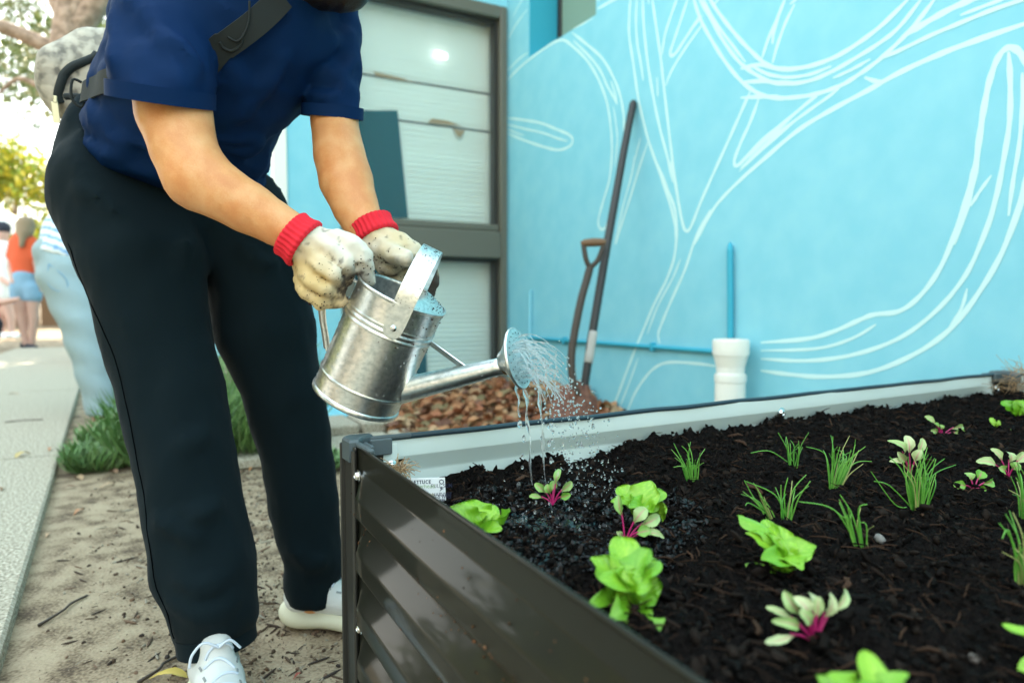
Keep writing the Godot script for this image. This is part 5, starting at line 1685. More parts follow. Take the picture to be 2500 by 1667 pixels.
func chives(label: String, at: Vector3, given: Array, n: int, height: float, lean: Vector3, spread: float) -> void:
	var o := thing("chive_clump", label, "chives", at, "clumps of chives in the bed")
	var m := MB.new()
	for g in given:
		m.tint = Color(0.12, 0.36, 0.04)
		m.tube(spline([g[0], g[1], g[2]], 6), taper(0.0010, 0.0005, 13), 5)
	for i in n:
		m.tint = Color(0.06, 0.26, 0.025).lerp(Color(0.20, 0.46, 0.07), rng.randf())
		var a := rng.randf() * TAU
		var b := at + Vector3(cos(a), 0, sin(a)) * 0.008 * sqrt(rng.randf()) - Vector3(0, 0.006, 0)
		var d := (Vector3(0, 1, 0) + lean + Vector3(cos(a) * spread * rng.randf(), 0, sin(a) * spread * rng.randf())).normalized()
		var h := height * rng.randf_range(0.55, 1.05)
		var tip := b + d * h + Vector3(rng.randfn() * 0.006, -h * 0.08 * rng.randf(), rng.randfn() * 0.006)
		if rng.randf() < 0.4:
			tip += Vector3(d.x + rng.randfn() * 0.5, -0.9, d.z + rng.randfn() * 0.5) * h * rng.randf_range(0.1, 0.35)
		if rng.randf() < 0.12:
			m.tint = Color(0.34, 0.36, 0.12)
		m.tube(spline([b, b + d * h * 0.55 + Vector3(0, h * 0.04, 0), tip], 5), taper(0.00095, 0.0004, 11), 5)
	part(m, "blades", M.stem, o, "stuff")


func build_plants() -> void:
	lettuce("butter lettuce seedling nearest the corner post, peeking over the near rim", Vector3(0.3003, 0.375, -0.6348), [[Vector3(0.3003, 0.375, -0.6348), Vector3(0.289, 0.4097, -0.6431), 0.0287, 0.180, 0.45], [Vector3(0.3003, 0.375, -0.6348), Vector3(0.274, 0.4117, -0.6399), 0.0232, 0.100, 0.40], [Vector3(0.3003, 0.375, -0.6348), Vector3(0.3093, 0.406, -0.6321), 0.0241, 0.200, -0.35], [Vector3(0.3003, 0.375, -0.6348), Vector3(0.3309, 0.4037, -0.6204), 0.0185, -0.150, 0.50], [Vector3(0.3003, 0.375, -0.6348), Vector3(0.2926, 0.4014, -0.6237), 0.0208, 0.150, 0.40], [Vector3(0.3003, 0.375, -0.6348), Vector3(0.3062, 0.3953, -0.6104), 0.0157, 0.100, 0.30]])
	lettuce("butter lettuce seedling just behind a magenta stemmed beet, right of the puddle", Vector3(0.4868, 0.375, -0.6019), [[Vector3(0.4818, 0.375, -0.5957), Vector3(0.4653, 0.4121, -0.6069), 0.0273, 0.150, 0.40], [Vector3(0.4818, 0.375, -0.5957), Vector3(0.4938, 0.4189, -0.6035), 0.0307, 0.200, 0.40], [Vector3(0.4818, 0.375, -0.5957), Vector3(0.5042, 0.3948, -0.585), 0.0218, -0.200, 0.40], [Vector3(0.4818, 0.375, -0.5957), Vector3(0.4504, 0.4085, -0.6032), 0.0149, 0.100, 0.40], [Vector3(0.4818, 0.375, -0.5957), Vector3(0.4807, 0.4127, -0.576), 0.0297, 0.250, -0.40], [Vector3(0.4818, 0.375, -0.5957), Vector3(0.4635, 0.4055, -0.5847), 0.0238, 0.200, 0.45]], 0.1)
	lettuce("largest lettuce seedling in front, close to the near panel, with a broad low leaf", Vector3(0.3264, 0.375, -0.4241), [[Vector3(0.3303, 0.375, -0.4265), Vector3(0.3395, 0.4258, -0.4363), 0.0254, 0.150, 0.30], [Vector3(0.3303, 0.375, -0.4265), Vector3(0.3552, 0.4208, -0.4389), 0.0205, 0.100, 0.40], [Vector3(0.3303, 0.375, -0.4265), Vector3(0.3137, 0.4155, -0.438), 0.0265, 0.150, 0.30], [Vector3(0.3303, 0.375, -0.4265), Vector3(0.3073, 0.3891, -0.4396), 0.0169, 0.100, 0.40], [Vector3(0.3303, 0.375, -0.4265), Vector3(0.3405, 0.4141, -0.4123), 0.0335, 0.250, 0.25], [Vector3(0.3303, 0.375, -0.4265), Vector3(0.3159, 0.4106, -0.4251), 0.0247, 0.200, 0.40], [Vector3(0.3303, 0.375, -0.4265), Vector3(0.3549, 0.3962, -0.4148), 0.0155, -0.100, 0.40], [Vector3(0.3303, 0.375, -0.4265), Vector3(0.307, 0.3727, -0.3933), 0.0325, 0.350, 0.30], [Vector3(0.3303, 0.375, -0.4265), Vector3(0.3444, 0.3881, -0.4085), 0.0134, 0.100, 0.30]], 0.15)
	lettuce("bright upright lettuce seedling in the middle of the bed", Vector3(0.5022, 0.375, -0.427), [[Vector3(0.4981, 0.375, -0.4234), Vector3(0.4863, 0.426, -0.433), 0.0241, 0.250, -0.40], [Vector3(0.4981, 0.375, -0.4234), Vector3(0.4867, 0.4139, -0.4433), 0.0185, 0.200, 0.40], [Vector3(0.4981, 0.375, -0.4234), Vector3(0.5019, 0.4172, -0.4354), 0.0161, 0.100, 0.50], [Vector3(0.4981, 0.375, -0.4234), Vector3(0.5202, 0.4059, -0.4136), 0.0249, 0.200, 0.40], [Vector3(0.4981, 0.375, -0.4234), Vector3(0.4997, 0.4145, -0.4137), 0.0233, 0.250, 0.40], [Vector3(0.4981, 0.375, -0.4234), Vector3(0.4952, 0.3996, -0.4038), 0.0266, 0.300, 0.40], [Vector3(0.4981, 0.375, -0.4234), Vector3(0.521, 0.3951, -0.4125), 0.0201, 0.200, 0.30], [Vector3(0.4981, 0.375, -0.4234), Vector3(0.4757, 0.4043, -0.4145), 0.0193, 0.200, 0.40], [Vector3(0.4981, 0.375, -0.4234), Vector3(0.4681, 0.3825, -0.4285), 0.0089, 0.100, 0.20]], 0.1)
	lettuce("lettuce seedling cut off by the bottom edge of the picture", Vector3(0.3673, 0.375, -0.2433), [[Vector3(0.3634, 0.375, -0.2406), Vector3(0.3689, 0.4114, -0.24), 0.0164, 0.200, 0.35], [Vector3(0.3634, 0.375, -0.2406), Vector3(0.3484, 0.4078, -0.2507), 0.0170, 0.150, 0.30], [Vector3(0.3634, 0.375, -0.2406), Vector3(0.3789, 0.4032, -0.2342), 0.0154, 0.200, 0.30], [Vector3(0.3634, 0.375, -0.2406), Vector3(0.3495, 0.4099, -0.2389), 0.0180, 0.200, 0.30], [Vector3(0.3634, 0.375, -0.2406), Vector3(0.3447, 0.3981, -0.252), 0.0128, 0.200, 0.30], [Vector3(0.3634, 0.375, -0.2406), Vector3(0.3745, 0.4084, -0.2369), 0.0128, 0.200, 0.30]], 0.1)
	lettuce("lettuce leaf at the lower right edge of the bed", Vector3(0.5373, 0.375, -0.2319), [[Vector3(0.5306, 0.375, -0.2289), Vector3(0.5214, 0.3975, -0.2353), 0.0139, 0.200, 0.30], [Vector3(0.5306, 0.375, -0.2289), Vector3(0.5063, 0.3832, -0.2311), 0.0120, 0.200, 0.30], [Vector3(0.5306, 0.375, -0.2289), Vector3(0.5379, 0.399, -0.2266), 0.0151, 0.200, 0.30]])
	lettuce("small lettuce seedling far back by the coir mat", Vector3(1.642, 0.378, -0.7753), [[Vector3(1.662, 0.375, -0.7849), Vector3(1.645, 0.4038, -0.7958), 0.0231, 0.100, 0.40], [Vector3(1.662, 0.375, -0.7849), Vector3(1.673, 0.4077, -0.7811), 0.0289, 0.200, 0.40], [Vector3(1.662, 0.375, -0.7849), Vector3(1.679, 0.3894, -0.7766), 0.0192, 0.100, 0.30], [Vector3(1.662, 0.375, -0.7849), Vector3(1.647, 0.4015, -0.7835), 0.0173, 0.100, 0.40]], -0.2)
	lettuce("tiny two leaf seedling left of the far lettuce", Vector3(1.465, 0.378, -0.7263), [[Vector3(1.483, 0.375, -0.7353), Vector3(1.477, 0.3899, -0.7393), 0.0079, 0.100, 0.20], [Vector3(1.483, 0.375, -0.7353), Vector3(1.486, 0.3855, -0.7342), 0.0062, 0.100, 0.20]])
	beet("small beet seedling with red stems standing under the pouring water", Vector3(0.4412, 0.37, -0.721), [[Vector3(0.4324, 0.375, -0.7066), Vector3(0.4071, 0.3821, -0.7205), 0.0087, 0.100, 0.30], [Vector3(0.4324, 0.375, -0.7066), Vector3(0.4138, 0.3973, -0.7179), 0.0131, 0.150, 0.30], [Vector3(0.4324, 0.375, -0.7066), Vector3(0.4242, 0.397, -0.7067), 0.0131, 0.100, 0.30], [Vector3(0.4324, 0.375, -0.7066), Vector3(0.446, 0.4139, -0.7132), 0.0109, 0.200, 0.30], [Vector3(0.4324, 0.375, -0.7066), Vector3(0.4542, 0.3989, -0.6966), 0.0141, 0.100, 0.30], [Vector3(0.4324, 0.375, -0.7066), Vector3(0.4465, 0.3865, -0.6885), 0.0120, 0.100, 0.30], [Vector3(0.4324, 0.375, -0.7066), Vector3(0.4392, 0.3985, -0.7158), 0.0109, 0.100, 0.30]], 0.05)
	beet("beet seedling with thick magenta stems in front of a lettuce by the puddle", Vector3(0.438, 0.372, -0.5667), [[Vector3(0.4299, 0.375, -0.5584), Vector3(0.4494, 0.4071, -0.5501), 0.0165, 0.200, 0.30], [Vector3(0.4299, 0.375, -0.5584), Vector3(0.4629, 0.3988, -0.5424), 0.0138, 0.200, 0.30], [Vector3(0.4299, 0.375, -0.5584), Vector3(0.459, 0.3821, -0.532), 0.0101, 0.100, 0.30], [Vector3(0.4299, 0.375, -0.5584), Vector3(0.4302, 0.418, -0.5723), 0.0110, 0.150, 0.30], [Vector3(0.4299, 0.375, -0.5584), Vector3(0.4472, 0.3875, -0.5386), 0.0128, 0.100, 0.30], [Vector3(0.4299, 0.375, -0.5584), Vector3(0.4172, 0.3852, -0.5544), 0.0083, 0.100, 0.20]], 0.25)
	beet("pale pinkish beet seedling in the front centre of the soil", Vector3(0.425, 0.375, -0.3255), [[Vector3(0.4232, 0.375, -0.3242), Vector3(0.4004, 0.3941, -0.3489), 0.0065, 0.100, 0.20], [Vector3(0.4232, 0.375, -0.3242), Vector3(0.4117, 0.4046, -0.3436), 0.0123, 0.150, 0.30], [Vector3(0.4232, 0.375, -0.3242), Vector3(0.4127, 0.405, -0.3318), 0.0129, 0.150, 0.30], [Vector3(0.4232, 0.375, -0.3242), Vector3(0.4077, 0.3989, -0.3227), 0.0123, 0.100, 0.30], [Vector3(0.4232, 0.375, -0.3242), Vector3(0.4364, 0.4063, -0.3193), 0.0129, 0.150, 0.30], [Vector3(0.4232, 0.375, -0.3242), Vector3(0.4554, 0.4063, -0.3205), 0.0077, 0.100, 0.30], [Vector3(0.4232, 0.375, -0.3242), Vector3(0.4349, 0.4025, -0.3368), 0.0110, 0.100, 0.30], [Vector3(0.4232, 0.375, -0.3242), Vector3(0.375, 0.3808, -0.3276), 0.0097, -0.100, 0.30], [Vector3(0.4232, 0.375, -0.3242), Vector3(0.4263, 0.405, -0.3245), 0.0084, 0.100, 0.20], [Vector3(0.4232, 0.375, -0.3242), Vector3(0.3908, 0.3926, -0.3312), 0.0090, 0.100, 0.30]], 0.5)
	beet("pinkish beet seedling standing behind the big clump of chives", Vector3(0.9643, 0.378, -0.5881), [[Vector3(0.9635, 0.375, -0.5875), Vector3(0.9434, 0.4227, -0.6013), 0.0166, 0.200, 0.30], [Vector3(0.9635, 0.375, -0.5875), Vector3(0.9703, 0.4271, -0.5986), 0.0178, 0.150, 0.30], [Vector3(0.9635, 0.375, -0.5875), Vector3(0.9817, 0.424, -0.581), 0.0153, 0.150, 0.30], [Vector3(0.9635, 0.375, -0.5875), Vector3(0.9389, 0.4058, -0.5912), 0.0140, 0.100, 0.30], [Vector3(0.9635, 0.375, -0.5875), Vector3(0.9668, 0.409, -0.5766), 0.0153, 0.100, 0.30], [Vector3(0.9635, 0.375, -0.5875), Vector3(0.9303, 0.3951, -0.5951), 0.0127, 0.100, 0.30]], 0.5)
	beet("sprawling beet seedling near the back panel at right", Vector3(1.277, 0.38, -0.7222), [[Vector3(1.299, 0.375, -0.7348), Vector3(1.282, 0.407, -0.7571), 0.0148, 0.100, 0.30], [Vector3(1.299, 0.375, -0.7348), Vector3(1.287, 0.3956, -0.7428), 0.0115, 0.100, 0.30], [Vector3(1.299, 0.375, -0.7348), Vector3(1.297, 0.3923, -0.7372), 0.0115, 0.100, 0.30], [Vector3(1.299, 0.375, -0.7348), Vector3(1.336, 0.3898, -0.7162), 0.0148, 0.100, 0.30], [Vector3(1.299, 0.375, -0.7348), Vector3(1.335, 0.3735, -0.7102), 0.0165, 0.100, 0.30], [Vector3(1.299, 0.375, -0.7348), Vector3(1.276, 0.3825, -0.7418), 0.0115, 0.100, 0.30]], 0.2)
	beet("low green beet seedling with reddish edges right of the big chives", Vector3(0.9468, 0.378, -0.4911), [[Vector3(0.9547, 0.375, -0.4967), Vector3(0.9322, 0.3797, -0.509), 0.0152, 0.100, 0.30], [Vector3(0.9547, 0.375, -0.4967), Vector3(0.9518, 0.3947, -0.5053), 0.0128, 0.200, 0.30], [Vector3(0.9547, 0.375, -0.4967), Vector3(0.97, 0.3976, -0.4958), 0.0152, 0.200, 0.30], [Vector3(0.9547, 0.375, -0.4967), Vector3(0.9786, 0.3855, -0.4847), 0.0163, 0.100, 0.30], [Vector3(0.9547, 0.375, -0.4967), Vector3(0.9583, 0.3766, -0.4836), 0.0140, 0.100, 0.30]], 0.05)
	beet("leggy beet seedling with wine red stalks at the right edge", Vector3(1.061, 0.378, -0.5079), [[Vector3(1.074, 0.375, -0.5142), Vector3(1.037, 0.3957, -0.5353), 0.0151, 0.150, 0.30], [Vector3(1.074, 0.375, -0.5142), Vector3(1.065, 0.4106, -0.5328), 0.0138, 0.100, 0.30], [Vector3(1.074, 0.375, -0.5142), Vector3(1.086, 0.4074, -0.5213), 0.0164, 0.200, 0.30], [Vector3(1.074, 0.375, -0.5142), Vector3(1.097, 0.4064, -0.504), 0.0164, 0.100, 0.30], [Vector3(1.074, 0.375, -0.5142), Vector3(1.076, 0.3931, -0.5032), 0.0151, 0.100, 0.30], [Vector3(1.074, 0.375, -0.5142), Vector3(1.053, 0.3868, -0.5152), 0.0138, 0.100, 0.30]], 0.35)
	beet("magenta stalks of a beet leaning in at the right edge near the coir", Vector3(1.422, 0.38, -0.6545), [[Vector3(1.438, 0.375, -0.6655), Vector3(1.406, 0.3808, -0.6833), 0.0066, 0.050, 0.20], [Vector3(1.438, 0.375, -0.6655), Vector3(1.457, 0.3973, -0.657), 0.0149, 0.100, 0.30], [Vector3(1.438, 0.375, -0.6655), Vector3(1.475, 0.3808, -0.6464), 0.0165, 0.100, 0.30]], 0.3)
	chives("small clump of chives closest to the back panel, left of the others", Vector3(0.6483, 0.38, -0.6943), [[Vector3(0.6584, 0.375, -0.7052), Vector3(0.6457, 0.4031, -0.7138), Vector3(0.6365, 0.4251, -0.7201)], [Vector3(0.6568, 0.375, -0.706), Vector3(0.654, 0.4092, -0.7098), Vector3(0.6462, 0.4214, -0.7147)]], 20, 0.052, Vector3(-0.15, 0, -0.05), 0.35)
	chives("thin chives with one long leaf lying out to the left", Vector3(0.8413, 0.38, -0.6899), [[Vector3(0.854, 0.375, -0.7068), Vector3(0.8244, 0.3949, -0.7182), Vector3(0.7945, 0.3933, -0.7283)], [Vector3(0.8588, 0.375, -0.7043), Vector3(0.8494, 0.4018, -0.711), Vector3(0.8399, 0.422, -0.7174)]], 12, 0.055, Vector3(0, 0, 0), 0.3)
	chives("full clump of chives fanning out, left of the pinkish beet", Vector3(0.7867, 0.38, -0.58), [[Vector3(0.7989, 0.375, -0.5943), Vector3(0.7894, 0.4174, -0.5965), Vector3(0.7631, 0.4291, -0.6055)], [Vector3(0.8052, 0.375, -0.591), Vector3(0.8274, 0.4045, -0.5811), Vector3(0.8483, 0.4075, -0.5702)], [Vector3(0.8031, 0.375, -0.5921), Vector3(0.8013, 0.4045, -0.595), Vector3(0.8033, 0.4411, -0.5963)]], 26, 0.075, Vector3(0.25, 0, 0.1), 0.4)
	chives("sparse chives leaning left behind the upright lettuce", Vector3(0.6147, 0.378, -0.5322), [[Vector3(0.6223, 0.375, -0.5388), Vector3(0.6063, 0.3952, -0.5486), Vector3(0.5966, 0.4164, -0.5552)], [Vector3(0.6223, 0.375, -0.5388), Vector3(0.5979, 0.3916, -0.5472), Vector3(0.5891, 0.3906, -0.5462)]], 6, 0.050, Vector3(-0.6, 0, -0.2), 0.25)
	chives("sparse upright chives right behind the lettuce in the middle", Vector3(0.6293, 0.378, -0.5245), [[Vector3(0.6371, 0.375, -0.531), Vector3(0.6455, 0.4053, -0.5285), Vector3(0.6594, 0.423, -0.5223)], [Vector3(0.6371, 0.375, -0.531), Vector3(0.6266, 0.4003, -0.5382), Vector3(0.5979, 0.4154, -0.5544)], [Vector3(0.6371, 0.375, -0.531), Vector3(0.6364, 0.4003, -0.533), Vector3(0.6405, 0.4195, -0.5321)]], 7, 0.055, Vector3(0.1, 0, 0), 0.35)
	chives("chives leaning back with one long leaf reaching left, centre right", Vector3(0.6289, 0.376, -0.4304), [[Vector3(0.6244, 0.375, -0.433), Vector3(0.6031, 0.4114, -0.4439), Vector3(0.5698, 0.4206, -0.4594)], [Vector3(0.6284, 0.375, -0.4309), Vector3(0.6209, 0.4062, -0.4369), Vector3(0.6108, 0.4262, -0.4436)], [Vector3(0.6284, 0.375, -0.4309), Vector3(0.6224, 0.4122, -0.4309), Vector3(0.6258, 0.4194, -0.4239)]], 14, 0.055, Vector3(-0.25, 0, -0.05), 0.2)
	chives("largest clump of chives standing in front of the pinkish beet", Vector3(0.7982, 0.378, -0.4763), [[Vector3(0.7929, 0.375, -0.4862), Vector3(0.7743, 0.3817, -0.4909), Vector3(0.7466, 0.4207, -0.5025)], [Vector3(0.7976, 0.375, -0.4837), Vector3(0.7702, 0.4027, -0.4944), Vector3(0.7495, 0.4092, -0.5002)], [Vector3(0.8022, 0.375, -0.4813), Vector3(0.7894, 0.4172, -0.4908), Vector3(0.7759, 0.4356, -0.4992)], [Vector3(0.8069, 0.375, -0.4788), Vector3(0.817, 0.4066, -0.4754), Vector3(0.8248, 0.433, -0.4731)]], 34, 0.078, Vector3(0.05, 0, 0), 0.42)
	chives("tall pale chives at the right edge behind another clump", Vector3(0.8591, 0.377, -0.3916), [[Vector3(0.8626, 0.375, -0.3932), Vector3(0.8573, 0.4195, -0.3989), Vector3(0.8521, 0.4393, -0.403)]], 26, 0.078, Vector3(0.05, 0, 0), 0.3)
	chives("drooping chives at the right edge in front", Vector3(0.6719, 0.376, -0.3059), [[Vector3(0.6697, 0.375, -0.3065), Vector3(0.6638, 0.4091, -0.3119), Vector3(0.6533, 0.4265, -0.3186)], [Vector3(0.6697, 0.375, -0.3065), Vector3(0.6551, 0.4204, -0.3116), Vector3(0.6444, 0.4164, -0.3114)]], 26, 0.068, Vector3(0, 0, 0), 0.25)


# ---------------------------------------------------------------- the gardener
func build_person() -> void:
	var me := thing("person", "person in navy T-shirt, black trousers and red cuffed gloves bending to water the bed", "person", Vector3(0.1234, 0, -1.244))
	var f := Vector3(0.22, 0, 0.55).normalized()
	var lean := (Vector3(0.1525, 1.057, -1.082) - Vector3(0.0373, 0.8471, -1.345)).normalized()
	var nz := noise_of(91, 1.0, 2)
	# trousers
	var tr := soft_part([
		[[Vector3(-0.0477, 0.851, -1.39), Vector3(-0.0311, 0.813, -1.356)], [0.089, 0.100]],
		[[Vector3(-0.0293, 0.901, -1.384), Vector3(0.0886, 0.8567, -1.375)], [0.092, 0.100]],
		[[Vector3(-0.0277, 0.813, -1.355), Vector3(0.1255, 0.8049, -1.386)], [0.100, 0.105]],
		[[Vector3(-0.031, 0.8039, -1.345), Vector3(-0.0086, 0.6895, -1.291), Vector3(0.0101, 0.5729, -1.262), Vector3(0.0302, 0.4728, -1.234), Vector3(0.0453, 0.3673, -1.207), Vector3(0.0555, 0.278, -1.185), Vector3(0.0668, 0.2023, -1.168), Vector3(0.0757, 0.1344, -1.153), Vector3(0.0803, 0.0994, -1.149), Vector3(0.0798, 0.0575, -1.146)], [0.108, 0.096, 0.083, 0.078, 0.076, 0.077, 0.079, 0.069, 0.053, 0.048]],
		[[Vector3(0.1456, 0.7967, -1.375), Vector3(0.1707, 0.6974, -1.344), Vector3(0.1902, 0.567, -1.325), Vector3(0.2177, 0.4516, -1.314), Vector3(0.2325, 0.3674, -1.312), Vector3(0.2479, 0.2402, -1.307), Vector3(0.2615, 0.1195, -1.303), Vector3(0.2664, 0.0564, -1.308), Vector3(0.2666, 0.0055, -1.304)], [0.100, 0.088, 0.087, 0.073, 0.066, 0.061, 0.055, 0.052, 0.051]]],
		0.03, 0.011, "trousers", M.trousers, me,
		func(p): return 0.007 * nz.get_noise_3d(p.x * 9, p.y * 4, p.z * 9) + 0.005 * sin(p.y * 60 + p.x * 30) * smoothstep(0.22, 0.08, p.y) + 0.003 * nz.get_noise_3d(p.x * 22, p.y * 14 + p.x * 8, p.z * 22),
		none, [[Plane(Vector3(0.1, -1, 0.1).normalized(), Vector3(0.0812, 0.083, -1.124)), Vector3(0.08, 0.0645, -1.146), 0.10], [Plane(Vector3(0, -1, 0), Vector3(0.2662, 0.047, -1.307)), Vector3(0.267, 0.0225, -1.305), 0.11], [Plane(lean, Vector3(-0.0076, 0.9472, -1.375)), Vector3(-0.0072, 0.9626, -1.376), 0.3]], [
		[[Vector3(0.0602, 0.7702, -1.203), Vector3(0.0796, 0.7353, -1.19), Vector3(0.0825, 0.6714, -1.162)], 0.013], [[Vector3(-0.0101, 0.7685, -1.172), Vector3(0.0309, 0.7646, -1.161), Vector3(0.0708, 0.7537, -1.174)], 0.010], [[Vector3(-0.0949, 0.7949, -1.264), Vector3(-0.0507, 0.7784, -1.194), Vector3(-0.0039, 0.7817, -1.17)], 0.008],
		[[Vector3(0.0027, 0.1736, -1.104), Vector3(0.0414, 0.1654, -1.06), Vector3(0.0863, 0.1679, -1.036), Vector3(0.1259, 0.18, -1.039)], 0.012], [[Vector3(0.0208, 0.2091, -1.097), Vector3(0.0591, 0.1971, -1.053), Vector3(0.1042, 0.2047, -1.029)], 0.010], [[Vector3(-0.0109, 0.3062, -1.12), Vector3(0.0277, 0.2808, -1.075), Vector3(0.0556, 0.2744, -1.06)], 0.008],
		[[Vector3(0.1008, 0.4451, -1.092), Vector3(0.0666, 0.4227, -1.086), Vector3(0.0321, 0.4162, -1.104)], 0.009], [[Vector3(0.1123, 0.3329, -1.079), Vector3(0.0744, 0.3157, -1.064), Vector3(0.0404, 0.3189, -1.082)], 0.008], [[Vector3(0.1381, 0.7204, -1.238), Vector3(0.1753, 0.6901, -1.205), Vector3(0.225, 0.6988, -1.202)], 0.009], [[Vector3(0.1979, 0.1736, -1.227), Vector3(0.2348, 0.1425, -1.205), Vector3(0.2797, 0.1503, -1.182)], 0.009]])
	for q in [[Vector3(-0.1326, 0.8963, -1.416), Vector3(-0.1313, 0.8264, -1.399), Vector3(-0.1197, 0.7588, -1.321), Vector3(-0.1084, 0.6989, -1.265), Vector3(-0.0896, 0.6234, -1.239), Vector3(-0.0663, 0.55, -1.199), Vector3(-0.0449, 0.4701, -1.183), Vector3(-0.0309, 0.3967, -1.17), Vector3(-0.0193, 0.3197, -1.148), Vector3(-0.0061, 0.2273, -1.135), Vector3(0.0141, 0.1547, -1.119), Vector3(0.0282, 0.1202, -1.121)]]:
		var s := MB.new()
		var path := []
		for e in spline(q, 5):
			path.append(tr.onto(e, 0.0006))
		s.tube(path, [0.0009], 5)
		part(s, "seam", M.seam, me)
	hem_ring(tr, Vector3(0.0808, 0.0924, -1.148), Plane(Vector3(0.1, -1, 0.1).normalized(), Vector3(0.0812, 0.083, -1.124)), 0.014, "hem", M.trousers, me)
	# T-shirt
	var sleeve_r := Plane(Vector3(-0.02, -1, -0.28).normalized(), Vector3(0.0164, 0.8627, -0.9487))
	var sh := soft_part([
		[[Vector3(0.032, 0.8452, -1.359), Vector3(0.0448, 0.8963, -1.321), Vector3(0.0794, 0.954, -1.239), Vector3(0.11, 1.004, -1.158), Vector3(0.1394, 1.055, -1.1)], [0.130, 0.128, 0.134, 0.140, 0.135], f, 0.86],
		[[Vector3(0.1081, 0.8529, -1.342), Vector3(0.1057, 0.919, -1.291), Vector3(0.1422, 1, -1.22), Vector3(0.193, 1.06, -1.14)], [0.098, 0.094, 0.098, 0.09]],
		[[Vector3(-0.0398, 0.9034, -1.401), Vector3(-0.0091, 0.9819, -1.31), Vector3(0.0392, 1.051, -1.198)], [0.062, 0.064, 0.08]],
		[[Vector3(0.0551, 1.086, -1.113), Vector3(0.2276, 1.134, -1.138)], [0.085, 0.075]],
		[[Vector3(0.0373, 1.07, -1.099), Vector3(0.0254, 0.9801, -1.054), Vector3(0.023, 0.9066, -1.022), Vector3(0.0212, 0.8462, -1.008)], [0.074, 0.065, 0.061, 0.061]],
		[[Vector3(0.2535, 1.129, -1.146), Vector3(0.2746, 1.051, -1.13), Vector3(0.2742, 0.9832, -1.115), Vector3(0.2651, 0.9205, -1.104), Vector3(0.2628, 0.882, -1.103)], [0.058, 0.045, 0.0435, 0.0425, 0.042]]],
		0.035, 0.0085, "t_shirt", M.shirt, me,
		func(p):
			var a: float = (p - Vector3(0.0373, 0.8471, -1.345)).dot(lean)
			var low := smoothstep(0.20, 0.02, a)
			return 0.008 * nz.get_noise_3d(p.x * 10, p.y * 10, p.z * 10) + 0.018 * low * absf(sin(a * 62 + p.x * 22 + 3.0 * nz.get_noise_3d(p.x * 6, p.y * 6, p.z * 6))) * (0.4 + nz.get_noise_3d(p.x * 7 + 9, p.y * 3, p.z * 7)) + 0.009 * absf(nz.get_noise_3d(p.x * 9 + p.y * 14, p.y * 5 - p.x * 3, p.z * 9)),
		none, [[sleeve_r, Vector3(0.0173, 0.8519, -1.01), 0.085], [Plane(Vector3(0.02, -1, -0.22).normalized(), Vector3(0.2539, 0.904, -1.063)), Vector3(0.2628, 0.882, -1.103), 0.066], [Plane(Vector3(-0.30, -1, 0.1).normalized(), Vector3(0.0471, 0.8012, -1.257)), Vector3(0.0355, 0.7714, -1.352), 0.34]], [
		[[Vector3(-0.0163, 1.004, -1.009), Vector3(0.0312, 0.9597, -0.9585), Vector3(0.061, 0.9362, -0.9525), Vector3(0.0705, 0.901, -0.9565)], 0.012], [[Vector3(-0.0311, 0.9986, -1.04), Vector3(-0.0266, 0.9511, -1.011), Vector3(-0.0242, 0.9142, -0.9964)], 0.009], [[Vector3(0.0121, 0.9651, -0.969), Vector3(0.0395, 0.9234, -0.9404), Vector3(0.0485, 0.889, -0.9447)], 0.008],
		[[Vector3(-0.0982, 0.926, -1.32), Vector3(-0.0741, 0.8909, -1.26), Vector3(-0.0532, 0.8578, -1.235)], 0.013], [[Vector3(-0.0776, 0.931, -1.287), Vector3(-0.0491, 0.8985, -1.236), Vector3(-0.0164, 0.8686, -1.193)], 0.013], [[Vector3(-0.09, 0.8798, -1.313), Vector3(-0.0568, 0.8552, -1.248), Vector3(-0.0202, 0.8454, -1.205)], 0.010], [[Vector3(-0.0678, 0.8978, -1.257), Vector3(-0.0255, 0.8566, -1.198), Vector3(0.0149, 0.8266, -1.174)], 0.011],
		[[Vector3(0.2981, 1.04, -1.071), Vector3(0.2644, 1.008, -1.053), Vector3(0.2462, 0.9908, -1.073)], 0.010], [[Vector3(0.2917, 0.9896, -1.06), Vector3(0.2604, 0.9685, -1.053), Vector3(0.2363, 0.9651, -1.088)], 0.010], [[Vector3(0.2829, 0.9529, -1.062), Vector3(0.2507, 0.9352, -1.056), Vector3(0.2314, 0.9373, -1.089)], 0.008],
		[[Vector3(0.1457, 0.8782, -1.131), Vector3(0.1598, 0.8519, -1.144), Vector3(0.1741, 0.8228, -1.169)], 0.011], [[Vector3(0.1202, 0.8272, -1.141), Vector3(0.1496, 0.8138, -1.147), Vector3(0.1773, 0.805, -1.166)], 0.012], [[Vector3(0.0969, 0.9742, -1.015), Vector3(0.119, 0.9271, -1.023), Vector3(0.125, 0.8885, -1.085)], 0.011], [[Vector3(0.1759, 0.9909, -1.042), Vector3(0.1574, 0.9275, -1.048), Vector3(0.1247, 0.8756, -1.085)], 0.012], [[Vector3(0.1535, 0.834, -1.124), Vector3(0.1288, 0.8521, -1.127), Vector3(0.0913, 0.851, -1.124)], 0.010]])
	hem_ring(sh, Vector3(0.0229, 0.9037, -1.022), sleeve_r, 0.010, "sleeve_hem", M.shirt, me, 0.085)
	hem_ring(sh, Vector3(0.2663, 0.9259, -1.106), Plane(Vector3(0.02, -1, -0.22).normalized(), Vector3(0.2539, 0.904, -1.063)), 0.009, "sleeve_hem", M.shirt, me, 0.046)
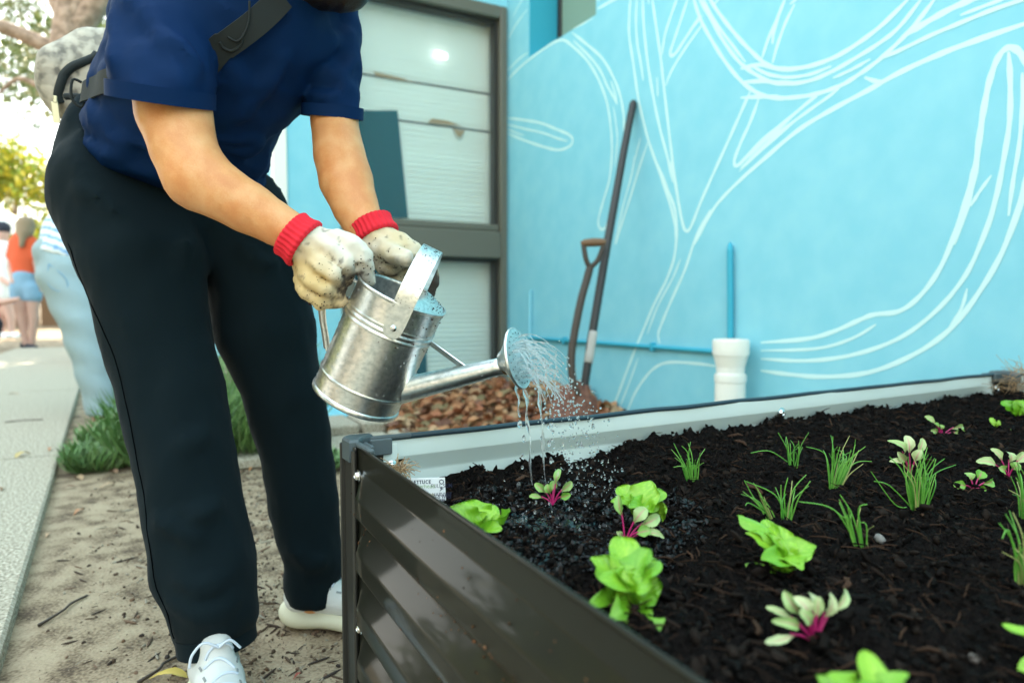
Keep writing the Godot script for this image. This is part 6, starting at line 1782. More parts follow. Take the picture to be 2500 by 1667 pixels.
	# body: arms, neck, head, and the parts inside the clothes
	soft_part([
		[[Vector3(0.0358, 1.014, -1.096), Vector3(0.0333, 0.9249, -1.04), Vector3(0.0365, 0.8675, -1.018), Vector3(0.046, 0.8187, -0.9982), Vector3(0.0589, 0.7786, -0.983)], [0.052, 0.0500, 0.0470, 0.0415, 0.0385]],
		[[Vector3(0.062, 0.782, -0.9816), Vector3(0.0881, 0.7619, -0.9698), Vector3(0.119, 0.7433, -0.9601), Vector3(0.15, 0.7237, -0.948), Vector3(0.1814, 0.7061, -0.9358)], [0.0375, 0.0365, 0.034, 0.0285, 0.0255]],
		[[Vector3(0.2614, 1.072, -1.138), Vector3(0.27, 0.9691, -1.116), Vector3(0.2671, 0.903, -1.102), Vector3(0.268, 0.8463, -1.075), Vector3(0.2716, 0.8059, -1.053), Vector3(0.2796, 0.7633, -1.029), Vector3(0.2907, 0.7218, -1.004)], [0.040, 0.038, 0.0365, 0.0395, 0.0405, 0.0345, 0.0275]],
		[[Vector3(0.0358, 1.014, -1.096), Vector3(0.1384, 1.079, -1.113), Vector3(0.2614, 1.072, -1.138)], [0.05, 0.06, 0.04]],
		[[Vector3(0.1414, 1.07, -1.089), Vector3(0.1809, 1.095, -1.024)], [0.055, 0.052]],
		[[Vector3(0.2006, 1.124, -0.9983), Vector3(0.243, 1.123, -0.9473)], [0.082, 0.078]],
		[[Vector3(0.2421, 1.083, -0.9225), Vector3(0.2519, 1.063, -0.899)], [0.050, 0.034]],
		[[Vector3(0.251, 1.074, -0.8605), Vector3(0.2556, 1.06, -0.848)], [0.012, 0.013]],
		[[Vector3(0.1789, 1.087, -0.9167), Vector3(0.1815, 1.076, -0.9146)], [0.018, 0.013]],
		[[Vector3(0.1384, 1.079, -1.113), Vector3(0.0515, 0.8963, -1.318), Vector3(0.037, 0.8258, -1.355)], [0.06, 0.07, 0.07]],
		[[Vector3(0.037, 0.8258, -1.355), Vector3(0.0024, 0.5729, -1.266), Vector3(0.0788, 0.0645, -1.147)], [0.06, 0.05, 0.035]],
		[[Vector3(0.0793, 0.8213, -1.355), Vector3(0.1902, 0.567, -1.325), Vector3(0.2672, 0.0309, -1.306)], [0.06, 0.05, 0.034]]],
		0.018, 0.0085, "body", M.skin, me, func(p): return 0.0012 * nz.get_noise_3d(p.x * 12, p.y * 12, p.z * 12))
	soft_part([[[Vector3(0.1912, 1.139, -1.01), Vector3(0.225, 1.153, -0.9702)], [0.098, 0.092]], [[Vector3(0.2197, 1.12, -1.033), Vector3(0.256, 1.096, -1.001)], [0.07, 0.055]], [[Vector3(0.2486, 1.104, -1.022), Vector3(0.2636, 1.077, -1.007)], [0.045, 0.022]]], 0.03, 0.010, "hair", M.hair, me, func(p): return 0.003 * sin(p.x * 300 + p.y * 160) * 0.7)
	for s in [[Vector3(0.2504, 1.095, -0.8712)], [Vector3(0.28, 1.112, -0.9043)]]:
		var e := MB.new()
		e.ball(s[0], Vector3.ONE * 0.0085, 10)
		part(e, "eye", M.hair, me)
	var mo := MB.new()
	mo.tube(spline([Vector3(0.2374, 1.052, -0.8731), Vector3(0.2459, 1.046, -0.8614), Vector3(0.2563, 1.053, -0.8699)], 3), [0.002, 0.004, 0.004, 0.004, 0.003, 0.003, 0.002], 6)
	part(mo, "mouth", mk(Color(0.35, 0.10, 0.08), 0.5), me)
	gloves(me)
	shoes(me)
	build_bag(sh)


# a band of cloth round the end of a sleeve or leg, just inside the plane that ends it
func hem_ring(s: Soft, inside: Vector3, cut: Plane, half: float, called: String, m: Material, me: Node3D, most := 0.13) -> void:
	var n := cut.normal
	var c := inside - n * (cut.distance_to(inside) + half - 0.002)
	var u := n.cross(Vector3(0.3, 0.1, 1)).normalized()
	var w := n.cross(u)
	var path := []
	var out := []
	for i in 41:
		var d := u * cos(TAU * i / 40) + w * sin(TAU * i / 40)
		var lo := 0.0
		var hi := most
		for k in 14:
			var mid := (lo + hi) / 2
			if s.at(c + d * mid) < 0:
				lo = mid
			else:
				hi = mid
		path.append(c + d * (lo + 0.0022))
		out.append(d)
	var mb := MB.new()
	mb.ribbon(path, [n * half], 0.003, out)
	part(mb, called, m, me)


func gloves(me: Node3D) -> void:
	var dn := noise_of(95, 1.0, 3)
	var clean := Color(0.74, 0.70, 0.60)
	var buff := Color(0.60, 0.43, 0.17)
	var grime := Color(0.035, 0.025, 0.02)
	var tip_r := Vector3(0.2381, 0.6477, -0.9019)
	var lw := Vector3(0.1864, 0.635, -0.9229)
	var s := Soft.new()
	s.k = 0.006
	s.limb([Vector3(0.1781, 0.7036, -0.9374), Vector3(0.1994, 0.6913, -0.931)], [0.0285, 0.0275])
	s.limb([Vector3(0.1998, 0.6915, -0.9331), Vector3(0.1962, 0.6637, -0.9535)], [0.027, 0.0235])
	s.limb([Vector3(0.1998, 0.6915, -0.9331), Vector3(0.2251, 0.696, -0.9233)], [0.027, 0.0205])
	s.limb([Vector3(0.2003, 0.6683, -0.9574), Vector3(0.2203, 0.6532, -0.9514)], [0.026, 0.024])
	s.limb([Vector3(0.2225, 0.6982, -0.9124), Vector3(0.237, 0.6934, -0.8953), Vector3(0.2489, 0.6799, -0.8892), Vector3(0.2601, 0.6502, -0.9017)], [0.0195, 0.0160, 0.0140, 0.0112])
	s.limb([Vector3(0.2014, 0.6949, -0.9211), Vector3(0.2139, 0.6863, -0.8946), Vector3(0.2269, 0.6718, -0.8856), Vector3(0.2331, 0.652, -0.9048)], [0.0150, 0.0116, 0.0110, 0.0098])
	s.limb([Vector3(0.19, 0.6834, -0.9264), Vector3(0.1976, 0.6664, -0.8963), Vector3(0.2113, 0.6551, -0.886), Vector3(0.2244, 0.6393, -0.9086)], [0.0140, 0.0112, 0.0106, 0.0095])
	s.limb([Vector3(0.1836, 0.6667, -0.9321), Vector3(0.186, 0.6481, -0.9047), Vector3(0.2005, 0.6377, -0.8929), Vector3(0.2227, 0.6298, -0.9089)], [0.0130, 0.0110, 0.0104, 0.0093])
	s.limb([Vector3(0.1818, 0.6479, -0.9375), Vector3(0.183, 0.6318, -0.9165), Vector3(0.1977, 0.6203, -0.9046), Vector3(0.228, 0.6209, -0.9135)], [0.0120, 0.0106, 0.0100, 0.0092])
	s.dent = func(p): return 0.0022 * dn.get_noise_3d(p.x * 50, p.y * 50, p.z * 50) + 0.0008 * sin(p.y * 330 + p.x * 160 + 4 * dn.get_noise_3d(p.x * 14, p.y * 14, p.z * 14))
	s.paint = func(p):
		var g := dn.get_noise_3d(p.x * 60, p.y * 60, p.z * 60)
		var y := clampf(smoothstep(0.085, 0.03, p.distance_to(lw)) + 0.3 * dn.get_noise_3d(p.x * 20, p.y * 20, p.z * 20), 0, 1)
		var c := clean.lerp(buff, y * 0.9)
		return c.lerp(grime, clampf(smoothstep(0.042, 0.008, p.distance_to(tip_r)) * (0.75 + 1.0 * g) + smoothstep(0.035, 0.01, p.distance_to(Vector3(0.2268, 0.6214, -0.9005))) * (0.5 + 1.2 * g) + smoothstep(0.30, 0.6, g) * 0.55, 0, 0.95))
	var gr := part(s.mesh(0.0030), "glove", M.glove, me)
	cuff(gr, Vector3(0.167, 0.7119, -0.9428), Vector3(0.186, 0.6963, -0.9339), 0.031, 0.0335)
	crumbs(gr, s, 240, [Vector3(0.2313, 0.6507, -0.9), Vector3(0.2011, 0.6193, -0.897), Vector3(0.1841, 0.6265, -0.9122), Vector3(0.2139, 0.6654, -0.8875), Vector3(0.2548, 0.6602, -0.8882)], 0.022, 5)
	var t := Soft.new()
	t.k = 0.008
	var tip_l := Vector3(0.3725, 0.6372, -0.9716)
	t.limb([Vector3(0.2984, 0.7217, -0.996), Vector3(0.3057, 0.7051, -0.9888)], [0.026, 0.027])
	t.limb([Vector3(0.3057, 0.7051, -0.9888), Vector3(0.3241, 0.6972, -0.9672)], [0.0265, 0.023])
	t.limb([Vector3(0.3057, 0.7051, -0.9888), Vector3(0.3144, 0.6792, -0.9825)], [0.026, 0.022])
	t.limb([Vector3(0.3243, 0.7031, -0.9675), Vector3(0.3405, 0.6926, -0.9582), Vector3(0.3695, 0.6705, -0.9697), Vector3(0.3756, 0.654, -0.971), Vector3(0.3703, 0.6348, -0.9726)], [0.020, 0.0175, 0.0160, 0.0145, 0.0135])
	t.limb([Vector3(0.324, 0.6926, -0.9669), Vector3(0.3458, 0.6774, -0.977), Vector3(0.3518, 0.6588, -0.9839), Vector3(0.3418, 0.6465, -0.9771)], [0.0175, 0.0155, 0.014, 0.012])
	t.limb([Vector3(0.3176, 0.6833, -0.9697), Vector3(0.335, 0.6679, -0.9821), Vector3(0.34, 0.654, -0.9899), Vector3(0.3313, 0.6453, -0.9827)], [0.0165, 0.0145, 0.013, 0.011])
	t.limb([Vector3(0.3144, 0.6792, -0.9825), Vector3(0.3286, 0.6636, -0.9966), Vector3(0.3315, 0.6519, -1.006)], [0.015, 0.013, 0.011])
	t.limb([Vector3(0.3046, 0.6965, -0.9662), Vector3(0.3105, 0.6855, -0.9339), Vector3(0.319, 0.6804, -0.9177)], [0.018, 0.0145, 0.0125])
	t.dent = s.dent
	t.paint = func(p):
		var g := dn.get_noise_3d(p.x * 60, p.y * 60, p.z * 60)
		var c := clean.lerp(buff, clampf(0.35 + 0.6 * dn.get_noise_3d(p.x * 20, p.y * 20, p.z * 20), 0, 0.6))
		var low := smoothstep(0.6926, 0.6693, p.y)
		return c.lerp(grime, clampf(smoothstep(0.045, 0.012, p.distance_to(tip_l)) + low * (0.45 + 0.8 * g) + smoothstep(0.35, 0.6, g) * 0.6, 0, 0.97))
	var gl := part(t.mesh(0.0033), "glove", M.glove, me)
	cuff(gl, Vector3(0.2941, 0.7388, -1.005), Vector3(0.3019, 0.7158, -0.9938), 0.0310, 0.0325)
	crumbs(gl, t, 260, [Vector3(0.2993, 0.6919, -0.9686), Vector3(0.3633, 0.6427, -0.9541), Vector3(0.3212, 0.6711, -0.9557), Vector3(0.3692, 0.6662, -0.9525)], 0.024, 6)


func cuff(parent: Node3D, a: Vector3, b: Vector3, ra: float, rb: float) -> void:
	var mb := MB.new()
	var ax := b - a
	var bs := facing(ax)
	var n := 112
	var rows := [[-0.06, 0.90], [0.0, 1.0], [0.08, 1.06], [0.35, 1.0], [0.6, 1.0], [0.85, 1.06], [1.0, 1.04], [1.06, 0.9]]
	var base := mb.v.size()
	for q in rows:
		for i in n:
			var t := TAU * i / n
			var r: float = lerpf(ra, rb, q[0]) * q[1] + (0.0009 if i % 4 < 2 else -0.0007)
			mb.add(a + ax * q[0] + bs * Vector3(cos(t) * r, 0, sin(t) * r))
	for j in rows.size() - 1:
		for i in n:
			var i2 := (i + 1) % n
			mb.face4(base + j * n + i, base + (j + 1) * n + i, base + (j + 1) * n + i2, base + j * n + i2)
	part(mb, "cuff", M.cuff, parent)


func crumbs(parent: Node3D, s: Soft, n: int, spots: Array, spread: float, sd: int) -> void:
	var rg := RandomNumberGenerator.new()
	rg.seed = sd
	var mb := MB.new()
	for i in n:
		var c: Vector3 = spots[rg.randi() % spots.size()] + Vector3(rg.randfn(), rg.randfn(), rg.randfn()) * spread * 0.7
		if absf(s.at(c)) > 0.03:
			continue
		var nn := s.normal(c)
		c -= nn * s.at(c)
		c -= nn * s.at(c)
		var e := rg.randf() ** 3
		mb.tint = Color(0.02, 0.014, 0.012).lerp(Color(0.10, 0.03, 0.02), rg.randf() ** 3)
		mb.ball(c, Vector3(0.0006 + 0.0015 * e, 0.0005 + 0.0006 * e, 0.0006 + 0.0008 * e), 4, Basis.from_euler(Vector3(rg.randf(), rg.randf(), rg.randf()) * 6))
	part(mb, "soil_crumbs", M.crumb, parent, "stuff")


func shoes(me: Node3D) -> void:
	# nearer shoe points at the camera
	var h := Vector3(0.0746, 0, -1.121)
	var t := Vector3(0.0875, 0, -0.8708)
	for q in [[h, t, "near"], [Vector3(0.2542, 0, -1.313), Vector3(0.4279, 0, -1.187), "far"]]:
		var a: Vector3 = q[0]
		var b: Vector3 = q[1]
		var d := (b - a).normalized()
		var sd := d.cross(Vector3.UP)
		b = a + d * 0.215
		var u := Vector3.UP
		var sole := Soft.new()
		sole.k = 0.02
		sole.limb([a + u * 0.022 - d * 0.012, a + d * 0.05 + u * 0.024, a + d * 0.14 + u * 0.020 + sd * 0.006, b + u * 0.022], [0.040, 0.038, 0.046, 0.034], u, 0.55)
		sole.limb([a + u * 0.034 - d * 0.03, a + u * 0.03], [0.024, 0.034], u, 0.7)
		var so := part(sole.mesh(0.006), "shoe", M.sole, me)
		var up := Soft.new()
		up.k = 0.025
		up.limb([a + u * 0.055, a + d * 0.05 + u * 0.056, a + d * 0.12 + u * 0.046, a + d * 0.18 + u * 0.036, b + u * 0.032 - d * 0.01], [0.034, 0.034, 0.037, 0.036, 0.026], u, 0.85)
		up.limb([a + u * 0.06 - d * 0.012, a + u * 0.085 - d * 0.016], [0.030, 0.028])
		up.limb([a + d * 0.045 + u * 0.070, a + d * 0.03 + u * 0.105], [0.022, 0.022])
		part(up.mesh(0.005), "upper", M.shoe, so)
		var la := MB.new()
		for i in 5:
			var c := a + d * (0.052 + 0.017 * i) + u * (0.115 - 0.009 * i)
			var path := []
			for k in 7:
				var e := (k - 3) / 3.0
				path.append(up.onto(c + sd * (0.028 * e) + d * (0.006 * e * (1 if i % 2 == 0 else -1)) - u * 0.012 * e * e, 0.001))
			la.tube(path, [0.0022], 6)
		var top := up.onto(a + d * 0.05 + u * 0.11, 0.003)
		if q[2] == "near":
			la.tube(spline([top, top + sd * 0.02 + u * 0.012, top + sd * 0.036 - u * 0.002, top + sd * 0.04 - u * 0.02], 4), [0.002], 6)
		if q[2] == "near":
			la.tube(spline([top, top - sd * 0.015 + u * 0.008, top - sd * 0.03 - u * 0.008], 4), [0.002], 6)
		part(la, "laces", M.lace, so)
		var ey := MB.new()
		for i in 4:
			for e in [-1.0, 1.0]:
				var c := up.onto(a + d * (0.055 + 0.022 * i) + u * 0.09 + sd * 0.032 * e, 0.0008)
				ey.box(Transform3D(facing(up.normal(c), d), c), Vector3(0.010, 0.0015, 0.0035), 0.0005)
		part(ey, "eyelets", mk(Color(0.25, 0.27, 0.27), 0.6), so)


func build_bag(whole: Soft) -> void:
	var sh := Soft.new()
	sh.k = whole.k
	sh.bones = whole.bones.slice(0, 10)
	var bag := thing("sling_bag", "pale grey patterned sling bag with black zip worn on the person's back", "bag", Vector3(-0.1053, 1.033, -1.49))
	var nz := noise_of(97, 1.0, 2)
	var b := Soft.new()
	b.k = 0.03
	b.limb([Vector3(-0.0377, 1.086, -1.491), Vector3(-0.0803, 1.069, -1.49), Vector3(-0.1208, 1.038, -1.476)], [0.040, 0.046, 0.043])
	b.limb([Vector3(-0.0709, 1.02, -1.482), Vector3(-0.1237, 1.007, -1.475)], [0.055, 0.038])
	b.limb([Vector3(-0.0753, 0.988, -1.482), Vector3(-0.1175, 0.9776, -1.47)], [0.040, 0.033])
	b.dent = func(p): return 0.003 * nz.get_noise_3d(p.x * 16, p.y * 16, p.z * 16)
	part(b.mesh(0.008), "pouch", M.bag, bag)
	var zp := MB.new()
	var path := []
	for e in spline([Vector3(-0.065, 1.067, -1.402), Vector3(-0.0909, 1.044, -1.392), Vector3(-0.1127, 1.023, -1.402), Vector3(-0.1253, 0.999, -1.407), Vector3(-0.1324, 0.9758, -1.421), Vector3(-0.1286, 0.9613, -1.429)], 6):
		path.append(b.onto(e, 0.001))
	zp.tube(path, [0.0075], 7)
	part(zp, "zip", M.strap, bag)
	var pl := MB.new()
	var pb := Vector3(-0.1317, 0.9554, -1.414)
	pl.box(Transform3D(Basis(Vector3(0, 0, 1), 0.08), pb - Vector3(0, 0.012, 0)), Vector3(0.011, 0.036, 0.002), 0.0009)
	pl.box(Transform3D(Basis(), pb + Vector3(0, 0.010, 0)), Vector3(0.006, 0.012, 0.004), 0.001)
	part(pl, "zip_pull", mk(Color(0.45, 0.42, 0.28), 0.35, 0.8), bag)
	# hip strap from the bag round the body, buckle at its start
	var st := MB.new()
	var pts := []
	var wd := []
	var nn := []
	for e in spline([Vector3(-0.0848, 0.9566, -1.315), Vector3(-0.0627, 0.9495, -1.246), Vector3(-0.0337, 0.9435, -1.173), Vector3(0.0008, 0.9366, -1.098)], 5):
		var c := sh.onto(e, 0.003)
		pts.append(c)
		nn.append(sh.normal(c))
	for i in pts.size():
		var d: Vector3 = (pts[mini(i + 1, pts.size() - 1)] - pts[maxi(i - 1, 0)]).normalized()
		wd.append(d.cross(nn[i]).normalized() * -0.0165)
	st.ribbon(pts, wd, 0.003, nn)
	part(st, "hip_strap", M.strap, bag)
	var bu := MB.new()
	var bc: Vector3 = pts[0]
	bu.tube(spline([bc + Vector3(0.0, 0.016, 0), bc + Vector3(-0.012, 0.017, 0.004), bc + Vector3(-0.014, -0.012, 0.004), bc + Vector3(-0.002, -0.024, 0.004), bc + Vector3(0.004, -0.016, 0.004)], 4), [0.0022], 6)
	bu.box(Transform3D(Basis(Vector3(0, 0, 1), 0.1), bc.lerp(b.onto(Vector3(-0.1042, 0.9425, -1.347), 0.004), 0.7)), Vector3(0.026, 0.011, 0.008), 0.003)
	part(bu, "buckle", M.strap, bag)
	# chest strap across the T-shirt, with a loop of cord
	var cs := MB.new()
	pts = []
	wd = []
	nn = []
	for e in spline([Vector3(0.0315, 0.8848, -1.056), Vector3(0.057, 0.9036, -1.009), Vector3(0.0746, 0.9144, -0.9666), Vector3(0.0909, 0.9296, -0.9589), Vector3(0.1139, 0.9493, -0.9479), Vector3(0.1393, 0.9707, -0.9358), Vector3(0.1649, 0.9943, -0.9238), Vector3(0.1876, 1.024, -0.925)], 5):
		var c := sh.onto(e, 0.010)
		pts.append(c)
		nn.append(sh.normal(c))
	for i in pts.size():
		var d: Vector3 = (pts[mini(i + 1, pts.size() - 1)] - pts[maxi(i - 1, 0)]).normalized()
		wd.append(d.cross(nn[i]).normalized() * -0.0175)
	for k in 3:
		for i in range(1, pts.size() - 1):
			nn[i] = (nn[i - 1] + nn[i] + nn[i + 1]).normalized()
			wd[i] = (wd[i - 1] + wd[i] + wd[i + 1]).normalized() * 0.0165
	wd[0] = wd[1]
	wd[-1] = wd[-2]
	cs.ribbon(pts, wd, 0.004, nn)
	part(cs, "chest_strap", M.strap, bag)
	var co := MB.new()
	path = []
	for e in spline([Vector3(0.1299, 1.002, -0.9202), Vector3(0.13, 0.9692, -0.918), Vector3(0.1224, 0.9417, -0.9202), Vector3(0.1094, 0.928, -0.9262), Vector3(0.0941, 0.9373, -0.935)], 6):
		path.append(sh.onto(e, 0.015))
	co.tube(path, [0.0016], 5)
	path = []
	for e in spline([Vector3(0.0792, 0.9252, -0.9421), Vector3(0.0846, 0.9115, -0.9383), Vector3(0.1005, 0.9043, -0.9294), Vector3(0.1179, 0.9197, -0.9212), Vector3(0.1215, 0.9445, -0.9209)], 6):
		path.append(sh.onto(e, 0.013))
	co.tube(path, [0.0022], 5)
	part(co, "cord", M.strap, bag)


# ---------------------------------------------------------------- watering can
const CO := Vector3(0.2526, 0.4865, -0.9404)
const CW := Vector3(0.8292, -0.4275, 0.36)
const CA := Vector3(0.309, 0.8874, 0.3421)
const CL := Vector3(-0.4657, -0.1724, 0.868)


func canp(w: float, l: float, a: float) -> Vector3:
	return CO + CW * w + CL * l + CA * a


func build_can() -> void:
	var can := thing("watering_can", "small wet galvanised watering can tilted and pouring over the bed", "watering can", CO)
	var xf := Transform3D(Basis(CW, CA, CL), CO)
	var left := xf.basis.determinant() < 0
	var R := 0.0615
	var H := 0.162
	var b := MB.new()
	var pr := [Vector2(0.002, 0.004), Vector2(R - 0.004, 0.004), Vector2(R - 0.004, 0.004), Vector2(R - 0.002, -0.001), Vector2(R + 0.0015, -0.001), Vector2(R + 0.0022, 0.002), Vector2(R + 0.001, 0.005), Vector2(R, 0.006), Vector2(R, 0.006)]
	pr.append_array([Vector2(R, 0.026), Vector2(R + 0.0014, 0.028), Vector2(R + 0.0018, 0.0295), Vector2(R + 0.0014, 0.031), Vector2(R, 0.033)])
	for y in [0.114, 0.121, 0.128]:
		pr.append_array([Vector2(R, y - 0.003), Vector2(R + 0.0013, y - 0.001), Vector2(R + 0.0013, y + 0.001), Vector2(R, y + 0.003)])
	pr.append_array([Vector2(R, H - 0.003), Vector2(R, H - 0.003), Vector2(R + 0.0022, H - 0.001), Vector2(R + 0.0026, H + 0.001), Vector2(R + 0.0014, H + 0.003), Vector2(R - 0.0008, H + 0.002), Vector2(R - 0.0012, H - 0.002), Vector2(R - 0.0012, 0.01), Vector2(0.002, 0.008)])
	b.lathe(xf, pr, 72, left)
	part(b, "body", M.galv, can)
	# half cover on the spout side
	var hd := MB.new()
	for s in [1.0, -1.0]:
		hd.sheet(24, 10, func(u, w):
			var ang := lerpf(-1.45, 1.45, u)
			var rr := R - 0.001
			var edge := Vector2(cos(ang) * rr, sin(ang) * rr)
			var chord := Vector2(lerpf(0.004, 0.008, cos(ang)), sin(ang) * rr)
			var q := chord.lerp(edge, w)
			return canp(q.x, q.y * s, H + 0.001 + 0.008 * sin(PI * w) * cos(ang * 0.9) + (0.006 * (1 - w)) + 0.0006 * s))
	part(hd, "hood", M.galv, can)
	# top strap
	var tp := MB.new()
	var pts := []
	var nn := []
	var lr := R + 0.0016
	for a in [0.118, 0.125, 0.14, 0.155, 0.168]:
		pts.append(canp(0.012, lr, a))
	for i in range(1, 24):
		var t := PI * i / 24.0
		pts.append(canp(0.012, lr * cos(t), 0.168 + 0.068 * sin(t)))
	for a in [0.168, 0.155, 0.14, 0.125, 0.118]:
		pts.append(canp(0.012, -lr, a))
	var n := pts.size()
	for i in n:
		var d: Vector3 = (pts[mini(i + 1, n - 1)] - pts[maxi(i - 1, 0)]).normalized()
		nn.append(d.cross(CW).normalized() * (1.0 if d.cross(CW).dot(pts[i] - canp(0.012, 0, 0.14)) > 0 else -1.0))
	var wv := []
	for i in n:
		var e := minf(i, n - 1 - i)
		wv.append(CW * (0.0135 * (0.55 if e == 0 else 0.9 if e == 1 else 1.0)))
	tp.ribbon(pts, wv, 0.0013, nn)
	var strap := part(tp, "carry_handle", M.galv, can)
	for s in [1.0, -1.0]:
		var rv := MB.new()
		rv.lathe(Transform3D(facing(CL * s), canp(0.012, (lr + 0.0008) * s, 0.131)), [Vector2(0.0044, 0), Vector2(0.0040, 0.0012), Vector2(0.0022, 0.0022), Vector2(0.0002, 0.0024)], 18)
		part(rv, "rivet", M.zinc, strap)
	# back handle, gripped by the right hand
	var bh := MB.new()
	var q := spline([canp(-R, 0, 0.045), canp(-R - 0.012, 0, 0.066), canp(-R - 0.026, 0, 0.090), canp(-R - 0.036, 0, 0.118), canp(-R - 0.030, 0, 0.143), canp(-R - 0.012, 0, 0.152), canp(-R, 0, 0.150)], 5)
	nn = []
	for i in q.size():
		var d: Vector3 = (q[mini(i + 1, q.size() - 1)] - q[maxi(i - 1, 0)]).normalized()
		nn.append(CL.cross(d).normalized())
	bh.ribbon(q, [(CL * 0.72 + CW * 0.69) * 0.0105], 0.0016, nn)
	var rib := []
	for i in q.size():
		rib.append(q[i] + nn[i] * 0.001)
	bh.tube(rib, [0.0016], 6)
	part(bh, "grip_handle", M.galv, can)
	# spout, brace and rose
	var s0 := canp(R - 0.012, 0.006, 0.036)
	var s1 := Vector3(0.414, 0.5363, -0.8011)
	var sp := MB.new()
	var dir := (s1 - s0).normalized()
	sp.tube([s0, s0.lerp(s1, 0.08), s0.lerp(s1, 0.3), s0.lerp(s1, 0.6), s0.lerp(s1, 0.93), s1], [0.0185, 0.0180, 0.0165, 0.0145, 0.0118, 0.0118], 28)
	part(sp, "spout", M.galv, can)
	var sr := MB.new()
	sr.tube([s1 - dir * 0.002, s1 - dir * 0.001, s1 + dir * 0.002, s1 + dir * 0.003], [0.0120, 0.0132, 0.0132, 0.0120], 28)
	part(sr, "ferrule", mk(Color(0.55, 0.36, 0.18), 0.3, 1.0), can)
	var br := MB.new()
	var e0 := canp(R + 0.0005, 0.003, 0.118)
	var e1 := s0.lerp(s1, 0.60) + CA * 0.013
	var mid := e0.lerp(e1, 0.5)
	br.ribbon([e0 - CA * 0.004, e0, mid, e1, e1 + dir * 0.008], [(CL * 0.75 + CA * 0.66) * 0.0068], 0.0016, [(e1 - e0).cross(CL * 0.75 + CA * 0.66).normalized()])
	part(br, "brace", M.galv, can)
	var rc := Vector3(0.4241, 0.5466, -0.7828)
	var rn := ROSE_N
	var rx := Transform3D(facing(rn), rc)
	var ro := MB.new()
	ro.lathe(rx, [Vector2(0.012, -0.024), Vector2(0.016, -0.018), Vector2(0.028, -0.008), Vector2(0.0395, -0.0015), Vector2(0.0410, 0.0), Vector2(0.0412, 0.0015), Vector2(0.040, 0.003), Vector2(0.040, 0.003), Vector2(0.0375, 0.0022), Vector2(0.034, 0.0040), Vector2(0.031, 0.0034), Vector2(0.028, 0.0052), Vector2(0.024, 0.0046), Vector2(0.021, 0.0064), Vector2(0.017, 0.0058), Vector2(0.013, 0.0074), Vector2(0.0002, 0.0080)], 56)
	var rose := part(ro, "rose", M.galv, can)
	var ho := MB.new()
	for k in [[0.0335, 22], [0.0265, 17], [0.0195, 12], [0.0125, 8], [0.006, 4]]:
		for i in k[1]:
			var a: float = TAU * i / k[1]
			var hh: float = 0.0085 - 0.0042 * k[0] / 0.034
			ho.lathe(rx * Transform3D(Basis(), Vector3(k[0] * cos(a), hh - 0.0012, k[0] * sin(a))), [Vector2(0.0008, 0.0), Vector2(0.0008, 0.0014), Vector2(0.0001, 0.0014)], 6)
	part(ho, "holes", M.seam, rose, "stuff")
	# drops and specks of soil on the metal
	var rg := RandomNumberGenerator.new()
	rg.seed = 33
	var dr := MB.new()
	for i in 420:
		var a := rg.randf_range(-0.5, PI + 0.5)
		var y := 0.004 + 0.15 * rg.randf() ** 1.3
		var r := 0.0005 + 0.0012 * rg.randf() ** 3
		var nrm := CW * cos(a) + CL * sin(a)
		dr.ball(CO + nrm * (R + r * 0.15) + CA * y, Vector3(r, r * 0.6, r), 6, facing(nrm))
	for i in 110:
		var f := rg.randf_range(0.05, 0.95)
		var a := rg.randf() * TAU
		var rr := lerpf(0.0184, 0.0118, f)
		var ux := dir.cross(CL).normalized()
		var nrm := ux * cos(a) + dir.cross(ux) * sin(a)
		var r := 0.0005 + 0.001 * rg.randf() ** 3
		dr.ball(s0.lerp(s1, f) + nrm * (rr + r * 0.1), Vector3(r, r * 0.6, r), 6, facing(nrm))
	part(dr, "water_drops", M.water, can, "stuff")
	var sk := MB.new()
	for i in 420:
		var where := rg.randf()
		var c := Vector3.ZERO
		if where < 0.42:
			var j := rg.randi_range(3, n - 4)
			c = (pts[j] as Vector3).lerp(pts[j + 1], rg.randf()) + CW * rg.randf_range(-0.013, 0.013) + nn_of(pts, j) * 0.0009
		elif where < 0.80:
			var a := rg.randf_range(-1.3, 1.5)
			var w := rg.randf() ** 0.5
			c = canp(lerpf(0.006, cos(a) * R, w), sin(a) * R * (0.35 + 0.65 * w), H + 0.0025 + 0.008 * sin(PI * w) * cos(a * 0.9) + 0.006 * (1 - w))
		else:
			var a := rg.randf_range(0.0, 1.6)
			c = canp(cos(a) * (R + 0.0006), sin(a) * (R + 0.0006), H - 0.06 * rg.randf() ** 2)
		var e := rg.randf() ** 3
		sk.tint = Color(0.02, 0.014, 0.012).lerp(Color(0.12, 0.03, 0.02), rg.randf() ** 2)
		sk.ball(c, Vector3(0.0005 + 0.0014 * e, 0.0004 + 0.0004 * e, 0.0005 + 0.0006 * e), 4, Basis.from_euler(Vector3(rg.randf(), rg.randf(), rg.randf()) * 6))
	part(sk, "soil_specks", M.crumb, can, "stuff")


func nn_of(pts: Array, j: int) -> Vector3:
	var d: Vector3 = (pts[j + 1] - pts[j]).normalized()
	var s := d.cross(CW).normalized()
	return s if s.dot(pts[j] - canp(0.012, 0, 0.14)) > 0 else -s


const ROSE_N := Vector3(0.6262, 0.2116, 0.7504)


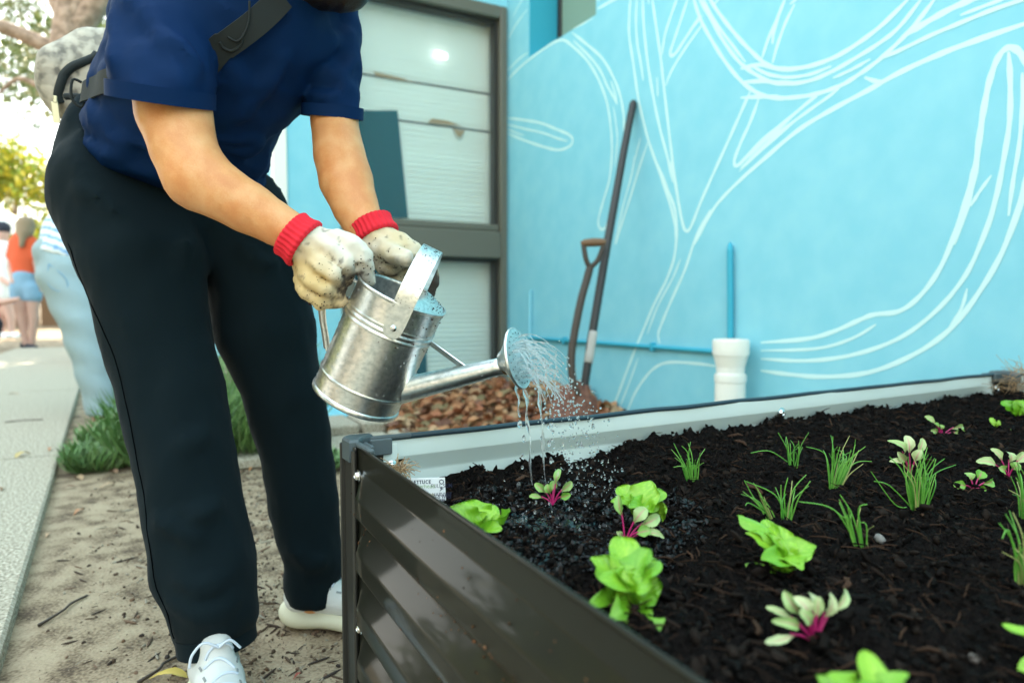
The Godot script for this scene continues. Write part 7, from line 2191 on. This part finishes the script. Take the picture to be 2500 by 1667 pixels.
func build_water() -> void:
	var rc := Vector3(0.4241, 0.5466, -0.7828)
	var rx := Transform3D(facing(ROSE_N), rc)
	var wt := thing("pouring_water", "clear streams and drops of water pouring from the rose onto the soil", "water", rc - Vector3(0, 0.2, 0))
	var rg := RandomNumberGenerator.new()
	rg.seed = 44
	var ground := 0.372
	var drops := MB.new()
	for i in 70:
		var a := rg.randf() * TAU
		var rr := 0.030 * sqrt(rg.randf())
		var low := sin(a) < 0.0
		var p0: Vector3 = rx * Vector3(rr * cos(a), 0.007, rr * sin(a))
		var away := (p0 - rc) * 3.2
		var v0 := ROSE_N * rg.randf_range(0.22, 0.62) + away + Vector3(0, 0.10, 0)
		var cut := rg.randf_range(0.06, 0.105)
		var path := []
		var rad := []
		for k in 11:
			var t := cut * k / 10.0
			path.append(p0 + v0 * t + Vector3(0, -4.9 * t * t, 0) + Vector3(rg.randfn(), rg.randfn(), rg.randfn()) * 0.0003)
			rad.append(0.00075 * (1.0 - 0.45 * k / 10.0) * (1.0 + 0.25 * sin(k * 2.1 + i)))
		var m := MB.new()
		m.tube(path, rad, 7)
		part(m, "stream", M.water, wt)
		var t := cut + 0.004
		while true:
			var p: Vector3 = p0 + v0 * t + Vector3(0, -4.9 * t * t, 0) + Vector3(rg.randfn(), rg.randfn(), rg.randfn()) * 0.004
			if p.y < ground:
				break
			var r := 0.0006 + 0.0014 * rg.randf() ** 2
			drops.ball(p, Vector3(r, r * rg.randf_range(1.0, 1.5), r), 8, Basis.from_euler(Vector3(rg.randf(), 0, rg.randf()) * 0.6))
			t += rg.randf_range(0.007, 0.028)
	# heavier ropes of water dribbling from the lower edge
	for s in [[-0.001, 0.15], [0.010, 0.20], [-0.008, 0.09], [0.017, 0.07]]:
		var p0: Vector3 = rc + Vector3(0.0, -0.030, 0.0) + ROSE_N * 0.008 + ROSE_N * s[0] * 1.4 + Vector3(s[0] * 0.3, 0.006 + absf(s[0]), 0)
		var v0: Vector3 = ROSE_N * 0.10
		var path := []
		var rad := []
		for k in 24:
			var t: float = s[1] * k / 23.0
			path.append(p0 + v0 * t + Vector3(0, -4.9 * t * t - 0.25 * t, 0) + Vector3(0.0012 * sin(k * 0.9 + s[0] * 900), 0, 0.001 * cos(k * 0.7)))
			rad.append(0.0024 * (1.0 - 0.6 * k / 23.0) * (1.0 + 0.45 * sin(k * (1.0 + 8 * absf(s[0])) + s[0] * 500) + 0.2 * rg.randfn()))
		var m := MB.new()
		m.tube(path, rad, 10)
		part(m, "stream", M.water, wt)
		var t: float = s[1] + 0.008
		while true:
			var p: Vector3 = p0 + v0 * t + Vector3(0, -4.9 * t * t - 0.25 * t, 0) + Vector3(rg.randfn(), 0, rg.randfn()) * 0.003
			if p.y < ground:
				break
			var r := 0.0014 + 0.0022 * rg.randf() ** 2
			drops.ball(p, Vector3(r, r * rg.randf_range(1.2, 2.2), r), 10)
			t += rg.randf_range(0.008, 0.02)
	# splashes where it lands
	var pc := Vector3(0.3993, 0.37, -0.6751)
	for i in 120:
		var a := rg.randf() * TAU
		var q := sqrt(rg.randf()) * 0.085
		var p := Vector3(pc.x + cos(a) * q * 1.2, 0, pc.z + sin(a) * q)
		p.y = soil_height(p.x, p.z) + 0.004 + 0.022 * rg.randf() ** 2
		var r := 0.0006 + 0.0014 * rg.randf() ** 2
		drops.ball(p, Vector3(r, r * rg.randf_range(1.0, 1.6), r), 6)
	part(drops, "drops", M.water, wt, "stuff")
